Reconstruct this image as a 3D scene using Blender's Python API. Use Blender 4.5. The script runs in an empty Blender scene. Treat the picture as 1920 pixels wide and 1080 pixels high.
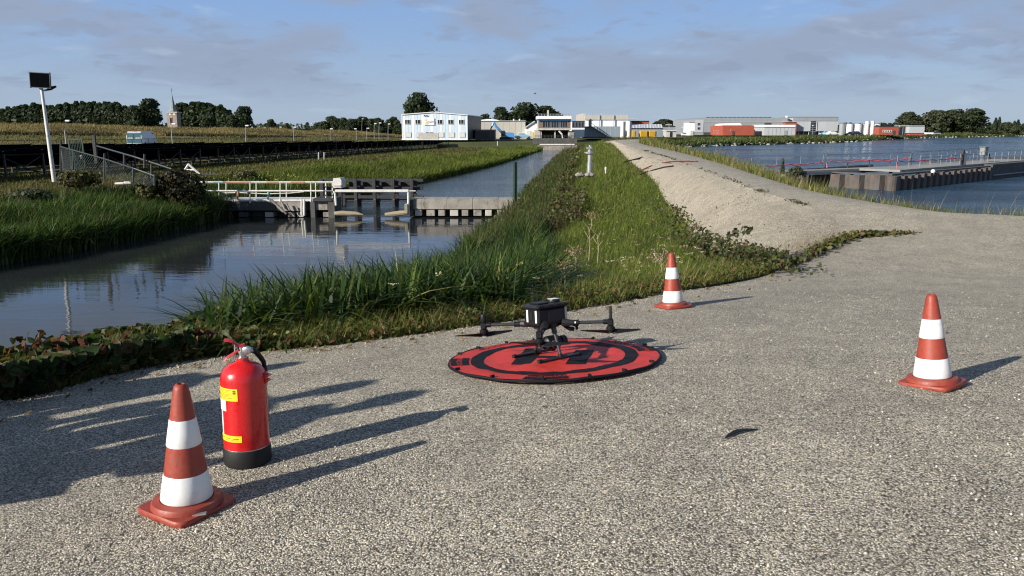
import bpy, bmesh, math, random
import numpy as np
from mathutils import Vector, Matrix, noise as mnoise
C = bpy.context.scene
COL = C.collection
R_ = math.radians
rng = np.random.default_rng(7); np.seterr(all="ignore")
random.seed(7)
# ------------------------------------------------------------------ camera, sky, sun, exposure
F, EYE = 1450.0, 1.45
PITCH = math.atan(300 / F)
cp, sp = math.cos(PITCH), math.sin(PITCH)
cam = bpy.data.objects.new('camera', bpy.data.cameras.new('camera')); COL.objects.link(cam)
cam.location = (0, 0, EYE); cam.rotation_euler = (math.pi / 2 - PITCH, 0, 0)
cam.data.sensor_width = 36; cam.data.lens = 36 * F / 1920
cam.data.clip_start = .05; cam.data.clip_end = 9000
C.camera = cam
C.cycles.filter_width = 1.15
SUN_EL, SUN_AZ = R_(25.0), R_(55.5)          # SUN_AZ: direction the shadows run, from +Y towards +X
sd = Vector((math.sin(SUN_AZ) * math.cos(SUN_EL), math.cos(SUN_AZ) * math.cos(SUN_EL), -math.sin(SUN_EL)))
sun = bpy.data.objects.new('sun', bpy.data.lights.new('sun', 'SUN')); COL.objects.link(sun)
sun.rotation_euler = sd.to_track_quat('-Z', 'Y').to_euler()
sun.data.energy = 5.0; sun.data.angle = R_(.53); sun.data.color = (1, .93, .82)
C.view_settings.view_transform = 'Standard'; C.view_settings.look = 'None'
C.view_settings.exposure = 0.56; C.view_settings.gamma = 1.0; C.view_settings.use_curve_mapping = False
W = bpy.data.worlds.new('World'); C.world = W; W.use_nodes = True
def sky_nodes():
    nt = W.node_tree; N = nt.nodes; L = nt.links; N.clear()
    def nd(t, **k):
        n = N.new(t)
        for a, b in k.items(): setattr(n, a, b)
        return n
    def mth(op, a, b=None, clamp=False):
        n = nd('ShaderNodeMath', operation=op, use_clamp=clamp)
        for i, x in enumerate((a, b)):
            if x is None: continue
            if isinstance(x, (int, float)): n.inputs[i].default_value = x
            else: L.new(x, n.inputs[i])
        return n.outputs[0]
    def mix(f, a, b):
        n = nd('ShaderNodeMix', data_type='RGBA')
        for i, x in ((0, f), (6, a), (7, b)):
            if isinstance(x, (int, float)): n.inputs[i].default_value = x
            elif isinstance(x, tuple): n.inputs[i].default_value = (*x, 1)
            else: L.new(x, n.inputs[i])
        return n.outputs[2]
    S = .05
    def lin(r, g, b): return tuple((x / 255) ** 2.2 / S / 2 ** C.view_settings.exposure for x in (r, g, b))
    sky = nd('ShaderNodeTexSky', sky_type='NISHITA', sun_disc=False, sun_elevation=SUN_EL, sun_rotation=SUN_AZ + math.pi,
             air_density=1.0, dust_density=.6, ozone_density=2.5)
    tc = nd('ShaderNodeTexCoord'); sx = nd('ShaderNodeSeparateXYZ'); L.new(tc.outputs['Generated'], sx.inputs[0])
    z = mth('MAXIMUM', sx.outputs[2], 0.0); zz = mth('ADD', z, .19)
    cb = nd('ShaderNodeCombineXYZ')
    L.new(mth('DIVIDE', sx.outputs[0], zz), cb.inputs[0]); L.new(mth('DIVIDE', sx.outputs[1], zz), cb.inputs[1])
    def nz(scale, off, det=6, rough=.55, dist=.3):
        v = nd('ShaderNodeVectorMath', operation='ADD'); L.new(cb.outputs[0], v.inputs[0]); v.inputs[1].default_value = off
        n = nd('ShaderNodeTexNoise'); L.new(v.outputs[0], n.inputs['Vector'])
        n.inputs['Scale'].default_value = scale; n.inputs['Detail'].default_value = det
        n.inputs['Roughness'].default_value = rough; n.inputs['Distortion'].default_value = dist
        return n.outputs[0]
    def ramp(x, a, b): 
        n = nd('ShaderNodeMapRange', interpolation_type='SMOOTHSTEP'); L.new(x, n.inputs[0])
        n.inputs[1].default_value = a; n.inputs[2].default_value = b
        return n.outputs[0]
    # the clear part of the sky keeps the physical sky in it, pulled to the photograph's clean blue
    clear = mix(.85, sky.outputs[0], mix(ramp(z, .0, .17), lin(170, 190, 213), lin(140, 176, 228)))
    clear = mix(ramp(z, .2, .8), clear, sky.outputs[0])
    c1 = mth('MULTIPLY', ramp(nz(1.3, (3.1, 7.4, 0)), .40, .60), mth('MULTIPLY', ramp(z, .015, .07), ramp(z, .75, .25)))
    col = mix(mth('MULTIPLY', c1, .92), clear, lin(152, 166, 191))
    c2 = mth('MULTIPLY', ramp(nz(3.0, (1.2, 2.2, 4)), .58, .75), .35)
    col = mix(c2, col, lin(188, 206, 228))
    c3 = mth('MULTIPLY', ramp(nz(4.2, (8.2, 5.2, 1), 7), .54, .66), .6)
    c3 = mth('MULTIPLY', c3, ramp(z, .02, .06))
    col = mix(c3, col, lin(145, 159, 184))
    bg = nd('ShaderNodeBackground'); bg.inputs[1].default_value = S; L.new(col, bg.inputs[0])
    out = nd('ShaderNodeOutputWorld'); L.new(bg.outputs[0], out.inputs[0])
sky_nodes()
# ------------------------------------------------------------------ pixel -> place helpers (photo pixels, 1920x1080)
def ray(u, v):
    x = (u - 960) / F; y = (540 - v) / F
    return Vector((x, cp + y * sp, -sp + y * cp))
def pz(u, v, z):
    d = ray(u, v); t = (z - EYE) / d.z
    return Vector((d.x * t, d.y * t, z))
def P(u, v, D):
    d = ray(u, v); t = D / d.y
    return Vector((d.x * t, D, EYE + d.z * t))
TY = [-60, 0, 2.15, 3, 4, 4.75, 7, 8.5, 10, 12, 14, 17, 20, 900]
TZ = [.1, .125, .135, .121, .067, 0, -.234, -.36, -.40, -.36, -.2, -.05, 0, 0]
_ty = np.arange(-62, 62, .1); _tz = np.interp(_ty, TY, TZ); _k = np.exp(-(np.arange(-15, 16) * .1 / .55) ** 2); _tz = np.convolve(np.pad(_tz, 15, 'edge'), _k / _k.sum(), 'valid')
TY, TZ = list(_ty) + [900], list(_tz) + [0]
def plat(x, y):
    f = 1 - min(1, max(0, (y - 8) / 3))
    return float(np.interp(y, TY, TZ)) + f * .05 * (min(max(x, -4.5), 1.6) - .27)
def hit(u, v):
    d = ray(u, v); t = .5
    while t < 400:
        p = d * t
        if EYE + p.z < plat(p.x, p.y):
            a, b = t / 1.01 - .01, t
            for _ in range(30):
                m = (a + b) / 2; q = d * m
                if EYE + q.z < plat(q.x, q.y): b = m
                else: a = m
            q = d * b
            return Vector((q.x, q.y, EYE + q.z))
        t = t * 1.005 + .01
    return pz(u, v, 0)
# ------------------------------------------------------------------ materials
MATS = {}
def newmat(name):
    m = bpy.data.materials.new(name); m.use_nodes = True
    nt = m.node_tree; nt.nodes.clear()
    return m, nt
class NT:
    def __init__(s, nt): s.nt = nt; s.N = nt.nodes; s.L = nt.links
    def nd(s, t, **k):
        n = s.N.new(t)
        for a, b in k.items(): setattr(n, a, b)
        return n
    def set(s, n, i, x):
        if x is None: return
        if isinstance(x, (int, float)): n.inputs[i].default_value = x
        elif isinstance(x, tuple): n.inputs[i].default_value = x if len(x) == len(n.inputs[i].default_value) else (*x, 1)
        else: s.L.new(x, n.inputs[i])
    def mth(s, op, a, b=None, clamp=False):
        n = s.nd('ShaderNodeMath', operation=op, use_clamp=clamp); s.set(n, 0, a); s.set(n, 1, b); return n.outputs[0]
    def mix(s, f, a, b, bt='MIX'):
        n = s.nd('ShaderNodeMix', data_type='RGBA', blend_type=bt); s.set(n, 0, f); s.set(n, 6, a); s.set(n, 7, b); return n.outputs[2]
    def noise(s, vec, scale, det=4, rough=.55, dist=0):
        n = s.nd('ShaderNodeTexNoise'); s.L.new(vec, n.inputs['Vector'])
        n.inputs['Scale'].default_value = scale; n.inputs['Detail'].default_value = det
        n.inputs['Roughness'].default_value = rough; n.inputs['Distortion'].default_value = dist
        return n.outputs[0]
    def ramp(s, x, a, b, lo=0., hi=1.):
        n = s.nd('ShaderNodeMapRange', interpolation_type='SMOOTHSTEP'); s.set(n, 0, x)
        for i, q in ((1, a), (2, b), (3, lo), (4, hi)): n.inputs[i].default_value = q
        return n.outputs[0]
    def scale(s, vec, sc):
        n = s.nd('ShaderNodeMapping'); s.L.new(vec, n.inputs[0]); n.inputs['Scale'].default_value = sc; return n.outputs[0]
    def bump(s, h, strength, dist, normal=None):
        n = s.nd('ShaderNodeBump'); s.set(n, 'Height', h); n.inputs['Strength'].default_value = strength
        n.inputs['Distance'].default_value = dist
        if normal is not None: s.L.new(normal, n.inputs['Normal'])
        return n.outputs[0]
    def pr(s, col, rough=.6, metal=0., normal=None, **k):
        n = s.nd('ShaderNodeBsdfPrincipled'); s.set(n, 'Base Color', col); s.set(n, 'Roughness', rough); s.set(n, 'Metallic', metal)
        if normal is not None: s.L.new(normal, n.inputs['Normal'])
        for a, b in k.items(): s.set(n, a, b)
        return n.outputs[0]
    def out(s, sh):
        o = s.nd('ShaderNodeOutputMaterial'); s.L.new(sh, o.inputs[0])
    def obj(s): return s.nd('ShaderNodeTexCoord').outputs['Object']
    def pos(s): return s.nd('ShaderNodeNewGeometry').outputs['Position']
def mat(name, c, var=.18, scale=6., rough=.6, metal=0., bump=.0, bscale=60., bdist=.003, stretch=(1, 1, 1), dirt=None, dirt_amt=.35, coat=0., spec=.5):
    """a plain surface with uneven colour, gloss and relief"""
    if name in MATS: return MATS[name]
    m, nt = newmat(name); t = NT(nt)
    v = t.scale(t.obj(), stretch)
    n1 = t.noise(v, scale, 5, .6); n2 = t.noise(v, scale * 7, 4, .6)
    k = t.mth('ADD', t.mth('MULTIPLY', n1, .65), t.mth('MULTIPLY', n2, .35))
    lo = tuple(x * (1 - var) for x in c); hi = tuple(min(.95, x * (1 + var)) for x in c)
    col = t.mix(t.ramp(k, .3, .7), lo, hi)
    if dirt: col = t.mix(t.mth('MULTIPLY', t.ramp(t.noise(v, scale * 1.7, 6, .65), .5, .72), dirt_amt), col, dirt)
    nb = t.bump(t.noise(v, bscale, 4), bump, bdist) if bump else None
    kw = {'Specular IOR Level': spec}
    if coat: kw['Coat Weight'] = coat
    t.out(t.pr(col, t.ramp(n2, .3, .7, max(.03, rough - .08), min(1, rough + .1)), metal, nb, **kw))
    MATS[name] = m
    return m
def foliage_mat(name='foliage', trans=.36, rough=.55):
    if name in MATS: return MATS[name]
    m, nt = newmat(name); t = NT(nt)
    at = t.nd('ShaderNodeAttribute', attribute_name='col')
    n = t.noise(t.pos(), 1.3, 3)
    col = t.mix(1.0, at.outputs['Color'], t.mix(t.ramp(n, .3, .7), (.8, .82, .8, 1), (1.15, 1.12, 1.05, 1)), 'MULTIPLY')
    p = t.pr(col, rough, **{'Specular IOR Level': .25})
    tr = t.nd('ShaderNodeBsdfTranslucent'); t.L.new(t.mix(1.0, col, (1.3, 1.35, .6, 1), 'MULTIPLY'), tr.inputs[0])
    ms = t.nd('ShaderNodeMixShader'); ms.inputs[0].default_value = trans
    t.L.new(p, ms.inputs[1]); t.L.new(tr.outputs[0], ms.inputs[2]); t.out(ms.outputs[0])
    MATS[name] = m
    return m
def gravel_mat(name, dark, mid, light, cells=105., stain=.5, bump=.9):
    m, nt = newmat(name); t = NT(nt)
    p = t.pos()
    wob = t.nd('ShaderNodeVectorMath', operation='ADD'); t.L.new(p, wob.inputs[0])
    nv = t.nd('ShaderNodeTexNoise'); t.L.new(p, nv.inputs['Vector']); nv.inputs['Scale'].default_value = 60
    sc = t.nd('ShaderNodeVectorMath', operation='SCALE'); t.L.new(nv.outputs['Color'], sc.inputs[0]); sc.inputs['Scale'].default_value = .012
    t.L.new(sc.outputs[0], wob.inputs[1])
    def vor(s):
        v = t.nd('ShaderNodeTexVoronoi'); t.L.new(wob.outputs[0], v.inputs['Vector']); v.inputs['Scale'].default_value = s
        return v
    v1 = vor(cells); v2 = vor(cells * 2.3)
    sx = t.nd('ShaderNodeSeparateColor'); t.L.new(v1.outputs['Color'], sx.inputs[0])
    rnd = sx.outputs[0]; rnd2 = sx.outputs[1]
    col = t.mix(t.ramp(rnd, .0, .35), dark, mid); col = t.mix(t.ramp(rnd, .5, 1.), col, light)
    col = t.mix(t.mth('MULTIPLY', t.ramp(rnd2, .8, .95), .5), col, (.42, .33, .22))
    gap = t.ramp(v1.outputs['Distance'], .42, .75)           # bitumen between the chips
    col = t.mix(t.mth('MULTIPLY', gap, .8), col, tuple(x * .45 for x in dark))
    # wear: long uneven darker bands where bitumen shows, paler dusty patches
    st = t.noise(t.scale(p, (.25, .8, 1)), .9, 6, .6, .8)
    st2 = t.noise(t.scale(p, (.9, 1.3, 1)), 1.1, 5, .6)
    k = t.mth('MULTIPLY', t.mth('ADD', t.ramp(st, .42, .66), t.mth('MULTIPLY', t.ramp(st2, .5, .75), .5)), stain, True)
    col = t.mix(k, col, t.mix(.5, tuple(x * .9 for x in dark), tuple(x * .45 for x in mid)))
    mo = t.noise(p, 2.6, 9, .72, .3); col = t.mix(1., col, t.mix(t.ramp(mo, .3, .7), (.83, .83, .84, 1), (1.13, 1.12, 1.10, 1)), 'MULTIPLY')
    h = t.mth('ADD', t.mth('SUBTRACT', 1., v1.outputs['Distance']), t.mth('MULTIPLY', t.mth('SUBTRACT', 1., v2.outputs['Distance']), .3))
    h = t.mth('ADD', h, t.mth('MULTIPLY', rnd2, .5))
    b = t.bump(h, bump, .006)
    b = t.bump(t.noise(p, 2.2, 7, .65), .4, .06, b)
    t.out(t.pr(col, .75, 0., b, **{'Specular IOR Level': .3}))
    MATS[name] = m
    return m
def soil_mat(name, cols, scale=1.2):
    m, nt = newmat(name); t = NT(nt); p = t.pos()
    n = t.noise(p, scale, 8, .65, .4); n2 = t.noise(p, scale * 9, 5, .7)
    col = t.mix(t.ramp(n, .35, .62), cols[0], cols[1]); col = t.mix(t.ramp(n2, .5, .75), col, cols[2])
    t.out(t.pr(col, .9, 0., t.bump(t.noise(p, 14, 6, .7), .8, .08), **{'Specular IOR Level': .15}))
    MATS[name] = m
    return m
def water_mat(name, base, rip, amp, rough=.05):
    m, nt = newmat(name); t = NT(nt); p = t.pos()
    b = None
    for sx_, sy_, sc, s, d in rip:
        b = t.bump(t.noise(t.scale(p, (sx_, sy_, 1)), sc, 4, .6, .3), s, d * amp, b)
    n = t.noise(t.scale(p, (.3, 1, 1)), .12, 4, .6)
    col = t.mix(t.ramp(n, .35, .65), tuple(x * .75 for x in base), tuple(x * 1.25 for x in base))
    wp = t.ramp(t.noise(t.scale(p, (.12, 1, 1)), .07, 5, .6), .38, .62, rough * .55, rough * 1.5)
    t.out(t.pr(col, wp, 0., b, IOR=1.333))
    MATS[name] = m
    return m
FOL = foliage_mat()
M = {
 'red_plastic': mat('red_plastic', (.27, .040, .022), .2, 9, .5, bump=.25, bscale=90, dirt=(.16, .09, .07), dirt_amt=.4),
 'white_sleeve': mat('white_sleeve', (.74, .74, .73), .05, 6, .38, bump=.06, bscale=50, dirt=(.42, .39, .35), dirt_amt=.4),
 'red_paint': mat('red_paint', (.56, .012, .014), .06, 5, .28, coat=.4, dirt=(.35, .02, .02), dirt_amt=.3),
 'red_lever': mat('red_lever', (.45, .012, .015), .1, 12, .4),
 'black_rubber': mat('black_rubber', (.009, .009, .0095), .3, 14, .62, bump=.2, bscale=120, spec=.35),
 'black_plastic': mat('black_plastic', (.007, .0075, .009), .25, 25, .45, bump=.15, bscale=300, bdist=.001, spec=.35),
 'dark_grey_plastic': mat('dark_grey_plastic', (.017, .018, .021), .25, 25, .5, bump=.15, bscale=300, bdist=.001, spec=.4),
 'carbon': mat('carbon', (.07, .07, .073), .3, 60, .22, .5, stretch=(1, 6, 6)),
 'bare_metal': mat('bare_metal', (.5, .5, .5), .15, 30, .35, 1.),
 'yellow_print': mat('yellow_print', (.82, .60, .02), .06, 20, .45),
 'white_print': mat('white_print', (.75, .75, .74), .05, 20, .45),
 'dark_print': mat('dark_print', (.05, .04, .03), .2, 20, .5),
 'red_cloth': mat('red_cloth', (.50, .030, .020), .14, 14, .6, bump=.3, bscale=420, bdist=.0008, dirt=(.36, .05, .035), dirt_amt=.35),
 'black_cloth': mat('black_cloth', (.007, .007, .010), .3, 14, .7, bump=.3, bscale=420, bdist=.0008, spec=.2),
 'white_steel': mat('white_steel', (.64, .63, .60), .1, 4, .5, dirt=(.28, .24, .19), dirt_amt=.65),
 'galv': mat('galv', (.42, .43, .44), .15, 6, .42, .7, dirt=(.2, .19, .18)),
 'rail_grey': mat('rail_grey', (.16, .18, .21), .2, 5, .5, .3, dirt=(.12, .08, .05)),
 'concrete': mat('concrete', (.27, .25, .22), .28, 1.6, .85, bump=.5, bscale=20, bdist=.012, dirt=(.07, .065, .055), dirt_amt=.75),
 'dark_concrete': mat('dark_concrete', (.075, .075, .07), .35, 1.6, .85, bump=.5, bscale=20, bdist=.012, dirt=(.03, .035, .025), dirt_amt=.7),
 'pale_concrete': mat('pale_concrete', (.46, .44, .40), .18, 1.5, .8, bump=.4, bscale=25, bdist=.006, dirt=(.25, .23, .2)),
 'tarred_timber': mat('tarred_timber', (.030, .031, .033), .35, 3, .7, bump=.5, bscale=18, bdist=.01, dirt=(.07, .065, .06)),
 'rust_steel': mat('rust_steel', (.085, .075, .068), .4, 1.5, .75, .1, bump=.5, bscale=15, bdist=.01, dirt=(.16, .055, .035), dirt_amt=.6, stretch=(1, 1, .35)),
 'green_steel': mat('green_steel', (.025, .06, .04), .3, 4, .5, dirt=(.05, .05, .04)),
 'fence_steel': mat('fence_steel', (.03, .042, .042), .2, 4, .5, .2),
 'panel_back': mat('panel_back', (.0035, .004, .0055), .3, 2, .8, spec=.0),
 'cell_glass': mat('cell_glass', (.006, .008, .02), .3, 2, .15),
 'array_steel': mat('array_steel', (.055, .058, .06), .25, 4, .55, .4),
 'glass': mat('glass', (.02, .025, .032), .3, 1, .08),
 'pale_blue_clad': mat('pale_blue_clad', (.55, .66, .76), .06, 2, .5, stretch=(1, 1, .15), dirt=(.4, .48, .55)),
 'white_clad': mat('white_clad', (.74, .76, .78), .05, 2, .5, stretch=(1, 1, .15), dirt=(.5, .52, .54)),
 'beige_clad': mat('beige_clad', (.42, .40, .35), .07, 1.2, .6, stretch=(1, 1, .2), dirt=(.3, .28, .25)),
 'grey_clad': mat('grey_clad', (.27, .29, .31), .07, 1.0, .5, stretch=(1, 1, .2), dirt=(.2, .22, .24)),
 'light_grey_clad': mat('light_grey_clad', (.42, .44, .46), .07, 1.0, .5, stretch=(1, 1, .2), dirt=(.33, .34, .36)),
 'blue_grey_clad': mat('blue_grey_clad', (.22, .27, .31), .08, 1.0, .5, stretch=(1, 1, .2)),
 'dark_clad': mat('dark_clad', (.05, .055, .06), .2, 1.2, .55, stretch=(1, 1, .2)),
 'red_brick': mat('red_brick', (.32, .07, .04), .14, 1.0, .8, bump=.3, bscale=12, bdist=.01, dirt=(.24, .07, .045)),
 'tower_brick': mat('tower_brick', (.31, .245, .20), .2, 1.0, .85, dirt=(.3, .26, .2)),
 'spire_copper': mat('spire_copper', (.20, .24, .23), .2, .8, .6, dirt=(.1, .14, .13)),
 'brown_brick': mat('brown_brick', (.19, .12, .09), .2, 2, .85),
 'blue_paint': mat('blue_paint', (.08, .25, .52), .1, 3, .35),
 'light_blue_paint': mat('light_blue_paint', (.30, .52, .68), .08, 3, .3, coat=.4),
 'white_paint': mat('white_paint', (.75, .76, .76), .05, 3, .3, coat=.3),
 'dark_paint': mat('dark_paint', (.018, .02, .026), .2, 3, .25, coat=.4),
 'silver_paint': mat('silver_paint', (.50, .56, .62), .06, 3, .3, .1, coat=.3),
 'teal_paint': mat('teal_paint', (.06, .13, .16), .15, 3, .35),
 'yellow_paint': mat('yellow_paint', (.62, .38, .03), .08, 2, .5, dirt=(.4, .24, .03)),
 'red_tape': mat('red_tape', (.62, .12, .14), .15, 5, .6),
 'orange_tape': mat('orange_tape', (.60, .26, .13), .15, 5, .6),
 'turquoise': mat('turquoise', (.22, .5, .5), .15, 5, .6),
 'foam': mat('foam', (.30, .26, .17), .25, 3, .9, bump=.5, bscale=25, bdist=.02, dirt=(.2, .15, .09)),
 'bark': mat('bark', (.07, .055, .04), .3, 3, .9, bump=.5, bscale=20, bdist=.02),
 'stone': mat('stone', (.34, .32, .29), .3, 3, .9, bump=.5, bscale=20, bdist=.02),
 'roof_dark': mat('roof_dark', (.05, .052, .055), .2, 1, .7),
 'skin': mat('skin', (.45, .27, .19), .08, 20, .5),
 'jacket': mat('jacket', (.03, .04, .07), .2, 12, .8),
 'trousers': mat('trousers', (.05, .055, .07), .2, 12, .8),
 'hair': mat('hair', (.06, .04, .025), .3, 40, .7),
 'tyre': mat('tyre', (.015, .015, .015), .2, 20, .8),
 'pale_yellow_print': mat('pale_yellow_print', (.72, .64, .38), .06, 20, .5),
 'cabinet_grey': mat('cabinet_grey', (.20, .22, .21), .15, 6, .5, dirt=(.12, .12, .1)),
 'deck_concrete': mat('deck_concrete', (.24, .24, .23), .15, 1.2, .8, bump=.3, bscale=20, dirt=(.2, .2, .19)),
 'lamp_white': mat('lamp_white', (.78, .78, .76), .04, 8, .4),
}
GRAVEL = gravel_mat('grey_chip_gravel', (.10, .092, .076), (.47, .43, .345), (.88, .81, .66), 145., .2)
SHELL = gravel_mat('pale_shell_gravel', (.17, .15, .12), (.47, .42, .33), (.76, .69, .55), 80., .22, 1.)
SOIL = soil_mat('grassy_soil', ((.035, .05, .014), (.06, .065, .022), (.075, .06, .032)))
DRYSOIL = soil_mat('mown_field', ((.085, .085, .03), (.12, .095, .045), (.07, .085, .025)), .5)
FARSOIL = soil_mat('far_meadow', ((.05, .07, .02), (.08, .085, .03), (.10, .085, .04)), .08)
DIKESOIL = soil_mat('dry_dike_turf', ((.13, .11, .05), (.19, .145, .075), (.09, .10, .035)), .25)
# ------------------------------------------------------------------ object helpers
ORG = {}
def tag(o, label=None, cat=None, group=None, kind=None):
    if label: o['label'] = label
    if cat: o['category'] = cat
    if group: o['group'] = group
    if kind: o['kind'] = kind
    return o
def thing(name, label, cat, loc=(0, 0, 0), group=None, rot=None):
    o = bpy.data.objects.new(name, None); COL.objects.link(o); o.empty_display_size = .2
    o.location = loc
    if rot is not None: o.rotation_euler = rot
    ORG[o.name] = Vector(loc)
    return tag(o, label, cat, group)
def link(name, me, parent=None, loc=None, rot=None, sc=None):
    o = bpy.data.objects.new(name, me); COL.objects.link(o)
    if parent is not None: o.parent = parent; ORG[o.name] = ORG.get(parent.name, Vector())
    if loc is not None: o.location = loc
    if rot is not None: o.rotation_euler = rot
    if sc is not None: o.scale = sc if not isinstance(sc, (int, float)) else (sc, sc, sc)
    return o
def copy_tree(o, parent=None):
    c = o.copy(); COL.objects.link(c)
    c.parent = parent
    ORG[c.name] = ORG.get(o.name, Vector())
    for ch in o.children: copy_tree(ch, c)
    return c
class MB:
    """collects shapes (world or local coordinates) and links them as one mesh object"""
    def __init__(s): s.v = []; s.f = []
    def add(s, vs, fs):
        b = len(s.v); s.v += [tuple(x) for x in vs]; s.f += [tuple(i + b for i in f) for f in fs]; return s
    def box(s, c, size, rz=0., rx=0., ry=0.):
        x, y, z = size[0] / 2, size[1] / 2, size[2] / 2
        m = Matrix.Rotation(rz, 3, 'Z') @ Matrix.Rotation(ry, 3, 'Y') @ Matrix.Rotation(rx, 3, 'X'); c = Vector(c)
        vs = [c + m @ Vector((i * x, j * y, k * z)) for i in (-1, 1) for j in (-1, 1) for k in (-1, 1)]
        return s.add(vs, [(0, 1, 3, 2), (4, 6, 7, 5), (0, 4, 5, 1), (2, 3, 7, 6), (0, 2, 6, 4), (1, 5, 7, 3)])
    def box2(s, a, b):
        return s.box([(a[i] + b[i]) / 2 for i in range(3)], [abs(b[i] - a[i]) for i in range(3)])
    def bbox(s, c, size, bev, rz=0.):
        """box with chamfered vertical and horizontal edges"""
        x, y, z = size[0] / 2, size[1] / 2, size[2] / 2; b = bev; m = Matrix.Rotation(rz, 3, 'Z'); c = Vector(c)
        def ring(zz, k): 
            X, Y = x - k, y - k
            return [(X, -Y + b, zz), (X, Y - b, zz), (X - b, Y, zz), (-X + b, Y, zz), (-X, Y - b, zz), (-X, -Y + b, zz), (-X + b, -Y, zz), (X - b, -Y, zz)]
        rs = [ring(-z, b), ring(-z + b, 0), ring(z - b, 0), ring(z, b)]
        vs = [c + m @ Vector(p) for r in rs for p in r]; fs = []
        for i in range(3):
            for j in range(8): fs.append((i * 8 + j, i * 8 + (j + 1) % 8, i * 8 + 8 + (j + 1) % 8, i * 8 + 8 + j))
        fs += [tuple(range(7, -1, -1)), tuple(range(24, 32))]
        return s.add(vs, fs)
    def tube(s, a, b, r, r2=None, n=8, caps=True):
        a, b = Vector(a), Vector(b); r2 = r if r2 is None else r2; d = (b - a)
        if d.length < 1e-6: return s
        q = d.to_track_quat('Z', 'Y').to_matrix(); vs = []
        for p, rr in ((a, r), (b, r2)):
            vs += [p + q @ Vector((math.cos(i * 2 * math.pi / n) * rr, math.sin(i * 2 * math.pi / n) * rr, 0)) for i in range(n)]
        fs = [(i, (i + 1) % n, n + (i + 1) % n, n + i) for i in range(n)]
        if caps: fs += [tuple(range(n - 1, -1, -1)), tuple(range(n, 2 * n))]
        return s.add(vs, fs)
    def path(s, pts, r, n=6):
        pts = [Vector(p) for p in pts]; rs = r if isinstance(r, (list, tuple)) else [r] * len(pts); vs = []; fs = []
        up = Vector((0, 0, 1))
        for i, p in enumerate(pts):
            d = (pts[min(i + 1, len(pts) - 1)] - pts[max(i - 1, 0)]).normalized()
            x = d.cross(up) if abs(d.dot(up)) < .98 else d.cross(Vector((1, 0, 0))); x.normalize(); y = x.cross(d)
            vs += [p + (x * math.cos(k * 2 * math.pi / n) + y * math.sin(k * 2 * math.pi / n)) * rs[i] for k in range(n)]
        for i in range(len(pts) - 1):
            for k in range(n): fs.append((i * n + k, i * n + (k + 1) % n, i * n + n + (k + 1) % n, i * n + n + k))
        fs += [tuple(range(n - 1, -1, -1)), tuple(range(len(vs) - n, len(vs)))]
        return s.add(vs, fs)
    def lathe(s, prof, n=32, c=(0, 0, 0), m=None, close=True):
        c = Vector(c); vs = []; fs = []
        for r, z in prof:
            for k in range(n):
                p = Vector((r * math.cos(k * 2 * math.pi / n), r * math.sin(k * 2 * math.pi / n), z))
                vs.append(c + (m @ p if m else p))
        for i in range(len(prof) - 1):
            for k in range(n): fs.append((i * n + k, i * n + (k + 1) % n, i * n + n + (k + 1) % n, i * n + n + k))
        if close: fs += [tuple(range(n - 1, -1, -1)), tuple(range(len(vs) - n, len(vs)))]
        return s.add(vs, fs)
    def prism(s, poly, ext):
        """closed polygon of 3D points pushed along the vector ext"""
        n = len(poly); e = Vector(ext); vs = [Vector(p) for p in poly] + [Vector(p) + e for p in poly]
        return s.add(vs, [tuple(range(n - 1, -1, -1)), tuple(range(n, 2 * n))] + [(i, (i + 1) % n, n + (i + 1) % n, n + i) for i in range(n)])
    def quad(s, *p): return s.add(p, [tuple(range(len(p)))])
    def mesh(s, name, material, off=Vector(), smooth=False):
        me = bpy.data.meshes.new(name)
        me.from_pydata([tuple(Vector(p) - off) for p in s.v], [], s.f)
        if material: me.materials.append(material)
        bm = bmesh.new(); bm.from_mesh(me); bmesh.ops.recalc_face_normals(bm, faces=bm.faces); bm.to_mesh(me); bm.free()
        if smooth:
            me.shade_smooth()
            try: me.set_sharp_from_angle(angle=R_(40))
            except Exception: pass
        return me
    def build(s, name, material, parent=None, smooth=False, local=False):
        off = Vector() if (parent is None or local) else ORG.get(parent.name, Vector())
        return link(name, s.mesh(name, material, off, smooth), parent)
def solo(name, mb, material, label, cat, group=None, smooth=False):
    """a thing that is one mesh: origin at its base"""
    a = np.array([tuple(v) for v in mb.v]); o0 = Vector((float(a[:, 0].mean()), float(a[:, 1].mean()), float(a[:, 2].min())))
    o = link(name, mb.mesh(name, material, o0, smooth)); o.location = o0
    return tag(o, label, cat, group)
def np_mesh(name, verts, faces, cols=None, material=None):
    """mesh from numpy arrays: faces (n,3) or (n,4)"""
    me = bpy.data.meshes.new(name); nv = len(verts); nf, k = faces.shape
    me.vertices.add(nv); me.vertices.foreach_set('co', np.ascontiguousarray(verts, np.float32).ravel())
    me.loops.add(nf * k); me.loops.foreach_set('vertex_index', np.ascontiguousarray(faces, np.int32).ravel())
    me.polygons.add(nf); me.polygons.foreach_set('loop_start', np.arange(0, nf * k, k, dtype=np.int32))
    me.update(calc_edges=True)
    if cols is not None:
        a = me.attributes.new('col', 'FLOAT_COLOR', 'POINT')
        a.data.foreach_set('color', np.ascontiguousarray(np.concatenate([cols, np.ones((nv, 1))], 1), np.float32).ravel())
    if material: me.materials.append(material)
    return me
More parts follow.
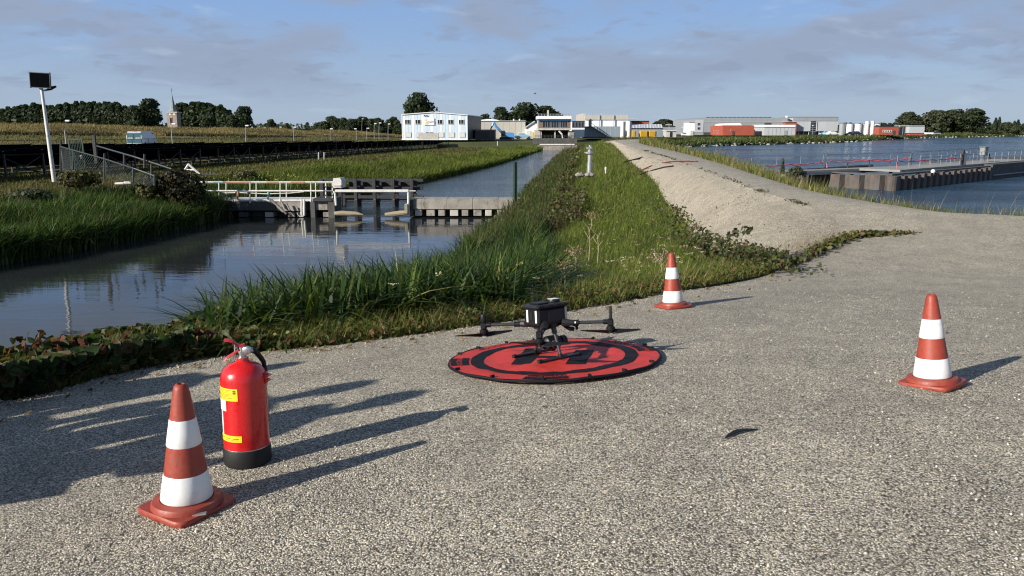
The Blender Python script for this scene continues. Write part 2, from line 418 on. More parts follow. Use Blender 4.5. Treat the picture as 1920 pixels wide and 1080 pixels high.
def text_mesh(body, size, material, name='lettering'):
    cu = bpy.data.curves.new(name, 'FONT'); cu.body = body; cu.size = size; cu.align_x = 'CENTER'; cu.align_y = 'CENTER'
    cu.extrude = 0; cu.resolution_u = 3
    o = bpy.data.objects.new(name, cu); COL.objects.link(o)
    dg = bpy.context.evaluated_depsgraph_get(); dg.update()
    me = bpy.data.meshes.new_from_object(o.evaluated_get(dg)); me.name = name
    bpy.data.objects.remove(o); bpy.data.curves.remove(cu)
    me.materials.clear(); me.materials.append(material)
    return me
# ------------------------------------------------------------------ terrain: lofts between lines that follow the dike, canal and lake
def V3(x, y, z=0.): return Vector((x, y, z))
def fixz(p): return Vector((p.x, p.y, plat(p.x, p.y)))
E_ = [V3(-14, -18, -.1), V3(-11, 4.0, -.1), V3(-5.4, 4.7, -.16)] + [hit(u, v) for u, v in ((0, 753), (200, 704), (400, 668), (640, 644), (930, 604), (1230, 552), (1450, 510))] + \
     [pz(1395, 492, -.62), pz(1320, 460, -.85), pz(1262, 400, -1.0), pz(1222, 336, -.75), pz(1180, 302, -.6), pz(1147, 270, -.5), V3(14, 120, -.8), V3(19, 165, -1.5)]
W1_ = [V3(*p, -3.1) for p in ((-22, -18), (-19, 5), (-14, 8), (-9.8, 9), (-8.6, 10.5), (-7.3, 12.3), (-5.5, 14.2), (-4.2, 16.5), (-3, 19.5), (-2.3, 22.5), (-1.9, 25), (-1.4, 29), (-.7, 33), (0, 40), (.65, 47), (4.5, 90), (7.5, 125), (10.5, 165))]
def inner(i):
    a, b = E_[max(0, i - 1)], E_[i + 1]; d = (b - a); n = Vector((d.y, -d.x, 0)).normalized() * .8
    return fixz(E_[i] + n)
C_ = [inner(i) for i in range(9)] + [hit(1482, 496), pz(1600, 447, -.33), pz(1530, 392, -.08), pz(1420, 357, 0), pz(1275, 303, 0), pz(1210, 283, 0), pz(1157, 266, 0), V3(17, 120, -.3), V3(22, 165, -1.2)]
RR_ = [V3(10, -18, .1), V3(10.2, -6, .1), V3(9.9, .3, .1), V3(9.7, 3.2, .1), V3(9.6, 4.7, 0), V3(9.5, 5.5), V3(9.4, 6.4), V3(9.3, 7.4), V3(9.2, 8.4), V3(9.1, 9.6), pz(1920, 406, -.05), pz(1752, 396, -.03), pz(1512, 356, 0), pz(1345, 305, 0), pz(1275, 286, 0), pz(1198, 267.5, 0), V3(21, 120, -.3), V3(26, 165, -1.2)]
S_ = [V3(*p, -3.25) for p in ((21, -18), (20, -6), (19, .3), (18.5, 3.2), (18, 5), (17.5, 6), (17.2, 7), (17, 8), (16.6, 9.3), (16.2, 11), (15.8, 13.2), (15, 15), (13.2, 20), (15, 34), (16.2, 48), (19.5, 80), (26, 120), (36, 165))]
W2_ = [V3(*p, -3.1) for p in ((-32, -18), (-28, 0), (-25, 8), (-24, 10), (-23, 12), (-22.2, 14), (-21.5, 16), (-20.6, 18.5), (-19.8, 21), (-18.8, 23.5), (-17.6, 26), (-16.4, 30), (-15.6, 35), (-14.8, 41), (-10.8, 52), (-3, 92), (1.5, 125), (6.5, 165))]
NK = len(E_); SUB = 8
def fz(y): return float(np.interp(y, [0, 40, 52, 175], [-1.4, -1.4, -1.65, -2.78]))
L1_ = [Vector((p.x - 4.2 - (1.5 if i < 13 else 0), p.y + 2.5, fz(p.y) - .15)) for i, p in enumerate(W2_)]
L2_ = [Vector((p.x - 9, p.y + 1, fz(p.y))) for p in L1_]
L3_ = [Vector((-60 - .9 * max(0, 60 - p.y), p.y, fz(p.y))) for p in L1_]
L4_ = [Vector((-190, p.y, fz(p.y))) for p in L1_]
def catmull(K, sub=SUB):
    K = np.array([tuple(k) for k in K]); out = []
    for i in range(len(K) - 1):
        p0, p1, p2, p3 = K[max(0, i - 1)], K[i], K[i + 1], K[min(len(K) - 1, i + 2)]
        m1 = (p2 - p0) / 2; m2 = (p3 - p1) / 2; l = np.linalg.norm(p2 - p1)
        for m in (m1, m2):
            q = np.linalg.norm(m)
            if q > l: m *= l / q
        for k in range(sub):
            t = k / sub; out.append((2 * t**3 - 3 * t**2 + 1) * p1 + (t**3 - 2 * t**2 + t) * m1 + (-2 * t**3 + 3 * t**2) * p2 + (t**3 - t**2) * m2)
    out.append(K[-1]); return np.array(out)
def loft(lines, csub, shape=None):
    """grid (stations, columns, 3) between consecutive lines; shape[i] bends a strip up (+) or down (-)"""
    ls = [catmull(l) for l in lines]; cols = []
    for i in range(len(ls) - 1):
        n = csub[i]
        for k in range(n):
            t = k / n; q = ls[i] * (1 - t) + ls[i + 1] * t
            if shape and shape[i]: q[:, 2] += shape[i] * math.sin(math.pi * t)
            cols.append(q)
    cols.append(ls[-1]); return np.stack(cols, 1)
def fnoise(x, y, s, seed=0.): return mnoise.noise((x * s + seed, y * s - seed, seed))
def rough(G, amp, s, keep=True):
    ns, nc, _ = G.shape
    for i in range(ns):
        for j in range(nc):
            if keep and j in (0, nc - 1): continue
            x, y, z = G[i, j]; G[i, j, 2] = z + amp * (fnoise(x, y, s) + .5 * fnoise(x, y, s * 2.7, 5.))
    return G
def grid_faces(ns, nc):
    i, j = np.meshgrid(np.arange(ns - 1), np.arange(nc - 1), indexing='ij'); a = (i * nc + j).ravel()
    return np.stack([a, a + 1, a + nc + 1, a + nc], 1)
def grid_obj(name, G, material, kind='structure'):
    ns, nc, _ = G.shape
    me = np_mesh(name, G.reshape(-1, 3), grid_faces(ns, nc), None, material); me.shade_smooth()
    return tag(link(name, me), kind=kind)
G_bank = rough(loft([W1_, E_], [9], [-.25]), .09, .9)
# bed of the bank goes on below the water
bed = np.concatenate([(np.array(G_bank[:, :1]) + np.array([[[-3, 1, -1.2]]])), G_bank], 1)
grid_obj('dike_bank', bed, SOIL)
K8 = 9
G_slope = loft([E_[K8:], C_[K8:]], [16], [.16]); rough(G_slope, .03, 1.1)
grid_obj('gravel_slope', G_slope, SHELL)
def road_grid():
    a = loft([E_[:K8 + 1], C_[:K8 + 1], RR_[:K8 + 1]], [2, 26]); b = loft([C_[K8:], RR_[K8:]], [26])
    bb = np.concatenate([np.repeat(b[:, :1], 2, 1), b], 1)
    g = np.concatenate([a[:-1], bb], 0)
    for i in range(g.shape[0]):
        for j in range(g.shape[1]):
            x, y, z = g[i, j]; w = 1 - min(1, max(0, (y - 9.5) / 3))
            g[i, j, 2] = w * plat(x, y) + (1 - w) * z
            if y > 13 and 2 < j < g.shape[1] - 1: g[i, j, 2] += .05 * math.sin(math.pi * (j - 2) / 26)
    return g
G_road = road_grid()
grid_obj('road', G_road, GRAVEL)
# low verge of the platform: a broken kerb-like edge of surfacing 6 cm thick along the grass side
edge = catmull(E_[:K8 + 1]); sk = np.stack([edge + [0, 0, -.25], edge], 1); grid_obj('road_edge', sk, GRAVEL)
G_lake = rough(loft([RR_, S_], [7], [.1]), .06, .9)
grid_obj('lake_bank', np.concatenate([G_lake, G_lake[:, -1:] + np.array([[[4, 0, -1.5]]])], 1), SOIL)
G_left = loft([L1_, W2_], [7], [-.15]); rough(G_left, .08, .8)
grid_obj('canal_bank', np.concatenate([G_left, G_left[:, -1:] + np.array([[[3, -1, -1.2]]])], 1), SOIL)
G_field = rough(loft([L4_, L3_, L2_, L1_], [6, 10, 6]), .06, .3)
grid_obj('field', G_field, DRYSOIL)
# far land beyond the canal head and the lake, down to the horizon
FRONT = [(-5000, 166), (-200, 166), (-60, 167), (0, 170), (22, 171), (34, 180), (41, 192), (66, 217), (103, 250), (181, 355), (255, 421), (308, 465), (390, 530), (760, 820), (5000, 3200)]
def far_land():
    f = np.array(FRONT, float); rows = []
    for k, (off, z) in enumerate(((0, -3.5), (3, -2.75), (8, -2.05), (25, -1.8), (120, -1.7), (6000, -1.7))):
        q = np.zeros((len(f), 3)); q[:, 0] = f[:, 0]; q[:, 1] = f[:, 1] + off; q[:, 2] = z
        if k == 5: q[:, 1] = 7000
        rows.append(q)
    return np.stack(rows, 1)
G_far = far_land(); grid_obj('far_ground', G_far, FARSOIL)
def sheet(name, pts, material):
    me = bpy.data.meshes.new(name); me.from_pydata([tuple(p) for p in pts], [], [tuple(range(len(pts)))]); me.materials.append(material)
    return tag(link(name, me), kind='structure')
sheet('ground', [(-7000, -3000, -6), (7000, -3000, -6), (7000, 8000, -6), (-7000, 8000, -6)], FARSOIL)
CANALW = water_mat('canal_water', (.022, .027, .028), [(.7, 2.2, .35, .08, 1.), (.8, 2.6, 2.2, .025, .25)], .2, .03)
CANALW2 = water_mat('upper_canal_water', (.03, .045, .06), [(.8, 1.6, .9, .25, 1.), (.9, 1.6, 3.2, .3, .3)], .32, .07)
LAKEW = water_mat('lake_water', (.020, .050, .085), [(.35, 1.6, .12, .6, 3.), (.9, 1.5, .5, .6, 1.), (.9, 1.6, 1.8, .8, .45)], 1.0, .17)
sheet('canal_water', [(-40, -40, -3.1), (-8, -40, -3.1), (-8, 5, -3.1), (-2, 22, -3.1), (2, 41.1, -3.1), (-40, 41.1, -3.1)], CANALW)
sheet('upper_canal_water', [(-40, 41.1, -3.1), (2, 41.1, -3.1), (4, 60, -3.1), (14, 168, -3.1), (2, 172, -3.1), (-12, 100, -3.1)], CANALW2)
sheet('lake_water', [(14, -300, -3.2), (3500, -300, -3.2), (3500, 3500, -3.2), (300, 3500, -3.2), (30, 178, -3.2), (20, 140, -3.2), (12, 80, -3.2), (9.5, 40, -3.2), (10, 20, -3.2)], LAKEW)
# sea dike on the left, behind the panel field
def dike():
    st = [(-700, 88, -1.5, 118, 2.5), (-300, 90, -1.5, 126, 2.45), (0, 97, -1.5, 140, 2.3), (300, 116, -1.5, 160, 1.5), (480, 135, -1.6, 178, 1.1), (620, 155, -1.75, 203, .55), (735, 172, -1.9, 226, -.3), (800, 190, -2.0, 240, -1.6)]
    foot, berm, berm2, crest, back, far = [], [], [], [], [], []
    for u, yf, zf, yc, zc in st:
        k = (u - 960) / F; b = .55
        foot.append(V3(k * yf, yf, zf - .3)); yb = yf + (yc - yf) * .45; zb = zf + (zc - zf) * .5
        berm.append(V3(k * yb, yb, zb)); y2 = yf + (yc - yf) * .62; berm2.append(V3(k * y2, y2, zb + .12))
        crest.append(V3(k * yc, yc, zc)); back.append(V3(k * (yc + 8), yc + 8, zc - .1)); far.append(V3(k * (yc + 40), yc + 40, -2.2))
    return [foot, berm, berm2, crest, back, far]
DK = dike(); G_dike = rough(loft(DK, [6, 3, 6, 3, 2]), .30, .07)
grid_obj('sea_dike', G_dike, DIKESOIL)
# ------------------------------------------------------------------ vegetation
def scatter(G, n, wf=None, cols=None):
    """n points on the grid's surface, density scaled by wf(x, y, z arrays)"""
    if cols: G = G[:, cols[0]:cols[1]]
    a, b, c, d = G[:-1, :-1].reshape(-1, 3), G[:-1, 1:].reshape(-1, 3), G[1:, 1:].reshape(-1, 3), G[1:, :-1].reshape(-1, 3)
    ar = .5 * np.linalg.norm(np.cross(b - a, c - a), axis=1) + .5 * np.linalg.norm(np.cross(c - a, d - a), axis=1)
    m = (a + b + c + d) / 4; w = ar * (wf(m[:, 0], m[:, 1], m[:, 2]) if wf else 1.)
    w = np.maximum(np.nan_to_num(w), 0); i = rng.choice(len(w), n, p=w / w.sum()); s, t = rng.random((2, n, 1))
    return (a[i] * (1 - s) + b[i] * s) * (1 - t) + (d[i] * (1 - s) + c[i] * s) * t
def vnoise(p, s, seed=0.): return np.array([mnoise.noise((x * s + seed, y * s, z * s)) for x, y, z in p])
def palette(n, cols, w=None, jit=.15):
    c = np.array(cols)[rng.choice(len(cols), n, p=w)]
    return c * (1 + jit * rng.normal(size=(n, 1))).clip(.5, 1.6)
def blades(name, Pn, H, Wd, col, lean=.35, segs=3, taper=.8, wind=(.35, .1), flat=.0, arch=1.6, kind='stuff', tip=1.0):
    n = len(Pn); H = np.broadcast_to(np.asarray(H, float), (n,)); Wd = np.broadcast_to(np.asarray(Wd, float), (n,))
    az = rng.random(n) * 2 * np.pi; d = np.stack([np.cos(az), np.sin(az), np.zeros(n)], 1)
    L = np.abs(rng.normal(lean, lean * .5, n)); bend = d * L[:, None] + np.array([wind[0], wind[1], 0]) * (.3 + .7 * rng.random((n, 1))) * lean * 2
    wa = az + np.pi / 2 + rng.normal(0, .5, n); wv = np.stack([np.cos(wa), np.sin(wa), np.zeros(n)], 1)
    V = np.zeros((n, 2 * segs + 1, 3)); cc = np.zeros((n, 2 * segs + 1, 3))
    for k in range(segs + 1):
        t = k / segs; drop = np.linalg.norm(bend, axis=1) ** 2 * t ** 3 * .35
        c = Pn + bend * (t ** arch * H)[:, None] + np.array([0, 0, 1.]) * (H * (t - drop))[:, None]
        w = Wd * ((1 - t ** 2.2) if taper > 1 else (1 - t) ** taper) * (.75 if k == 0 and taper > 1 else 1)
        ck = col * (1 + (tip - 1) * t)
        if k < segs:
            V[:, 2 * k] = c - wv * w[:, None] / 2; V[:, 2 * k + 1] = c + wv * w[:, None] / 2; cc[:, 2 * k] = ck; cc[:, 2 * k + 1] = ck
        else: V[:, 2 * k] = c; cc[:, 2 * k] = ck
    f = []
    for k in range(segs - 1): f += [(2 * k, 2 * k + 1, 2 * k + 3), (2 * k, 2 * k + 3, 2 * k + 2)]
    f.append((2 * segs - 2, 2 * segs - 1, 2 * segs))
    m = 2 * segs + 1; Fc = (np.arange(n)[:, None, None] * m + np.array(f)[None]).reshape(-1, 3)
    o = link(name, np_mesh(name, V.reshape(-1, 3), Fc, cc.reshape(-1, 3), FOL)); o.data.shade_smooth()
    return tag(o, kind=kind) if kind else o
def leaf_mesh(name, Pn, size, col, up=.6, kind=None, ratio=.75, fold=.25):
    """loose leaves: six-point folded blades at points Pn, facing mostly up (up=1) or anyhow (up=0)"""
    n = len(Pn); size = np.broadcast_to(np.asarray(size, float), (n,))
    nrm = rng.normal(size=(n, 3)); nrm /= np.linalg.norm(nrm, axis=1, keepdims=True)
    nrm = nrm * (1 - up) + np.array([-.25, -.35, .9]) * up; nrm /= np.linalg.norm(nrm, axis=1, keepdims=True)
    a = rng.normal(size=(n, 3)); a -= nrm * (a * nrm).sum(1, keepdims=True); a /= np.linalg.norm(a, axis=1, keepdims=True); b = np.cross(nrm, a)
    sh = [(-.5, 0, 0), (-.12, ratio * .5, fold), (.25, ratio * .36, fold * .7), (.55, 0, 0), (.25, -ratio * .36, fold * .7), (-.12, -ratio * .5, fold)]
    V = np.stack([Pn + (a * x + b * y + nrm * z * ratio * .5) * size[:, None] for x, y, z in sh], 1)
    f = np.array([(0, 3, 2), (0, 2, 1), (0, 5, 4), (0, 4, 3)]); Fc = (np.arange(n)[:, None, None] * 6 + f[None]).reshape(-1, 3)
    return np_mesh(name, V.reshape(-1, 3), Fc, np.repeat(col, 6, 0), FOL)
def leaves(name, *a, kind='stuff', **k):
    o = link(name, leaf_mesh(name, *a, **k)); return tag(o, kind=kind) if kind else o
GR = [(.078, .118, .020), (.108, .150, .024), (.142, .172, .032), (.18, .185, .05), (.06, .09, .022)]
SEDGE = [(.022, .050, .012), (.038, .074, .016), (.060, .10, .020), (.10, .135, .03), (.18, .17, .06)]
DRY = [(.27, .215, .115), (.21, .165, .085), (.33, .27, .15), (.15, .13, .06)]
BROWN = [(.09, .06, .038), (.065, .055, .03), (.12, .085, .05), (.06, .075, .028)]
def rel(Pn):
    """0 at the canal's edge .. 1 at the gravel edge, for points on the dike bank: from height"""
    return np.clip((Pn[:, 2] + 3.1) / 2.4, 0, 1)
def build_bank():
    # sedge and reeds along the water: dense broad blades, ragged clumps
    p = scatter(G_bank, 19000, lambda x, y, z: np.where((y > 5.8) & (y < 27) & (x < np.interp(y, [6, 9, 13, 20, 27], [-.3, .2, .5, .6, .8])) & (z < -.30) & (x > -.40 * y), 1., 0) * np.where(z > -1.7, 2.2, 1.) * np.clip(1.6 - y / 22, .35, 1))
    k = vnoise(p, .8, 3.); k2 = vnoise(p, 1.6, 7.); p = p[(k > -.36) & (p[:, 2] < -.36 + .13 * k2)]; n = len(p)
    h = (.95 + .24 * rng.random(n)) * (1 + .22 * vnoise(p, .5, 9.)); h *= np.interp(p[:, 2], [-1.5, -.8, -.5, -.4], [1, .88, .72, .6]) * np.interp(p[:, 0], [-4.2, -2.2], [.75, 1.0])
    h = np.where(p[:, 0] > 2, h * .5, h)
    blades('sedge', p, h, .030 + .022 * rng.random(n), palette(n, SEDGE, [.36, .30, .18, .11, .05], .3), .8, 7, 2., (.08, -.05), arch=2.6)
    p = scatter(G_bank, 15000, lambda x, y, z: np.where((y > 25) & (y < 100), 1., 0) / (y / 25) ** 1.3, (0, 4)); n = len(p)
    h = .8 + .5 * rng.random(n)
    blades('reed_fringe', p, h, np.interp(p[:, 1], [25, 100], [.03, .09]), palette(n, SEDGE + BROWN, [.14, .22, .2, .08, .02, .12, .08, .06, .08]), .35, 3, 2., (.4, .1))
    # meadow on the dike's bank
    p = scatter(G_bank, 150000, lambda x, y, z: np.where(y > 5.5, 1., 0) * np.where(z > -2.45, 1, .25) / (np.maximum(y, 6) / 6) ** 1.45)
    r = rel(p); pat = vnoise(p, .55, 1.7); pat2 = vnoise(p, .22, 6.); n = len(p)
    pat3 = vnoise(p, 1.9, 4.4); h = (.09 + .14 * rng.random(n)) * (1 + .5 * pat + .9 * pat3.clip(-.4, 1)) * np.interp(p[:, 1], [5, 12, 40, 120], [.75, 1.05, 1.7, 2.3]) * np.interp(r, [0, .55, .9, 1], [1.8, 1.3, .9, .55])
    c = palette(n, GR, [.22, .30, .24, .12, .12]) * (1 + .25 * pat[:, None] + .35 * pat3[:, None])
    dryp = (rng.random(n) < np.clip(.10 + .35 * (pat2 - .1) + .25 * (r > .93), .03, .6)); c[dryp] = palette(int(dryp.sum()), [(.17, .15, .06), (.21, .17, .085), (.12, .12, .045)])
    brn = (p[:, 1] > 28) & (r < .36) & (rng.random(n) < .6); c[brn] = palette(int(brn.sum()), BROWN); h = np.where(brn, h * 1.5, h)
    blades('meadow_grass', p, np.maximum(h, .05), np.interp(p[:, 1], [5, 12, 30, 90], [.006, .009, .02, .06]) * (.7 + .6 * rng.random(n)), c, .62, 3, .8, (.25, .05))
    q = p[(p[:, 1] < 30) & (p[:, 2] > -2.) & (p[:, 0] > -.2 * p[:, 1])]; q = q[rng.integers(0, len(q), 150)]; q = np.repeat(q, 9, 0) + rng.normal(0, .022, (1350, 3)) * np.array([1, 1, .25]); q[:, 2] += np.repeat(.28 + .3 * rng.random(150), 9)
    leaves('wildflowers', q, .02, palette(1350, [(.42, .38, .27), (.30, .25, .16), (.5, .48, .38), (.24, .17, .10)]), .8)
    # leafy weeds between the grass
    p = scatter(G_bank, 12000, lambda x, y, z: np.where((y > 5.5) & (y < 40), 1., 0) * np.where(z > -2.2, 1, 0.) / (np.maximum(y, 6) / 6) ** 1.4)
    p[:, 2] += rng.random(len(p)) * .22 * np.interp(p[:, 1], [5, 20], [.8, 1.5]); n = len(p)
    leaves('weed_leaves', p, np.interp(p[:, 1], [5, 12, 40], [.026, .036, .085]) * (.6 + .8 * rng.random(n)), palette(n, GR + [(.17, .17, .05), (.13, .075, .035)], [.25, .25, .15, .05, .2, .06, .04]), .45)
    # tall brown dock and willowherb on the ridge in the middle of the bank
    p = scatter(G_bank, 7500, lambda x, y, z: np.where((y > 29) & (y < 110) & (z < -2.15), 1., 0) / (y / 17) ** 1.2); p = p[vnoise(p, .25, 3.) > -.15]; n = len(p)
    blades('dock_stems', p[::2], .5 + .6 * rng.random(len(p[::2])), np.interp(p[::2, 1], [17, 90], [.025, .08]), palette(len(p[::2]), BROWN), .3, 3, 2., (.3, .1))
    p = np.repeat(p, 3, 0); n = len(p); p = p + np.stack([rng.normal(0, .12, n), rng.normal(0, .12, n), .15 + .75 * rng.random(n)], 1)
    leaves('dock_leaves', p, np.interp(p[:, 1], [27, 90], [.10, .28]) * (.6 + .7 * rng.random(n)), palette(n, BROWN + GR[:2], [.18, .18, .08, .28, .14, .14]), .35)
build_bank()
def build_edge():
    e = catmull(E_[:K8 + 1], 30)
    def along(n, u0, u1, lo, hi):
        q = e[rng.integers(int(u0 * len(e)), int(u1 * len(e)), n)]; i = np.clip((u0 + (u1 - u0) * rng.random(n)) * (len(e) - 2), 0, len(e) - 2).astype(int)
        a, b = e[i], e[i + 1]; t = rng.random((n, 1)); q = a * (1 - t) + b * t; d = b - a; nn = np.stack([-d[:, 1], d[:, 0], np.zeros(n)], 1); nn /= np.linalg.norm(nn, axis=1, keepdims=True)
        return q + nn * (lo + (hi - lo) * rng.random((n, 1)))
    # bramble and ivy cover on the near left: low mounds of leaves, reddening
    n = 17000; p = along(n, .08, .60, -.02, 1.25); k = vnoise(p, 1.7, 2.)
    dist = rng.random(n); mound = (.13 + .20 * np.clip(k + .45, 0, 1)); cut = np.interp(p[:, 0], [-2.4, -1.2], [1, .35]); mound *= cut
    base = np.array([(-.35) * 0 for _ in range(n)])
    p[:, 2] = p[:, 2] - .05 + mound * np.sqrt(dist) - np.clip(np.linalg.norm(p[:, :2], axis=1) - 5.6, 0, 1) * .15; p = p[rng.random(n) < np.clip(cut + .15, 0, 1)]; n = len(p)
    leaves('bramble_cover', p, .06 + .05 * rng.random(n), palette(n, [(.030, .055, .018), (.045, .07, .02), (.075, .045, .022), (.105, .04, .028), (.06, .085, .025), (.12, .085, .03)], [.30, .24, .16, .08, .14, .08]), .45, ratio=.85)
    # stragglers and grass along the gravel's edge further on
    n = 9000; p = along(n, .40, 1., -.06, .5); p[:, 2] += .10 * rng.random(n) ** 2 - .02
    leaves('ivy_edge', p, .03 + .03 * rng.random(n), palette(n, [(.06, .085, .022), (.10, .115, .03), (.13, .06, .03), (.17, .12, .04), (.09, .065, .03)], [.3, .25, .15, .15, .15]), .5)
    n = 14000; p = along(n, .38, 1., -.03, .75)
    blades('verge_grass', p, .05 + .16 * rng.random(n) ** 1.5, .005 + .005 * rng.random(n), palette(n, GR + DRY, [.14, .2, .2, .12, .06, .08, .08, .06, .06]), .6, 3, .8)
    # the strip of ivy on the lip between the platform and the gravel slope
    lip = catmull([C_[K8], C_[K8] * .55 + C_[K8 + 1] * .45, C_[K8 + 1], hit(1660, 444), hit(1725, 445)], 40)
    n = 2600; i = rng.integers(0, len(lip), n); p = lip[i] + np.stack([rng.normal(-.03, .06, n), rng.normal(.04, .07, n), .09 * rng.random(n) ** 1.6], 1)
    w = np.interp(i / len(lip), [0, .25, .5, .75, 1], [1.5, 1.1, .6, .7, .15]); p = p[rng.random(n) < w]; n = len(p)
    leaves('ivy_on_lip', p, .04 + .045 * rng.random(n), palette(n, [(.05, .075, .02), (.08, .10, .028), (.11, .07, .035), (.14, .12, .045)]), .45)
    # dry grass tuft where slope and platform meet
    tp = np.array([tuple(E_[K8] * .55 + C_[K8 + 1] * .45)]); n = 420
    p = np.array(lip[rng.integers(0, 70, n)]) + np.stack([rng.normal(-.12, .14, n), rng.normal(.16, .12, n), np.full(n, -.08)], 1)
    blades('dry_grass', p, .12 + .34 * rng.random(n) ** 1.6, .006, palette(n, DRY), .3, 3, .8)
    # sparse creeping plants at the foot of the gravel slope
    g = catmull(E_[K8:-2], 30); n = 1700; i = (rng.random(n) ** 1.6 * (len(g) - 90)).astype(int); p = g[i] + np.stack([np.abs(rng.normal(0, .3, n)) * np.where(rng.random(n) < .5, -1, .6), rng.normal(0, .3, n), .05 + .22 * rng.random(n)], 1)
    leaves('creepers', p, np.interp(p[:, 1], [9, 40], [.055, .14]), palette(n, [(.04, .06, .02), (.06, .08, .024), (.09, .06, .03), (.10, .10, .03)]), .4)
    c = catmull(C_[K8 + 2:-3], 30); n = 700; i = rng.integers(0, len(c), n); p = c[i] + np.stack([rng.normal(0, .06, n), rng.normal(0, .2, n), .01 + .04 * rng.random(n)], 1); p = p[vnoise(p, .9, 5.) > -.05]; n = len(p)
    leaves('seam_weeds', p, np.interp(p[:, 1], [12, 60], [.035, .10]), palette(n, [(.05, .045, .025), (.07, .06, .035), (.05, .06, .022)]), .6)
    p = scatter(G_slope, 900, lambda x, y, z: 1 / (np.maximum(y, 8) / 8) ** 1.2); p[:, 2] += .015; p = p[vnoise(p, .5, 8.) > .12]; n = len(p)
    leaves('slope_litter', p, np.interp(p[:, 1], [9, 60], [.02, .09]), palette(n, [(.10, .085, .05), (.06, .055, .03)]), .7)
build_edge()
def build_left():
    p = scatter(G_left, 30000, lambda x, y, z: np.where((y > 14) & (y < 46), 1., 0) * np.where(z < -2.35, 1., .45), None)
    q = scatter(G_left, 7000, lambda x, y, z: np.where((y > 14) & (y < 41) & (z < -2.9), 1., 0)); p = np.concatenate([p, q + np.stack([.6 * rng.random(len(q)), np.zeros(len(q)), np.full(len(q), -.1)], 1)])
    n = len(p); k = vnoise(p, .35, 4.); h = (.95 + .5 * rng.random(n)) * (1 + .3 * k) * np.interp(p[:, 2], [-2.7, -2.2, -1.7], [1., .75, .38])
    c = palette(n, [(.028, .062, .016), (.045, .09, .022), (.075, .12, .03), (.11, .14, .04), (.19, .16, .08)], [.27, .32, .25, .11, .05], .22) * (1 + .3 * k[:, None])
    blades('reed_bed', p, h, .042 + .025 * rng.random(n), c, .5, 5, 2., (.3, .1), arch=2.0)
    p = scatter(G_left, 3000, lambda x, y, z: np.where((y > 22) & (y < 46) & (z > -2.3), 1., 0)); n = len(p)
    blades('reed_plumes', p, .45 + .45 * rng.random(n), .03, palette(n, [(.16, .12, .08), (.12, .085, .06), (.2, .17, .11)]), .2, 3, 2.)
    # bank beyond the weir
    p = scatter(G_left, 50000, lambda x, y, z: np.where((y > 44) & (y < 172), 1., 0) / (np.maximum(y, 44) / 44) ** 1.3); n = len(p); k = vnoise(p, .16, 8.)
    c = palette(n, GR[:4] + BROWN[1:2], [.3, .3, .2, .12, .08]) * (1 + .35 * k[:, None])
    blades('bank_grass', p, (.5 + .5 * rng.random(n)) * (1 + .6 * k), np.interp(p[:, 1], [44, 170], [.06, .18]), c, .4, 3, .8)
    p = scatter(G_field, 55000, lambda x, y, z: np.where((y > 20) & (y < 172) & (x > -40 - .02 * y), 1., 0) / (np.maximum(y, 30) / 30) ** 1.5, (14, 23)); n = len(p)
    blades('field_grass', p, .12 + .16 * rng.random(n), np.interp(p[:, 1], [20, 60, 170], [.05, .1, .25]), palette(n, [(.095, .095, .034), (.085, .10, .027), (.125, .10, .048), (.07, .08, .023)], None, .1), .5, 2, .8)
    # yellow-flowering weeds behind the footbridge
    n = 1400; s = P(470, 320, 46); p = np.stack([rng.uniform(-20.5, -13, n), rng.uniform(44, 49, n), np.full(n, -2.5)], 1)
    blades('ragwort_stems', p, .7 + .6 * rng.random(n), .03, palette(n, GR), .2, 2, 2.)
    p = p[:260] + np.stack([rng.normal(0, .1, 260), rng.normal(0, .1, 260), .9 + .4 * rng.random(260)], 1)
    leaves('ragwort_flowers', p, .10, palette(260, [(.30, .30, .07), (.24, .25, .07)]), .5)
build_left()
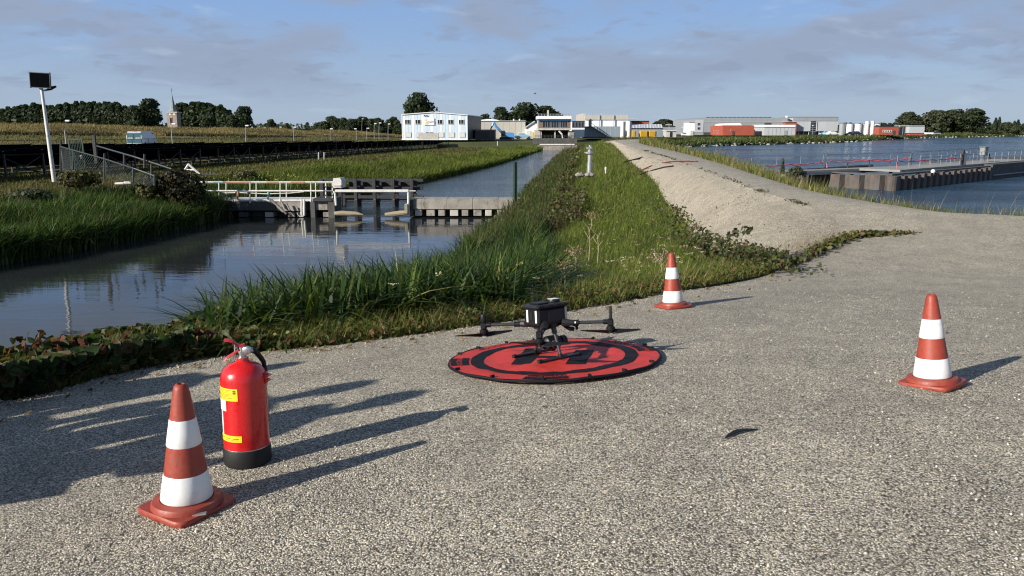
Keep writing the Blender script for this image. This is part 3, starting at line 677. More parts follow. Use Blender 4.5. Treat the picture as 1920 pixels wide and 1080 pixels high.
def build_right():
    p = scatter(G_lake, 34000, lambda x, y, z: np.where((y > 9) & (y < 120), 1., 0) * np.where(z > -1.3, 1., .15) / (np.maximum(y, 10) / 10) ** 1.25, (0, 5)); n = len(p); k = vnoise(p, .5, 2.)
    c = palette(n, GR + DRY, [.10, .16, .16, .14, .06, .12, .10, .08, .08]) * (1 + .2 * k[:, None])
    blades('lakeside_grass', p, (.14 + .24 * rng.random(n) ** 1.4) * (1 + .5 * k) * np.interp(p[:, 1], [9, 13, 15, 20, 26, 40], [.55, .75, .9, 1.05, 1.5, 1.9]), np.interp(p[:, 1], [9, 25, 100], [.009, .018, .08]), c, .45, 3, .8, (.3, .1))
    p = scatter(G_lake, 700, lambda x, y, z: np.where((y > 11) & (y < 60) & (z > -.9), 1., 0) / (np.maximum(y, 10) / 10) ** 1.3); n = len(p)
    blades('lakeside_stalks', p, .3 + .35 * rng.random(n), np.interp(p[:, 1], [9, 60], [.005, .025]), palette(n, DRY), .3, 3, .8)
    # far shore: rough grass, low scrub and stones at the water's edge
    f = np.array(FRONT[4:13], float)
    def shore(n, lo, hi):
        t = rng.random(n) ** 1.4 * (len(f) - 1); i = t.astype(int).clip(0, len(f) - 2); r = (t - i)[:, None]; q = f[i] * (1 - r) + f[i + 1] * r
        off = lo + (hi - lo) * rng.random(n); z = np.interp(off, [0, 3, 8, 25], [-3.45, -2.72, -2.03, -1.78]); return np.stack([q[:, 0], q[:, 1] + off, z], 1)
    p = shore(16000, 2.2, 22); n = len(p); k = vnoise(p, .06, 3.)
    blades('shore_grass', p, (.5 + .6 * rng.random(n)) * (1 + .7 * k), np.interp(p[:, 1], [170, 450], [.25, .6]), palette(n, [(.045, .075, .02), (.07, .10, .025), (.11, .12, .04), (.16, .14, .06)], [.3, .35, .22, .13]) * (1 + .4 * k[:, None]), .4, 2, .8)
    p = shore(2600, 1.0, 5); n = len(p)
    leaves('shore_scrub', p + np.array([0, 0, .25]), 1.0, palette(n, [(.03, .05, .018), (.045, .06, .02)]), .3)
    mb = MB()
    for x, y, z in shore(420, .6, 2.6):
        s = .25 + .5 * random.random(); mb.bbox((x, y, z + s * .2), (s * 1.5, s, s * .8), s * .25, random.random() * 3)
    tag(mb.build('shore_stones', M['stone']), kind='stuff')
    # dry tall grass on the sea dike, dark blades standing in for a shadow line at its berm
    p = scatter(G_dike, 60000, lambda x, y, z: np.where(x > -150, 1., 0), (9, 16)); n = len(p); k = vnoise(p, .09, 2.); k2 = vnoise(p, .5, 4.)
    blades('dike_grass', p, (.22 + .34 * rng.random(n)) * (1 + .7 * k2 + .6 * k), np.interp(p[:, 1], [100, 240], [.07, .2]), palette(n, [(.24, .185, .10), (.19, .15, .08), (.29, .23, .13), (.13, .115, .05), (.10, .11, .04)], [.3, .25, .2, .15, .1], .1) * (1 + .6 * k[:, None]), .5, 2, .8)
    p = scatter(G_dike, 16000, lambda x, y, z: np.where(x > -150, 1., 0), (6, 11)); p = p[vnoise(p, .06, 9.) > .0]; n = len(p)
    blades('berm_shade_blades', p, .22 + .3 * rng.random(n), .3, palette(n, [(.045, .042, .02), (.03, .032, .015)]), .2, 2, .8)
    p = scatter(G_dike, 30000, lambda x, y, z: np.where(x > -150, 1., 0), (0, 7)); n = len(p); k = vnoise(p, .07, 6.)
    blades('dike_foot_grass', p, .12 + .2 * rng.random(n), .14, palette(n, [(.10, .115, .035), (.14, .13, .05), (.085, .105, .03), (.19, .155, .08)], None, .08) * (1 + .35 * k[:, None]), .4, 2, .8)
build_right()
# ------------------------------------------------------------------ trees
def crown_mesh(name, h, w, base, n, lobes, cols, leaf, seed, shape='round'):
    """crown of leaf clumps spread over the surfaces of many lobes; h top height, base lowest leaf, w width"""
    r = np.random.default_rng(seed); pts = []; nrm = []; sh = []
    for i in range(lobes):
        t = (i + .5) / lobes if shape == 'column' else r.random() ** .8
        z = base + (h - base) * (.08 + .84 * t)
        if shape == 'column': rad = w / 2 * (.35 + .65 * math.sin(math.pi * min(1, (t * .9 + .12)))) ; rr = rad * .25 * r.random(); s = rad * .85
        else:
            env = math.sin(math.pi * (.15 + .8 * t)) ** .7; rr = w / 2 * .62 * env * math.sqrt(r.random()); s = w * (.17 + .13 * r.random()) * (1.15 - .4 * t)
        a = r.random() * 6.283; c = np.array([rr * math.cos(a), rr * math.sin(a), z]); m = n // lobes
        d = r.normal(size=(m, 3)); d /= np.linalg.norm(d, axis=1, keepdims=True)
        rad = s * (.62 + .42 * r.random((m, 1)) ** .5); sc = np.array([1, 1, .8 if shape != 'column' else 1.6])
        pts.append(c + d * rad * sc); nrm.append(d); sh.append(np.full(m, .82 + .36 * r.random()))
    p = np.concatenate(pts); d = np.concatenate(nrm); k = np.concatenate(sh); ok = (p[:, 2] > base * .8) & (p[:, 2] < h * 1.02); p, d, k = p[ok], d[ok], k[ok]
    m = len(p); d = d + r.normal(0, .55, (m, 3)); d /= np.linalg.norm(d, axis=1, keepdims=True)
    a = r.normal(size=(m, 3)); a -= d * (a * d).sum(1, keepdims=True); a /= np.linalg.norm(a, axis=1, keepdims=True); b = np.cross(d, a)
    s = leaf * (.6 + .8 * r.random((m, 1)))
    V = np.stack([p + (a * x + b * y) * s for x, y in ((-.5, -.25), (.1, -.55), (.6, .05), (-.1, .5))], 1)
    c = np.array(cols)[r.integers(0, len(cols), m)] * k[:, None] * (1 + .15 * r.normal(size=(m, 1))).clip(.6, 1.5)
    return np_mesh(name, V.reshape(-1, 3), np.arange(m * 4).reshape(-1, 4), np.repeat(c, 4, 0), FOL)
def trunk_mb(h, w, r, seed):
    q = random.Random(seed); mb = MB(); mb.path([(0, 0, -.3), (.1 * r, 0, h * .25), (.3 * r, .2 * r, h * .55), (0, 0, h * .85)], [r, r * .8, r * .5, r * .15], 7)
    for i in range(6):
        a = q.random() * 6.28; z = h * (.25 + .4 * q.random()); l = w * (.25 + .2 * q.random())
        mb.path([(0, 0, z), (math.cos(a) * l * .5, math.sin(a) * l * .5, z + l * .35), (math.cos(a) * l, math.sin(a) * l, z + l * .8)], [r * .4, r * .25, r * .08], 5)
    return mb
GREENS = {'dark': [(.034, .052, .026), (.044, .064, .030), (.026, .042, .022)], 'mid': [(.04, .057, .027), (.052, .068, .032), (.032, .046, .022)],
          'pale': [(.066, .082, .045), (.052, .068, .036), (.078, .092, .052)], 'olive': [(.062, .075, .028), (.05, .062, .024), (.04, .05, .02)]}
KINDS_T = {}
def tree_kind(k, h, w, base, n, lobes, tone, leaf, shape='round', r=.35):
    KINDS_T[k] = [(crown_mesh('crown', h, w, base, n, lobes, GREENS[tone], leaf, 11 + s + len(k), shape), trunk_mb(h, w, r, s).mesh('trunk', M['bark'], Vector(), True), h, w) for s in range(3)]
tree_kind('poplar', 14, 5, 1.0, 1700, 11, 'dark', .85, 'column', .3)
tree_kind('broad', 14, 13, 2.2, 4200, 26, 'dark', .75, 'round', .45)
tree_kind('mid', 12, 11, .8, 3600, 24, 'mid', .72, 'round', .4)
tree_kind('willow', 12, 12, .6, 4200, 26, 'pale', .7, 'round', .4)
tree_kind('olive', 12, 11, .8, 3000, 24, 'olive', .7, 'round', .4)
tree_kind('cypress', 10, 3, .5, 900, 8, 'dark', .6, 'column', .2)
tree_kind('bush', 5, 6, .1, 1500, 14, 'mid', .55, 'round', .15)
def tree(kind, u, vtop, D, wpx, label, group=None, name='tree', zb=-1.7, cat='tree', i=0):
    cr, tr, h, w = KINDS_T[kind][i % 3]; top = P(u, vtop, D); H = top.z - zb; Wm = wpx / F * D
    t = thing(name, label, cat, (top.x, D, zb), group); t.rotation_euler.z = random.random() * 6
    t.scale = (Wm / w * .93, Wm / w * .93, H / h)
    link('crown', cr, t); link('trunk', tr, t); return t
def far_trees():
    def top(u, pts): return float(np.interp(u, [p[0] for p in pts], [p[1] for p in pts]))
    prof = [(-40, 204), (20, 198), (60, 192), (100, 196), (150, 188), (215, 190), (245, 202)]
    for row in (0, 1):
        for i in range(21):
            u = -36 + i * 13.6 + random.uniform(-3, 3) + row * 7
            tree('poplar', u, top(u, prof) + random.uniform(-1, 5) + row * 1.0, 330 + row * 14, random.uniform(25, 34), 'dark green poplar packed among others in the wood left of the church', 'poplars in the wood left of the church', 'poplar_tree', i=i)
    prof = [(330, 191), (370, 190), (412, 196), (430, 206)]
    for row in (0, 1):
        for i in range(8):
            u = 334 + i * 12.6 + random.uniform(-3, 3) + row * 5
            tree('poplar', u, top(u, prof) + random.uniform(-1, 3), 352 + row * 12, random.uniform(23, 31), 'dark green poplar packed among others in the wood right of the church', 'poplars in the wood right of the church', 'poplar_tree', i=i)
    L = [('broad', 276, 187, 335, 66, 'broad round dark tree immediately left of the church tower'), ('broad', 252, 199, 328, 40, 'lower round tree between the poplar wood and the church'),
         ('mid', 388, 216, 320, 36, 'low bright green tree right of the church tower'), ('broad', 455, 201, 340, 50, 'broad dark tree ending the wood right of the church'),
         ('mid', 433, 215, 318, 38, 'low green tree in front of the wood, right of the church'), ('mid', 508, 224, 340, 26, 'lone small dark tree above the dike, right of the wood'), ('olive', 538, 231, 380, 18, 'tiny pale tree on the skyline over the dike'),
         ('broad', 788, 176, 262, 76, 'big dark tree rising behind the pale blue hall'),
         ('mid', 745, 226, 250, 24, 'green tree just left of the pale blue hall'),
         ('broad', 941, 202, 330, 50, 'dark round tree behind the beige warehouse, left of the tallest one'), ('broad', 982, 194, 335, 92, 'tallest round tree behind the beige warehouse'),
         ('mid', 911, 214, 335, 32, 'small tree peeping over the beige warehouse roof by the excavator'), ('broad', 1026, 200, 340, 68, 'dark tree directly behind the pumping station roof'),
         ('mid', 1246, 223, 380, 56, 'dark tree right of the light roofed shed'), ('mid', 1275, 226, 385, 62, 'dark tree beside the narrow white tower'),
         ('willow', 1706, 211, 445, 64, 'pale green willow leftmost of the row beyond the lake'), ('willow', 1756, 207, 440, 62, 'pale willow over the light grey clad building'),
         ('mid', 1794, 205.5, 446, 58, 'greener tree in the middle of the row beyond the lake'), ('mid', 1826, 204, 440, 66, 'largest dark tree at the right end of the row beyond the lake'),
         ('mid', 1728, 222, 450, 50, 'dark tree in the dip of the row beyond the lake'),
         ('cypress', 1868, 219, 520, 9, 'slim dark poplar, left one of a pair on the far right'), ('cypress', 1875, 218, 520, 8, 'slim dark poplar, right one of a pair on the far right'),
         ('cypress', 1903, 225, 540, 8, 'slim small poplar near the right edge of the picture'), ('cypress', 1910, 223, 540, 9, 'slim tall poplar near the right edge of the picture'),
         ('bush', 1838, 240, 436, 22, 'round dark bush under the big trees beyond the lake'), ('willow', 1890, 229, 455, 34, 'grey green willow shrub on the far shore'),
         ('willow', 1908, 236, 440, 30, 'drooping willow shrub overhanging the lake on the right'), ('mid', 1866, 232, 530, 22, 'dark low tree under the left pair of poplars'), ('mid', 1925, 232, 560, 26, 'dark tree cut by the right edge of the picture')]
    for i, (k, u, v, D, w, lab) in enumerate(L):
        tree(k, u, v, D, w, lab, None, 'bush' if k == 'bush' else ('poplar_tree' if k == 'cypress' else ('willow_tree' if k == 'willow' else 'broadleaf_tree')), zb=-2.0, cat='bush' if k == 'bush' else 'tree', i=i)
    for i in range(13):
        u = 598 + i * 11.8 + random.uniform(-3, 3)
        tree('mid', u, 219 + random.uniform(-1, 6) + (5 if i < 2 else 0), 300 + random.uniform(-8, 8), random.uniform(25, 38), 'small dark tree in the row left of the pale blue hall', 'tree row left of the pale blue hall', 'broadleaf_tree', i=i)
    for i in range(6):
        u = 1650 + i * 9.5
        tree('mid', u, 229 + random.uniform(0, 3), 520, 16, 'low dark tree in the distance behind the red brick block', 'distant low trees behind the red brick block', 'broadleaf_tree', i=i)
    mb = MB()
    p = np.stack([rng.uniform(-400, 700, 5000), rng.uniform(600, 900, 5000), -1.7 + 6.5 * rng.random(5000) ** 1.6], 1)
    leaves('far_hedgerows', p, 4.0, palette(5000, [(.04, .055, .03), (.055, .065, .035)]), .2)
far_trees()
# ------------------------------------------------------------------ buildings beyond the water
def fbox(mb, u0, u1, v0, v1, D, dep):
    """box whose front face fills the photo rectangle at distance D, dep metres deep"""
    v = (v0 + v1) / 2; a = P(u0, v, D); b = P(u1, v, D); mb.box2((a.x, D, P(u0, v1, D).z), (b.x, D + dep, P(u0, v0, D).z)); return mb
def fb(name, material, parent, u0, u1, v0, v1, D, dep): return fbox(MB(), u0, u1, v0, v1, D, dep).build(name, material, parent)
def base_of(u, v, D): p = P(u, v, D); return (p.x, D, p.z)
def window(parent, u0, u1, v0, v1, D, frame='white_steel', mull=1):
    f = MB(); fbox(f, u0 - .7, u1 + .7, v0 - .7, v0, D - .12, .12); fbox(f, u0 - .7, u1 + .7, v1, v1 + .7, D - .12, .12)
    fbox(f, u0 - .7, u0, v0, v1, D - .12, .12); fbox(f, u1, u1 + .7, v0, v1, D - .12, .12)
    for i in range(mull): u = u0 + (u1 - u0) * ((.42 if mull == 1 else (i + 1) / (mull + 1))); fbox(f, u - .35, u + .35, v0, v1, D - .1, .1)
    w = f.build('window', M[frame], parent); fb('pane', M['glass'], w, u0, u1, v0, v1, D - .06, .05); return w
def hall():
    D = 190; t = thing('hall', 'pale blue two storey hall with white sign and low pitched roof', 'building', base_of(820, 262, D))
    us = np.linspace(754, 876, 22)
    def top(u): return float(np.interp(u, [754, 812, 876], [214.0, 209.5, 215.0]))
    core = MB(); pts = [P(754.5, 262, D), P(875.5, 262, D), P(875.5, 216, D), P(812, 210.5, D), P(754.5, 215, D)]
    core.prism([(p.x, D + .12, p.z) for p in pts], (2.4, 26, 0)); core.build('wall', M['dark_clad'], t)
    for i in range(21):
        a, b = us[i] + .12, us[i + 1] - .12; q = [P(a, 260.5, D), P(b, 260.5, D), P(b, top(b) + 1, D), P(a, top(a) + 1, D)]
        MB().prism([(p.x, D, p.z) for p in q], (0, .12, 0)).build('panel', M['white_clad' if i % 3 == 0 else 'pale_blue_clad'], t)
    r = MB(); e = .3
    for s in ((753, 812.3), (811.7, 877)):
        q = [P(s[0], top(s[0]) + 1.4, D), P(s[1], top(s[1]) + 1.4, D), P(s[1], top(s[1]), D), P(s[0], top(s[0]), D)]
        r.prism([(p.x, D - .25, p.z) for p in q], (2.5, 26.6, 0))
    r.build('roof', M['white_clad'], t); fb('plinth', M['white_clad'], t, 753, 877, 260.5, 262.5, D - .1, .2)
    fb('corner_trim', M['white_clad'], t, 753.4, 755, 214, 261, D - .05, .15); fb('corner_trim', M['white_clad'], t, 875, 876.6, 215, 261, D - .05, .15)
    for u in (764, 783.5, 825, 845, 865): window(t, u - 4.4, u + 4.4, 224.8, 232.2, D)
    for u in (766, 786, 827, 847, 867):
        s = fb('shutter', M['white_steel'], t, u - 4.6, u + 4.6, 249, 257, D - .14, .14); f = MB()
        for a, b, c, d in ((u - 5.4, u + 5.4, 248.2, 248.9), (u - 5.4, u - 4.7, 249, 257.6), (u + 4.7, u + 5.4, 249, 257.6)): fbox(f, a, b, c, d, D - .1, .1)
        f.build('frame', M['light_grey_clad'], s)
    fb('camera_box', M['dark_paint'], t, 794.6, 796.6, 215.8, 217.6, D - .25, .25); fb('camera_box', M['dark_paint'], t, 798.8, 801.6, 216.2, 217.6, D - .25, .25)
    for a, b in ((798, 804), (806.5, 811.6)): fb('wall_lamp', M['dark_paint'], t, a, b, 248.2, 249.6, D - .3, .3)
    sg = thing('sign', 'white sign board with yellow emblem and grey lettering on the pale blue hall', 'sign', base_of(804.5, 234.5, D))
    fb('board', M['white_paint'], sg, 795, 814.3, 221.5, 234.5, D - .2, .1)
    c = P(808.5, 228.3, D); me = text_mesh('pwn', 1.05, M['galv']); link('lettering', me, sg, Vector((c.x, D - .22, c.z)) - sg.location, (math.pi / 2, 0, 0))
    mb = MB(); c = P(798.8, 228, D)
    for i, z in enumerate((.5, 0, -.5)): mb.lathe([(.3, 0), (.3, .02)], 14, (c.x + .18 * (i % 2), D - .21, c.z + z), Matrix.Rotation(math.pi / 2, 3, 'X'))
    mb.build('emblem', M['pale_yellow_print'], sg)
    sc = thing('screen_wall', 'grey board screen standing before the pale blue hall', 'screen', base_of(803, 262, D - 3))
    for i in range(9): fb('board', M['pale_concrete'], sc, 785 + i * 4.1, 788.95 + i * 4.1, 249.6 + .1 * (i % 2), 261.5, D - 3, .12)
    for u in (785, 804, 822): fb('post', M['galv'], sc, u - .4, u + .4, 249, 262, D - 2.86, .12)
hall()
def plain(name, label, u0, u1, v0, v1, D, dep, wall, roof=None, vr=1.2, cat='building'):
    t = thing(name, label, cat, base_of((u0 + u1) / 2, v1, D)); fb('wall', M[wall], t, u0, u1, v0 + (vr if roof else 0), v1, D, dep)
    if roof: fb('roof', M[roof], t, u0 - .5, u1 + .5, v0, v0 + vr, D - .3, dep + .6)
    return t
def buildings():
    t = plain('shed', 'low dark shed with flat roof beside the pale blue hall', 891, 928, 243, 262, 200, 14, 'dark_clad', 'roof_dark', 1.4)
    d = fb('door', M['roof_dark'], t, 908, 918, 248, 261, 199.9, .1); fb('handle', M['galv'], d, 916.4, 917, 254.5, 255.6, 199.8, .1)
    fb('gutter', M['galv'], t, 891, 928, 244.6, 245.2, 199.85, .15)
    t = plain('warehouse', 'long beige warehouse with curved roof light behind the blue excavator', 891, 985, 226, 260, 235, 30, 'beige_clad', 'light_grey_clad', 1.0)
    mb = MB(); q = [P(u, v, 236) for u, v in ((897, 226), (937, 226), (930, 224.2), (917, 223.2), (905, 224.2))]; mb.prism([(p.x, 236, p.z) for p in q], (0, 24, 0)); mb.build('roof_light', M['white_clad'], t)
    for u in (963, 974): fb('roof_vent', M['white_clad'], t, u - 1.2, u + 1.2, 223, 226, 240, 1.5)
    for i in range(8): fb('panel_joint', M['light_grey_clad'], t, 897 + i * 11.4, 897.35 + i * 11.4, 228, 259, 234.95, .06)
    for u in (973, 980.5): window(t, u - 2.8, u + 2.8, 249.8, 253.4, 235)
    # white gabled annexe left of the pumping station
    t = thing('annexe', 'white gabled annexe between warehouse and pumping station', 'building', base_of(997, 260, 222))
    mb = MB(); q = [P(u, v, 222) for u, v in ((986, 260), (1009, 260), (1009, 234), (1003, 229), (997, 232.5), (986, 240))]; mb.prism([(p.x, 222, p.z) for p in q], (0, 18, 0)); mb.build('wall', M['white_clad'], t)
    mb = MB()
    for a, b in (((985, 240.4), (997.3, 232)), ((997, 232.6), (1003.2, 228.2))):
        p, q = P(*a, 222), P(*b, 222); mb.prism([(p.x, 221.6, p.z), (q.x, 221.6, q.z), (q.x, 221.6, q.z + .25), (p.x, 221.6, p.z + .25)], (0, 18.8, 0))
    mb.build('roof', M['light_grey_clad'], t); fb('door', M['yellow_paint'], t, 998, 1004, 248, 259, 221.85, .15); fb('gate', M['white_steel'], t, 987, 995, 245.5, 259, 221.85, .15)
    # pumping station on columns over the canal head
    D = 190; t = thing('pumping_station', 'white and blue pumping station raised on columns over the canal head', 'building', base_of(1040, 259, D))
    fb('roof', M['white_clad'], t, 1007.5, 1071.5, 217.4, 223.2, D - .9, 12); fb('fascia', M['blue_paint'], t, 1009, 1070.5, 223.2, 226.0, D - .5, 11.4)
    fb('wall', M['light_grey_clad'], t, 1009.4, 1070, 226, 240.5, D + .15, 10.5)
    fb('pier', M['brown_brick'], t, 1009.4, 1017, 226, 240.5, D, .15); fb('pier', M['brown_brick'], t, 1064.5, 1070, 226, 240.5, D, .15)
    for a, b in ((1018, 1031), (1034, 1047.5), (1051, 1063.5)): window(t, a, b, 227.2, 239, D + .1, 'galv', 2)
    fb('floor_slab', M['pale_concrete'], t, 1008, 1071, 240.5, 243.8, D - .4, 11.5)
    for u in (1014.5, 1040.5, 1066.5): fb('column', M['pale_concrete'], t, u - 1.3, u + 1.3, 243.8, 259, D + .3, .5)
    fb('back_wall', M['roof_dark'], t, 1015, 1067, 243.8, 259, D + 7, .3); fb('wing_wall', M['beige_clad'], t, 1003, 1013, 243.8, 259, D + .2, 7); fb('wing_wall', M['concrete'], t, 1067.8, 1076, 246, 259, D + .2, 7)
    rl = MB(); y = D - .7
    for i in range(12): u = 1010 + i * 5.45; a = P(u, 217.4, y); b = P(u, 213.6, y); rl.tube(a, b, .04, n=5)
    for v in (213.6, 215.5): rl.tube(P(1010, v, y), P(1070, v, y), .035, n=5)
    rl.build('roof_railing', M['galv'], t); fb('roof_hatch', M['beige_clad'], t, 1026, 1029, 206.5, 217.4, D + 5, .9)
    cr = MB(); cr.tube(P(1048, 245.5, D - 1.5), P(1054, 252, D - 1.5), .22, n=8); cr.tube(P(1054, 252, D - 1.5), P(1055, 259, D - 1.5), .15, n=8); cr.build('screen_rake', M['white_steel'], t)
    # canal head: dark wall with white pipe and brickwork below
    D = 168; t = thing('culvert_wall', 'dark canal head wall with white pipe across under the pumping station', 'wall', base_of(1045, 280, D))
    fb('wall', M['dark_concrete'], t, 1000, 1082, 259.5, 270, D + .5, 4); fb('lower_wall', M['concrete'], t, 1008, 1082, 272.3, 284, D, 3); a, b = P(1012, 271.2, D), P(1077, 271.2, D); MB().tube(a, b, .16, n=10).build('pipe', M['white_steel'], t)
    rl = MB(); y = D + .6
    for i in range(13): u = 1003 + i * 6.2; rl.tube(P(u, 259.5, y), P(u, 253.5, y), .04, n=5)
    for v in (253.5, 256.5): rl.tube(P(1003, v, y), P(1078, v, y), .035, n=5)
    rl.build('railing', M['array_steel'], t)
    # glazed link and its white wall
    t = plain('link_building', 'glazed grey link between pumping station and white block', 1072, 1096, 226.5, 257, 205, 8, 'white_clad', 'roof_dark', 1.0)
    for i in range(4): window(t, 1073.2 + i * 5.7, 1077.6 + i * 5.7, 229, 238.5, 205, 'galv', 0)
    # large white and beige block
    D = 215; t = thing('process_block', 'large white and beige block with grey lower cladding and outside stair', 'building', base_of(1137, 258, D))
    fb('upper_wall', M['beige_clad'], t, 1097, 1177, 215.5, 224.5, D + .02, 26); fb('wall', M['white_clad'], t, 1097.4, 1177, 224.5, 258, D + .3, 25); fb('side_wall', M['beige_clad'], t, 1093.5, 1097, 212.5, 258, D + .5, 25)
    fb('lower_cladding', M['blue_grey_clad'], t, 1094, 1164, 237, 256.5, D - 4, 4.2); fb('plinth', M['dark_concrete'], t, 1094, 1164.4, 256.5, 259, D - 4.1, 4.2)
    for u in (1124.6, 1151.3): fb('downpipe', M['galv'], t, u - .6, u + .6, 216, 237, D - .25, .25)
    for i in range(8): fb('cladding_joint', M['light_grey_clad'], t, 1100 + i * 9, 1100.4 + i * 9, 238, 256, D - 4.05, .05)
    d = fb('door', M['dark_paint'], t, 1103.6, 1108.6, 225.5, 237, D + .2, .1); fb('door_lamp', M['dark_paint'], t, 1105.5, 1107.5, 222.6, 224, D - .2, .2)
    rl = MB(); y = D + .2
    for i in range(14): u = 1098 + i * 6; rl.tube(P(u, 215.5, y), P(u, 211.6, y), .05, n=5)
    rl.tube(P(1098, 212.6, y), P(1176, 212.6, y), .04, n=5); rl.build('roof_railing', M['light_grey_clad'], t)
    st = MB(); y = D - 5.2
    for k in range(13): p = P(1109 + k * 2.2, 237 + k * 1.62, y); st.box((p.x, y, p.z), (.36, 1.0, .06))
    for dy in (0, 1.0):
        st.path([P(1108, 236.5, y + dy - .5), P(1138, 258, y + dy - .5)], .07, 5); st.path([P(1108, 230.5, y + dy - .5), P(1138, 252, y + dy - .5)], .05, 5)
        for k in range(6): st.tube(P(1108 + k * 6, 230.5 + k * 4.3, y + dy - .5), P(1108 + k * 6, 236.5 + k * 4.3, y + dy - .5), .04, n=4)
    st.build('stair', M['array_steel'], t); pl = MB(); fbox(pl, 1101, 1109.5, 237, 237.8, D - 5.6, 1.5); pl.build('landing', M['array_steel'], t)
    for u, w, lab in ((1166.6, 3.4, 'left of two slim white silos beside the white block'), (1178.4, 3.0, 'right of two slim white silos beside the white block')):
        a = P(u, 257.5, 208); r = w / F * 208; h = P(u, 227, 208).z - a.z; s = thing('silo', lab, 'silo', tuple(a)); MB().lathe([(r, 0), (r, h * .96), (r * .8, h * .985), (r * .1, h)], 20, a).build('shell', M['white_paint'], s, True)
        ld = MB(); ld.box((a.x + r + .12, a.y - .3, a.z + h / 2), (.3, .1, h * .95)); ld.build('ladder', M['dark_clad'], s); MB().lathe([(r + .12, 0), (r + .12, .4)], 20, a).build('base_ring', M['pale_concrete'], s)
    t = plain('brick_hall', 'red brick hall with flat canopy roof behind the white block', 1178, 1217, 226.4, 246, 250, 16, 'red_brick', 'roof_dark', 1.0); fb('canopy', M['light_grey_clad'], t, 1176, 1195, 222, 224.2, 246, 6)
    t = thing('storage_shed', 'grey storage shed with pale ridged roof beside the yellow containers', 'building', base_of(1212, 257, 212)); fb('wall', M['blue_grey_clad'], t, 1183, 1243, 239.8, 257, 212, 14)
    mb = MB(); q = [P(1182, 240, 211.6), P(1243.6, 240, 211.6), P(1240, 232.8, 218), P(1184, 232.8, 218), P(1182, 240, 226), P(1243.6, 240, 226)]; mb.add(q, [(0, 1, 2, 3), (3, 2, 5, 4), (0, 3, 4), (1, 5, 2), (0, 4, 5, 1)]); r = mb.build('roof', M['light_grey_clad'], t)
    for i in range(12): a, b = P(1183 + i * 5.3, 239.9, 211.55), P(1184.6 + i * 5, 232.7, 217.9); MB().tube(a, b, .07, n=4).build('roof_rib', M['white_clad'], r)
    for i, (a, b, lab) in enumerate(((1185, 1192, 'narrow yellow container, first one beside the white silos'), (1201, 1215, 'yellow container in the middle before the storage shed'), (1217, 1231, 'yellow container nearest the cream hut'))):
        c = thing('container', lab, 'container', base_of((a + b) / 2, 256.5, 207)); fb('body', M['yellow_paint'], c, a, b, 245, 256.5, 207, 2.6)
        for k in range(int((b - a) // 2)): fb('rib', M['yellow_paint'], c, a + .6 + k * 2, a + 1.5 + k * 2, 246, 255.5, 206.9, .1)
        fb('door', M['dark_clad'], c, b - 1.6, b - .3, 246, 256, 206.88, .1)
    t = plain('grey_block', 'dark grey block behind the cream hut', 1240, 1266, 236, 256, 240, 12, 'grey_clad', 'roof_dark', .8); fb('door', M['dark_clad'], t, 1256, 1260, 248, 256, 239.9, .1)
    t = plain('hut', 'small cream hut with dark door near the lake', 1249, 1268, 244.6, 257, 206, 4, 'pale_concrete', 'white_clad', .9); fb('door', M['dark_paint'], t, 1256, 1260.5, 247.5, 257, 205.9, .1)
    t = thing('antenna_mast', 'thin mast with cross bar antennas above the cream hut', 'mast', base_of(1254.5, 246, 230)); MB().tube(P(1254.5, 246, 230), P(1254.5, 231, 230), .06, n=6).build('pole', M['galv'], t); fb('cross_bar', M['white_steel'], t, 1248, 1260, 233.4, 234.6, 230, .2)
    t = plain('cabinet', 'white electrical cabinet on the far grass beside the cream hut', 1279, 1287, 248.5, 253.5, 222, 1.5, 'white_clad', 'light_grey_clad', .7, 'cabinet')
    t = plain('tower_block', 'narrow white tower at the left end of the long grey hall', 1291.5, 1302.5, 228, 254, 262, 8, 'white_clad', 'light_grey_clad', .8)
    fb('tank', M['pale_concrete'], t, 1295, 1300, 245, 254, 261, .9)
    # the long grey hall
    D = 300; t = thing('long_hall', 'long grey clad hall with solar panels along its roof beyond the lake', 'building', base_of(1400, 253, D))
    mb = MB(); q = [P(u, v, D) for u, v in ((1302.5, 253), (1480, 253), (1480, 220.5), (1325, 220.5), (1310, 222), (1302.5, 224))]; mb.prism([(p.x, D, p.z) for p in q], (0, 40, 0)); mb.build('wall', M['grey_clad'], t)
    fb('band', M['light_grey_clad'], t, 1319, 1480, 228.6, 229.6, D - .15, .15); fb('cladding', M['light_grey_clad'], t, 1302.5, 1319, 224.4, 248, D - .1, .1)
    for i in range(15): fb('roof_panel', M['cell_glass'], t, 1325.5 + i * 8.2, 1331.3 + i * 8.2, 219.4, 220.6, D + 2, 1.2)
    for v in (231, 239): window(t, 1308.5, 1312, v, v + 3.4, D - .1, 'galv', 0)
    fb('undercroft', M['roof_dark'], t, 1319, 1332, 248, 253, D - .12, .12); fb('undercroft', M['roof_dark'], t, 1416, 1432, 246.5, 253, D - .12, .12); fb('louvre', M['dark_clad'], t, 1433.5, 1446, 229.6, 234.6, D - .12, .12)
    fb('stack', M['white_clad'], t, 1474.4, 1476.6, 217, 224, D + 4, 1); fb('roof_unit', M['dark_clad'], t, 1477.5, 1482, 222.6, 226.4, D - .5, 2)
    t = plain('red_link', 'red panel link block between the two grey halls', 1472.5, 1493.5, 228, 252, D - 3, 10, 'red_brick', 'light_grey_clad', .9)
    t = plain('grey_hall', 'tall grey hall with dark glazed entrance beside the silos', 1487, 1571, 218.8, 246, D - .5, 36, 'light_grey_clad', 'grey_clad', .7); fb('upper_band', M['grey_clad'], t, 1487, 1571, 219.5, 226.8, D - .65, .15)
    fb('glazed_base', M['glass'], t, 1495, 1570.5, 246, 252.5, D + 1, 20); 
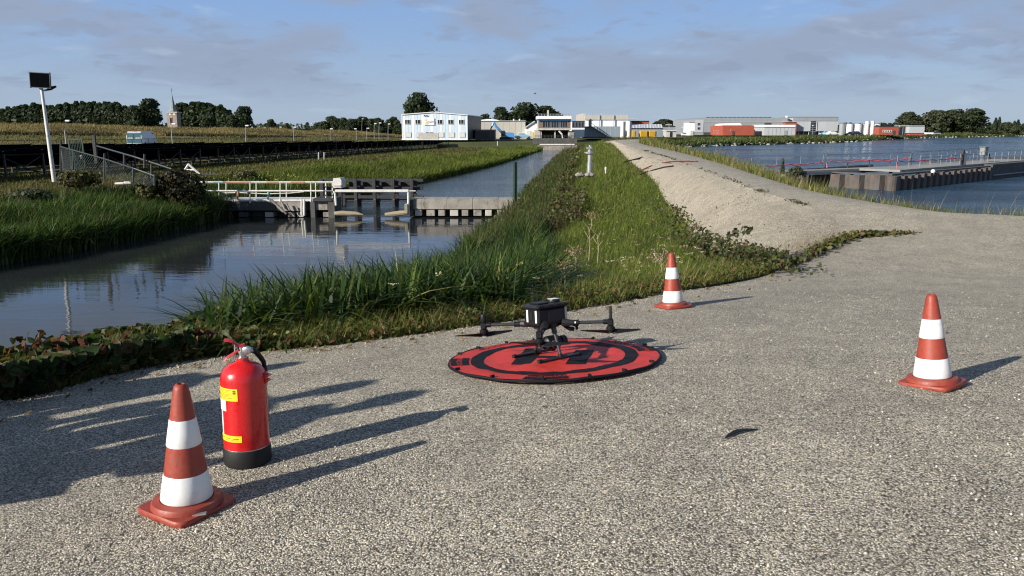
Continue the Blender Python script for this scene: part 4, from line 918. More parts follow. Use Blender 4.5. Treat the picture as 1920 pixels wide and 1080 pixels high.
    for i in range(8): fb('column', M['light_grey_clad'], t, 1497 + i * 9.6, 1497.8 + i * 9.6, 246, 252.5, D - .2, .4)
    fb('entrance', M['glass'], t, 1520, 1530.5, 227.5, 252, D - .75, .2); fb('entrance_frame', M['white_steel'], t, 1530.5, 1531.8, 227.5, 246, D - .8, .3)
    for i in range(5): fb('mullion', M['light_grey_clad'], t, 1520, 1530.5, 230 + i * 4.2, 230.4 + i * 4.2, D - .82, .06)
    # red brick pump house with white curved roof light
    D = 262; t = thing('pump_house', 'red brick pump house with white curved roof light by the lake', 'building', base_of(1373, 254, D))
    fb('wall', M['red_brick'], t, 1356, 1414, 235, 254, D, 14); mb = MB(); a, b = P(1332, 254, D + 9), P(1356, 254, D); c, d = P(1332, 237, D + 9), P(1356, 235, D); mb.prism([a, b, d, c], (3, 6, 0)); mb.build('side_wall', M['red_brick'], t)
    mb = MB(); q = [P(u, v, D + 2) for u, v in ((1351, 235.4), (1391, 235.0), (1388, 230.4), (1360, 231.2), (1354, 232.6))]; mb.prism([(p.x, D + 2, p.z) for p in q], (0, 8, 0)); mb.build('roof_light', M['white_clad'], t)
    fb('door', M['dark_clad'], t, 1373, 1377.5, 246, 253.6, D - .1, .1); fb('wall_lamp', M['white_clad'], t, 1370, 1371.2, 243.4, 244.4, D - .2, .2); fb('downpipe', M['dark_clad'], t, 1413.5, 1415.6, 243, 254, D - .1, .4)
    for i in range(5): u = 1338 + i * 2.4; y = D + 9 - (u - 1332) / 24 * 9 - .15; fb('louvre', M['blue_grey_clad'], t, u, u + 1.3, 246.5, 251.5, y - .12, .12)
    for u in (1338, 1343, 1347.5): y = D + 9 - (u - 1332) / 24 * 9 - .2; fb('wall_lamp', M['white_clad'], t, u, u + 1.2, 244.2, 245, y - .2, .2)
    t = plain('grey_store', 'light grey metal store with white roof edge by the lake', 1433, 1491, 234, 254, 262, 12, 'light_grey_clad', 'white_clad', 4.4)
    for i in range(7): fb('cladding_joint', M['grey_clad'], t, 1441 + i * 7.2, 1441.4 + i * 7.2, 239, 253.5, 261.95, .06)
    fb('door', M['grey_clad'], t, 1470, 1476, 244.5, 253.5, 261.9, .1)
    # silos
    for i, (u0, u1, v0, mt, lab) in enumerate(((1572.5, 1583, 230, 'grey_clad', 'grey silo next to the tall grey hall'), (1583.6, 1597.5, 231, 'white_clad', 'broad white silo, second from the tall grey hall'), (1598.8, 1613, 230.5, 'white_clad', 'broad white silo, third from the tall grey hall'), (1614.2, 1620, 231, 'white_clad', 'white silo half hidden left of the tall tanks'),
            (1620.2, 1627.2, 227, 'white_paint', 'tall domed white tank, left of the pair'), (1630.2, 1637.2, 226.4, 'white_paint', 'tall domed white tank, right of the pair'), (1638, 1648, 231, 'white_clad', 'white silo beside the red brick block'))):
        D = 330 - (3 if mt == 'white_paint' else 0); a = P((u0 + u1) / 2, 254, D); r = (u1 - u0) / 2 / F * D; h = P(u0, v0, D).z - a.z
        s = thing('silo', lab, 'silo', tuple(a)); prof = [(r, 0), (r, h * (.9 if mt == 'white_paint' else .97)), (r * .82, h * .97 if mt == 'white_paint' else h * .985), (r * .3, h)]
        MB().lathe(prof, 24, a).build('shell', M[mt], s, True); ld = MB(); ld.box((a.x + r * .6, a.y - r * .85, a.z + h * .5), (.4, .3, h)); ld.build('ladder', M['galv'], s)
        if mt != 'white_paint': MB().lathe([(r * 1.04, h * .94), (r * 1.04, h * .985)], 24, a).build('top_rail', M['roof_dark'], s)
    t = plain('brick_block', 'small red brick block with square windows right of the silos', 1648.5, 1685, 236.4, 253, 322, 12, 'red_brick', 'roof_dark', .8)
    for i in range(4): window(t, 1656 + i * 4.2, 1658.4 + i * 4.2, 244.5, 247.5, 322, 'white_steel', 0)
    fb('door', M['dark_clad'], t, 1674, 1679, 245, 253, 321.9, .1)
    t = plain('glazed_link', 'dark glazed link between red brick block and grey clad box', 1685.2, 1705, 236.6, 253, 323, 10, 'glass', 'roof_dark', .7)
    for i in range(4): fb('mullion', M['grey_clad'], t, 1688 + i * 4.6, 1688.5 + i * 4.6, 237.5, 253, 322.9, .1)
    fb('post', M['light_grey_clad'], t, 1685.6, 1687, 234.8, 253, 322.6, .3)
    t = plain('clad_box', 'light grey clad box on a red brick base, rightmost building', 1705.2, 1733.5, 235.6, 249.5, 320, 12, 'light_grey_clad', 'white_clad', .7); fb('brick_base', M['red_brick'], t, 1706, 1733, 249.5, 253.4, 320.3, 11)
    # church
    D = 316; t = thing('church_tower', 'brick church tower with slender grey green spire among the trees', 'church', base_of(322, 240, D)); a = P(314.5, 240, D); b = P(330.5, 211.5, D); w = b.x - a.x; cx = (a.x + b.x) / 2
    mb = MB(); mb.box2((a.x, D, -1.5), (b.x, D + w, b.z)); mb.build('tower', M['tower_brick'], t); fb('cornice', M['pale_concrete'], t, 313.4, 331.6, 209.6, 211.5, D - .3, w + .6)
    zt = b.z + .45; za = P(322, 176, D).z; sp = MB(); n = 8; ring = lambda r, z: [(cx + r * math.cos(i * math.pi / 4 + .39), D + w / 2 + r * math.sin(i * math.pi / 4 + .39), z) for i in range(n)]
    vs = ring(w * .42, zt) + ring(w * .28, zt + (za - zt) * .18) + ring(w * .16, zt + (za - zt) * .5) + ring(.06, za); sp.add(vs, [(r * n + i, r * n + (i + 1) % n, r * n + n + (i + 1) % n, r * n + n + i) for r in range(3) for i in range(n)]); sp.build('spire', M['spire_copper'], t)
    fn = MB(); fn.tube((cx, D + w / 2, za - .3), (cx, D + w / 2, za + 2.4), .06, n=5); fn.box((cx, D + w / 2, za + 1.5), (.9, .1, .12)); fn.build('weathervane', M['array_steel'], t)
    for u in (318.5, 326.5): c = fb('clock_face', M['white_paint'], t, u - 1.5, u + 1.5, 212.6, 215.6, D - .1, .1); fb('clock_hand', M['dark_paint'], c, u - .25, u + .25, 213, 214.2, D - .14, .04)
    for u in (320.5,): window(t, u - 1.8, u + 1.8, 221, 231, D, 'tower_brick', 0)
buildings()
# ------------------------------------------------------------------ vehicles far off
def car(name, label, u, v, D, L, Wd, H, paint, yaw, cat='car', van=False):
    p = P(u, v, D); t = thing(name, label, cat, (p.x, p.y, p.z), None, (0, 0, yaw))
    if van: prof = [(-L / 2, .35), (-L / 2, 1.1), (-L / 2 + .12, H * .97), (-L / 2 + .4, H), (L * .2, H), (L * .30, H * .95), (L * .43, H * .56), (L / 2 - .05, H * .45), (L / 2, .75), (L / 2, .35)]
    else: prof = [(-L / 2, .3), (-L / 2, .75), (-L * .42, .88), (-L * .3, H * .96), (-L * .12, H), (L * .08, H * .97), (L * .24, .92), (L * .44, .78), (L / 2, .6), (L / 2, .3)]
    mb = MB(); q = [(x, -Wd / 2, z) for x, z in prof]; n = len(q); top = lambda z: .86 if z > H * .8 else 1.
    vs = [(x, -Wd / 2 * top(z), z) for x, z in prof] + [(x, Wd / 2 * top(z), z) for x, z in prof]
    mb.add(vs, [tuple(range(n - 1, -1, -1)), tuple(range(n, 2 * n))] + [(i, (i + 1) % n, n + (i + 1) % n, n + i) for i in range(n)]); mb.build('body', M[paint], t, local=True)
    for x in (-L * .31, L * .31):
        for s in (-1, 1):
            w = MB().lathe([(.32, -.1), (.33, -.08), (.33, .08), (.32, .1)], 14, (x, s * (Wd / 2 - .08), .32), Matrix.Rotation(math.pi / 2, 3, 'X')).build('wheel', M['tyre'], t, local=True)
            MB().lathe([(.2, -.12), (.2, .12)], 10, (x, s * (Wd / 2 - .08), .32), Matrix.Rotation(math.pi / 2, 3, 'X')).build('rim', M['bare_metal'], w, local=True)
    for s in (-1, 1):
        g = MB(); y = s * (Wd / 2 * .9 + .02)
        if van: g.add([(L * .2, y, H * .55), (L * .39, y, H * .55), (L * .29, y, H * .88), (L * .2, y, H * .9)], [(0, 1, 2, 3)])
        else: g.add([(-L * .32, y, .9), (L * .2, y, .9), (L * .06, y, H * .93), (-L * .26, y, H * .93)], [(0, 1, 2, 3)])
        g.build('side_window', M['glass'], t, local=True)
    ws = MB(); 
    if van: ws.add([(L * .435, -Wd * .4, H * .57), (L * .435, Wd * .4, H * .57), (L * .31, Wd * .4, H * .95), (L * .31, -Wd * .4, H * .95)], [(0, 1, 2, 3)])
    else: ws.add([(L * .245, -Wd * .38, .93), (L * .245, Wd * .38, .93), (L * .095, Wd * .38, H * .96), (L * .095, -Wd * .38, H * .96)], [(0, 1, 2, 3)])
    ws.build('windscreen', M['glass'], t, local=True)
    for s in (-1, 1): MB().box((L / 2 - .02, s * Wd * .36, .66), (.06, .3, .14)).build('headlight', M['white_print'], t, local=True)
    if van:
        for s in (-1, 1):
            d = MB().bbox((-L / 2 - .02, s * Wd * .245, H * .5), (.05, Wd * .46, H * .78), .02).build('rear_door', M['teal_paint'], t, local=True); tag(d, 'dark teal rear door with pale lettering')
            l = MB(); 
            for k in range(5): l.box((-L / 2 - .05, s * Wd * .245 + (k - 2) * .15, H * .56 + .02 * (k % 2)), (.01, .11, .10 + .05 * (k % 2)))
            l.build('lettering', M['white_print'], d, local=True)
            MB().box((-L / 2 - .03, s * Wd * .47, H * .62), (.05, .08, .5)).build('tail_light', M['white_print'], t, local=True)
        MB().box((-L / 2 + .1, 0, H + .04), (.12, .5, .08)).build('roof_light', M['red_lever'], t, local=True)
        MB().box((-L / 2 - .05, 0, .45), (.12, Wd * .95, .2)).build('bumper', M['silver_paint'], t, local=True)
    return t
car('parked_van', 'silver panel van with dark teal rear doors behind the solar field', 268, 274.6, 118, 5.6, 2.2, 2.25, 'silver_paint', R_(93), 'van', True)
car('parked_car', 'light blue car parked beside the blue excavator', 981, 260.6, 205, 4.3, 1.8, 1.45, 'light_blue_paint', R_(12))
car('parked_car', 'light blue car parked before the tall grey hall', 1547, 253.4, 296, 4.4, 1.8, 1.45, 'light_blue_paint', R_(170))
car('parked_car', 'white car parked before the tall grey hall', 1561, 253.6, 292, 4.4, 1.8, 1.45, 'white_paint', R_(8))
car('parked_car', 'dark car parked before the silos, left of two', 1594, 253.8, 318, 4.3, 1.8, 1.5, 'dark_paint', R_(175))
car('parked_car', 'dark car parked before the silos, right of two', 1606, 253.6, 312, 4.3, 1.8, 1.6, 'dark_paint', R_(5))
def excavator():
    D = 200; b = P(950, 261, D); t = thing('excavator', 'blue excavator with raised boom beside the beige warehouse', 'excavator', tuple(b))
    k = D / F
    for s in (0, 2.2): MB().prism([(b.x + x * k, b.y + s, b.z + z * k) for x, z in ((-14, 1), (-11.5, 4), (10, 4), (12.5, 1), (10, -.6), (-12, -.6))], (0, .6, 0)).build('track', M['tyre'], t)
    fb('slew_ring', M['dark_clad'], t, 946, 956, 256.6, 258, D + .4, 2); fb('body', M['blue_paint'], t, 947, 962, 248.5, 257, D, 2.8); fb('counterweight', M['blue_paint'], t, 960, 964.5, 250, 257.4, D - .1, 3)
    c = fb('cab', M['dark_clad'], t, 939.5, 947, 245, 256.5, D - .1, 1.6); fb('window', M['glass'], c, 940.4, 946.4, 246, 251.5, D - .16, .06)
    bm = MB()
    def pl(ps, w, dy): 
        q = [P(u, v, D + dy) for u, v in ps]; bm.path(q, [x * k for x in w], 6)
    pl([(950, 251), (940, 247), (929, 236), (927.5, 231)], [2.2, 2.9, 2.6, 2.0], 1.2); bm.build('boom', M['blue_paint'], t); bm = MB()
    pl([(928.5, 230.5), (925.8, 229.6), (924, 234), (919.8, 243)], [1.6, 2.2, 2.0, 1.2], 1.2); bm.build('arm', M['blue_paint'], t); bm = MB()
    pl([(919.8, 243), (917.5, 246), (919, 249)], [1.2, 2.0, 1.2], 1.2); bm.build('bucket', M['dark_clad'], t); bm = MB()
    pl([(944, 251), (933, 242)], [.7, .6], .9); bm.build('ram', M['bare_metal'], t)
    c = thing('skip', 'blue skip container behind the excavator', 'container', base_of(957.5, 261, D + 6)); fb('body', M['blue_paint'], c, 951, 964.5, 251, 261, D + 6, 2.4)
    for i in range(5): fb('rib', M['blue_paint'], c, 952 + i * 2.6, 952.7 + i * 2.6, 251.6, 260.4, D + 5.9, .1)
excavator()
def lorry():
    t = thing('lorry', 'flatbed lorry with white load parked right of the last building', 'lorry', base_of(1750, 253.5, 330)); fb('load', M['white_clad'], t, 1737.5, 1750.5, 248.4, 251.6, 330, 2.4); fb('bed', M['dark_clad'], t, 1737.5, 1764, 251.6, 252.4, 330, 2.5); fb('trailer', M['blue_grey_clad'], t, 1751.5, 1764, 249, 251.6, 330, 2.4)
    for u in (1740, 1744, 1756, 1760): a = P(u, 252.9, 330); MB().lathe([(.4, -.15), (.4, .15)], 12, (a.x, 330, a.z), Matrix.Rotation(math.pi / 2, 3, 'X')).build('wheel', M['tyre'], t)
lorry()
# ------------------------------------------------------------------ lamps, fences, solar field
def street_lamp(u, v0, v1, D, label, arm=1, zb=None, h2=None):
    a = P(u, v1, D); b = P(u, v0, D); t = thing('street_lamp', label, 'street lamp', (a.x, D, a.z)); MB().path([a, (a.x, D, (a.z + b.z) / 2), b], [.07, .055, .04], 7).build('pole', M['galv'], t)
    h = MB().bbox((b.x + arm * .25, D - .1, b.z + .05), (.58, .3, .17), .06).build('lamp_head', M['lamp_white'], t); MB().box((b.x + arm * .25, D - .1, b.z - .04), (.4, .22, .03)).build('lens', M['white_print'], h); return t
for u, v0, v1, D, lab in ((124, 227, 270, 96, 'street lamp with white head by the fence, right of the leaning solar lamp'), (323.5, 233, 270, 104, 'street lamp below the church tower'), (461, 236, 266, 125, 'street lamp on the dike foot between van and hall'), (551, 239, 264, 140, 'street lamp on the dike foot midway to the hall'),
        (619.5, 242, 262, 150, 'short street lamp beside the low hump of the dike'), (669, 242, 262, 160, 'short street lamp before the dike, left of a close pair'), (688, 241, 262, 165, 'street lamp second left of the tall pair'),
        (702, 232, 262, 170, 'tall street lamp, left of the close pair by the hall'), (711, 231, 262, 172, 'tall street lamp, right of the close pair by the hall'), (728, 233, 262, 178, 'street lamp standing nearest the pale blue hall'), (583, 231.5, 240, 330, 'tiny distant lamp on the skyline over the dike'), (679, 223, 256, 280, 'tall thin lamp in front of the tree row'),
        (1278, 239, 256, 230, 'lamp post beside the cream hut'), (1523, 235.5, 253, 290, 'lamp post before the glazed entrance of the grey hall')):
    street_lamp(u, v0, v1, D, lab, -1 if u in (669,) else 1)
def solar_lamp():
    b = P(102, 341, 40.5); tp = P(77.5, 163, 40.5); t = thing('solar_lamp', 'leaning white lamp post with black solar panel on top', 'street lamp', tuple(b))
    MB().path([b, b + (tp - b) * .5, tp], [.11, .09, .07], 12).build('pole', M['white_steel'], t, True)
    c = P(75.5, 150.5, 40.35); w = 36 / F * 40.5; h = 26 / F * 40.5
    pn = MB().box((c.x, c.y, c.z), (w, .06, h), 0, 0, R_(3)).build('solar_panel', M['panel_back'], t); fr = MB()
    for s in (-1, 1): fr.box((c.x + s * w / 2, c.y, c.z), (.03, .09, h + .03), 0, 0, R_(3)); fr.box((c.x, c.y, c.z + s * h / 2), (w + .03, .09, .03), 0, 0, R_(3))
    fr.build('frame', M['array_steel'], pn); MB().box((tp.x, 40.44, tp.z + .08), (.12, .12, .4)).build('bracket', M['galv'], t)
    ar = MB(); ar.path([P(79.5, 170, 40.5), P(86, 169.2, 40.5), P(92, 167, 40.5)], [.05, .05, .04], 6); a = ar.build('arm', M['galv'], t)
    MB().path([P(88, 169, 40.5), P(94, 166, 40.5), P(105, 162, 40.5)], [.04, .10, .05], 6).build('lamp_head', M['dark_grey_plastic'], t)
solar_lamp()
def post_fence(name, label, pts, h, step, mat_, rails=(1.0,), thick=.045, cat='fence'):
    t = thing(name, label, cat, tuple(pts[0])); pts = [Vector(p) for p in pts]; post = None
    rl = {r: [] for r in rails}
    for a, b in zip(pts[:-1], pts[1:]):
        n = max(1, int((b - a).length / step))
        for i in range(n):
            p = a.lerp(b, i / n); 
            if post is None: post = MB().tube((0, 0, -.3), (0, 0, h), thick, n=6).mesh('post', M[mat_])
            link('post', post, t, p - t.location)
    for r in rails: MB().path([p + Vector((0, 0, h * r)) for p in pts], thick * .6, 5).build('rail', M[mat_], t)
    return t
def f_ground(u, D): 
    return V3((u - 960) / F * D, D, -1.75)
fp = [f_ground(u, D) for u, D in ((-60, 94), (0, 96), (120, 101), (260, 110), (400, 121), (520, 134), (620, 148), (700, 163), (745, 174))]
t = post_fence('field_fence', 'long dark wire fence between solar field and dike', fp, 1.7, 2.4, 'fence_steel', (.99, .5, .1), .05)
w = MB()
for a, b in zip(fp[:-1], fp[1:]):
    for k in range(9): w.tube(a + V3(0, 0, .25 + .16 * k), b + V3(0, 0, .25 + .16 * k), .008, n=3, caps=False)
tag(w.build('wire_mesh', M['fence_steel'], t), kind='stuff')
def solar_field():
    d = Vector((.1113, .9938, 0)); nrm = Vector((-.9938, .1113, 0)); leg = {}; first = None; tilt = 1.0 / 3.2; rot = math.atan2(d.y, d.x)
    PL = 1.72; names = ['first row of the field, nearest the canal', 'second row from the canal', 'third row from the canal', 'fourth row from the canal', 'fifth row from the canal', 'sixth row from the canal', 'seventh row from the canal', 'eighth row, farthest from the canal']
    pm = None
    for k in range(8):
        y0 = 32 if k == 0 else 30; y1 = (70.1 - 6 * k) / .394 - 2
        if y1 < y0 + 10: y1 = 46
        def base(y): x = -28.8 - 6 * k + .112 * (y - 43); return V3(x, y, fz(y))
        b0 = base(y0); t = thing('solar_row', 'black solar table row on steel legs, ' + names[k], 'solar panels', tuple(b0), 'solar rows beside the canal')
        n = int((y1 - y0) / (PL if k == 0 else 10.4)); ln = (y1 - y0) / n / d.y
        # panels: two high on the first row, one table section elsewhere
        key = 'near' if k == 0 else 'far%d' % k
        hw = 1.62 if k == 0 else 3.26
        me = MB().box((0, 0, 0), (ln - .03, hw - .03, .05)).mesh('panel', M['panel_back']); me.materials.append(M['cell_glass'])
        for pg in me.polygons:
            if pg.normal.z > .9: pg.material_index = 1
        al = math.atan(tilt)
        for i in range(n):
            y = y0 + (i + .5) * (y1 - y0) / n; bb = base(y)
            for j in ((0, 1) if k == 0 else (0,)):
                s = (.81 + 1.63 * j) if k == 0 else 1.64
                p = bb + nrm * (s * math.cos(al)) + V3(0, 0, 1.62 - s * math.sin(al)); o = link('panel', me, t, p - t.location)
                o.rotation_euler = Matrix.Rotation(rot, 3, 'Z').to_4x4().to_euler() if False else (Matrix.Rotation(rot, 4, 'Z') @ Matrix.Rotation(-al, 4, 'X')).to_euler()
        st = 3.1 if k == 0 else 5.2; m = int((y1 - y0) / st)
        if k < 4:
            pf = MB().box((0, 0, .68), (.1, .1, 1.9)).mesh('leg', M['array_steel']); pb = MB().box((0, 0, .2), (.1, .1, .95)).mesh('leg', M['array_steel'])
            br = MB().path([(0, 0, .35), tuple(nrm * 2.3 + V3(0, 0, .75))], .035, 4).mesh('brace', M['array_steel']); bx = MB().path([(0, 0, .15), tuple(d * (st * .92) + V3(0, 0, 1.25))], .03, 4).mesh('brace', M['array_steel']); bx2 = MB().path([(0, 0, 1.25), tuple(d * (st * .92) + V3(0, 0, .15))], .03, 4).mesh('brace', M['array_steel'])
            for i in range(m + 1):
                bb = base(y0 + i * (y1 - y0) / m) - t.location; link('leg', pf, t, bb + nrm * .25); link('leg', pb, t, bb + nrm * 2.8); link('brace', br, t, bb + nrm * .3)
                if k == 0 and i < m and i % 3 != 2: link('brace', bx, t, bb + nrm * .2); link('brace', bx2, t, bb + nrm * .18)
        for s, z in ((.35, 1.46), (2.8, .7)): MB().path([base(y0) + nrm * s + V3(0, 0, z), base(y1) + nrm * s + V3(0, 0, z)], .05, 4).build('purlin', M['array_steel'], t)
solar_field()
def gate_and_fence():
    D = 40.59; t = thing('wire_fence', 'green wire fence stepping down the bank from the gate', 'fence', base_of(114, 325, D))
    pts = [(114, 262, 322, 40.59), (137, 281, 322, 39.69), (196, 288, 336, 37.72), (250, 313, 342, 35.75), (290, 327, 348, 35.28)]
    tops = []
    for u, v0, v1, y in pts: a, b = P(u, v1, y), P(u, v0, y); MB().tube(a, b, .05, n=8).build('post', M['fence_steel'], t); tops.append((a, b))
    tops[0] = (tops[0][0], P(114, 275, 40.59)); tops[1] = (tops[1][0], P(137, 281.5, 39.69)); tops[2] = (tops[2][0], P(196, 298, 37.72)); tops[3] = (tops[3][0], P(250, 315.5, 35.75)); tops[4] = (tops[4][0], P(290, 330, 35.28))
    MB().path([b for a, b in tops], .035, 6).build('rail', M['fence_steel'], t); w = MB()
    for (a0, b0), (a1, b1) in zip(tops[:-1], tops[1:]):
        n = 16
        for i in range(n):
            for s in (0, 1):
                x0, x1 = i / n, min(1, (i + 6) / n) if s == 0 else max(0, (i - 6) / n); lo = a0.lerp(a1, x0); hi = b0.lerp(b1, x1); f = 1 if abs(x1 - x0) > .36 else abs(x1 - x0) / .375
                w.tube(lo, lo.lerp(hi, 1), .007, n=3, caps=False)
    tag(w.build('wire_mesh', M['fence_steel'], t), kind='stuff')
    t2 = thing('wire_fence', 'upper wire fence running down from the thick dark post', 'fence', base_of(178, 300, 38.5)); MB().box((P(178.4, 280, 38.5).x, 38.5, P(178, 280, 38.5).z), (.14, .14, 1.35)).build('post', M['tarred_timber'], t2)
    ps = [P(181, 273.5, 38.5), P(250, 293.5, 36.49), P(322, 317, 35.28)]; MB().path(ps, .04, 6).build('rail', M['fence_steel'], t2)
    for (u, v0, v1, y) in ((271, 289, 315, 35.92), (284, 308, 335, 35.42), (233, 288, 318, 37)): MB().tube(P(u, v1, y), P(u, v0, y), .055, n=8).build('post', M['tarred_timber'], t2)
    g = thing('gate', 'narrow green barred gate in the wire fence beside the solar lamp', 'gate', base_of(143, 326, 40.02)); y = 40.02; fr = MB(); zt, zb = P(143, 260, y).z, P(143, 326, y).z; X = lambda u: P(u, 290, y).x
    for a, b, c, d in ((130, 132.2, zb, zt), (155.2, 157.4, zb, zt), (132.2, 155.2, zt - .07, zt), (132.2, 155.2, zb, zb + .07)): fr.box2((X(a), y, c), (X(b), y + .06, d))
    fr.build('frame', M['green_steel'], g)
    for i in range(7): MB().tube((X(134.6 + i * 3), y + .03, zb + .07), (X(134.6 + i * 3), y + .03, zt - .07), .016, n=6).build('bar', M['green_steel'], g)
    MB().box(P(153, 294, y - .03), (.12, .1, .18)).build('lock', M['galv'], g)
gate_and_fence()
for u, lab in ((597.5, 'short pale marker post on the field, left one of a pair'), (608, 'short pale marker post on the field, right one of a pair')):
    a, b = P(u, 299, 78), P(u, 287, 78); s = MB().tube(a, b, .07, n=8); s.tube(b, b + V3(0, 0, .05), .075, .05, n=8); solo('marker_post', s, M['galv'], lab, 'post')
for u, lab in ((791, 'pale marker post before the pale blue hall'), (933, 'short marker post at the end of the solar field')):
    a, b = P(u, 273, 150), P(u, 265.5, 150); s = MB().tube(a, b, .1, n=8); s.tube(b, b + V3(0, 0, .06), .11, .05, n=8); solo('marker_post', s, M['pale_concrete'], lab, 'post')
# ------------------------------------------------------------------ weir, footbridge and guard timbers across the canal
YW = 40.0
def weir():
    y = YW; t = thing('footbridge', 'white railed footbridge over the dark concrete weir beam', 'footbridge', base_of(495, 378, y)); yb = y + 1.25
    dk = MB(); a, b = P(395, 377.5, y - .05), P(612, 374, y - .05); dk.box2((a.x, y - .05, a.z), (b.x, yb + .1, b.z)); dk.build('deck', M['white_steel'], t)
    def pipe(mb, p, q, r=.032): mb.tube(P(*p, y), P(*q, y), r, n=8)
    for u in (410.5, 469, 525.5, 583): MB().tube(P(u, 380 if u < 583 else 382, y - .06), P(u, 341.5, y - .06), .03, n=8).build('baluster', M['white_steel'], t)
    for u, v in ((424, 374), (480.5, 374), (537, 374), (592, 374)): MB().tube(P(u, v, yb), P(u, 342, yb), .028, n=8).build('baluster', M['white_steel'], t)
    for nm, v, u0, u1, yy in (('handrail', 341.3, 358, 628, y - .06), ('handrail', 342.4, 366, 624, yb), ('mid_rail', 357.6, 375, 606, y - .06), ('mid_rail', 358.2, 378, 606, yb)): MB().tube(P(u0, v, yy), P(u1, v, yy), .036, n=8).build(nm, M['white_steel'], t)
    for u0, u1, m_ in ((400, 424, 'turquoise'), (418, 470, 'orange_tape'), (500, 522, 'orange_tape'), (545, 572, 'orange_tape')): MB().tube(P(u0, 341.2, y - .06), P(u1, 341.2, y - .06), .041, n=8).build('tape', M[m_], t)
    MB().path([P(414, 362, y - .1), P(450, 361.2, y - .1), P(500, 363.5, y - .1), P(545, 362, y - .1), P(570, 359.5, y - .1)], .025, 6).build('hose', M['white_steel'], t)
    MB().tube(P(446, 359, y - .12), P(445.4, 374, y - .12), .05, n=8).build('tape', M['orange_tape'], t); MB().tube(P(503, 360, y - .12), P(502.4, 374.5, y - .12), .05, n=8).build('tape', M['turquoise'], t)
    # end frame with the slanted brace
    for u in (611, 623.5): MB().tube(P(u, 378, y + .3), P(u, 341.5, y + .3), .035, n=8).build('baluster', M['white_steel'], t)
    MB().tube(P(606, 357.6, y - .06), P(624, 358.4, y + .3), .03, n=8).build('mid_rail', M['white_steel'], t)
    MB().path([P(624, 341.5, y), P(638, 350, y)], .035, 6).build('brace', M['white_steel'], t)
    # concrete beam with its blocks and piers
    w = thing('weir_wall', 'dark stained concrete weir beam on pale blocks under the footbridge', 'wall', base_of(495, 405, y))
    def cb(nm, u0, u1, v0, v1, m_, y0=0., dep=1.1): a, b = P(u0, v1, y + y0), P(u1, v0, y + y0); MB().bbox(((a.x + b.x) / 2, y + y0 + dep / 2, (a.z + b.z) / 2), (b.x - a.x, dep, b.z - a.z), .015).build(nm, M[m_], w)
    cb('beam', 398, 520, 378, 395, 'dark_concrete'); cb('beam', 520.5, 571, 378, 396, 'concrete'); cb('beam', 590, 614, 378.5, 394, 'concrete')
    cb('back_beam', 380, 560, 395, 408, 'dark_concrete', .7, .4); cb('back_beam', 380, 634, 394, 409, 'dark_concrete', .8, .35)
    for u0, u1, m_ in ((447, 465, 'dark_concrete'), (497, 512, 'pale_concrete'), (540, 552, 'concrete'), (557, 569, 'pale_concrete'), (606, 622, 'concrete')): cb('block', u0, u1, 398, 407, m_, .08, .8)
    cb('pier', 583, 590, 378, 409, 'dark_concrete', -.12, 1.3); cb('pier', 616, 627, 373, 409, 'dark_concrete', -.15, 1.6); cb('cap', 586, 622, 372.6, 378, 'tarred_timber', -.2, 1.6)
    for u in (565.5, 570.5): MB().tube(P(u, 404, y - .2), P(u, 374, y - .2), .05, n=8).build('ladder_rail', M['white_steel'], w)
    for v in (379, 385, 391, 397): MB().tube(P(565.5, v, y - .2), P(570.5, v, y - .2), .022, n=6).build('ladder_rung', M['white_steel'], w)
    for p, q, r in (((509, 375), (537, 402), .07), ((528, 378), (534, 392), .05), ((537, 381), (543, 394), .04)): MB().tube(P(*p, y - .35), P(*q, y - .35), r, n=7).build('brace', M['concrete'], w)
    c = thing('control_cabinet', 'white metal control cabinet with slanted corner on the weir', 'cabinet', base_of(632, 352, y)); q = [P(u, v, y - .1) for u, v in ((624.5, 352), (640, 352), (640, 338), (637, 333.5), (624.5, 334.5))]
    MB().prism([(p.x, y - .1, p.z) for p in q], (.12, .5, 0)).build('housing', M['white_steel'], c); MB().box2(P(625.5, 350, y - .13), P(638.8, 346.5, y - .1)).build('hatch', M['pale_concrete'], c); MB().box2(P(628, 358, y), P(638, 352, y + .3)).build('pedestal', M['dark_grey_plastic'], c)
    bm = thing('barrier_pipe', 'white square pipe spanning the weir gap on two bent legs', 'barrier', base_of(698, 385, y)); a, b = P(629, 360.4, y - .2), P(766.5, 355.4, y - .2); MB().bbox(((a.x + b.x) / 2, y - .2, (a.z + b.z) / 2), (b.x - a.x, .14, b.z - a.z), .02).build('pipe', M['white_steel'], bm)
    MB().path([P(626, 358, y - .2), P(628.5, 364, y - .2), P(630, 385, y - .2)], .06, 8).build('leg', M['white_steel'], bm); MB().path([P(765.8, 358, y - .2), P(765.8, 392, y - .2), P(767, 402, y - .2)], .06, 8).build('leg', M['white_steel'], bm)
    MB().path([P(766, 358.2, y), P(779, 358, y), P(786, 366, y + .2)], .03, 6).build('cable', M['white_steel'], bm)
    for ps, lab in (([(627, 400.5), (640, 399.8), (655, 400.2), (668, 400.4), (681, 402.6)], 'tan foam boom lying on the water, left side of the gap'), ([(764, 398.5), (752, 399.4), (738, 401), (722, 402.8)], 'tan foam boom lying on the water, right side of the gap')):
        m_ = MB().path([P(u, v, y - .3) for u, v in ps], [.1, .13, .12, .10, .03][:len(ps)], 8); solo('foam_boom', m_, M['foam'], lab, 'float', 'foam booms in the weir gap', True)
    r = thing('gate_post', 'tan wooden upright at the right side of the weir gap', 'post', base_of(763, 400, y - .3)); MB().bbox(tuple(P(762, 392, y - .3)), (.16, .16, .5), .02).build('upright', M['foam'], r); MB().box(tuple(P(762, 383.2, y - .3)), (.1, .1, .06)).build('cap', M['white_steel'], r)
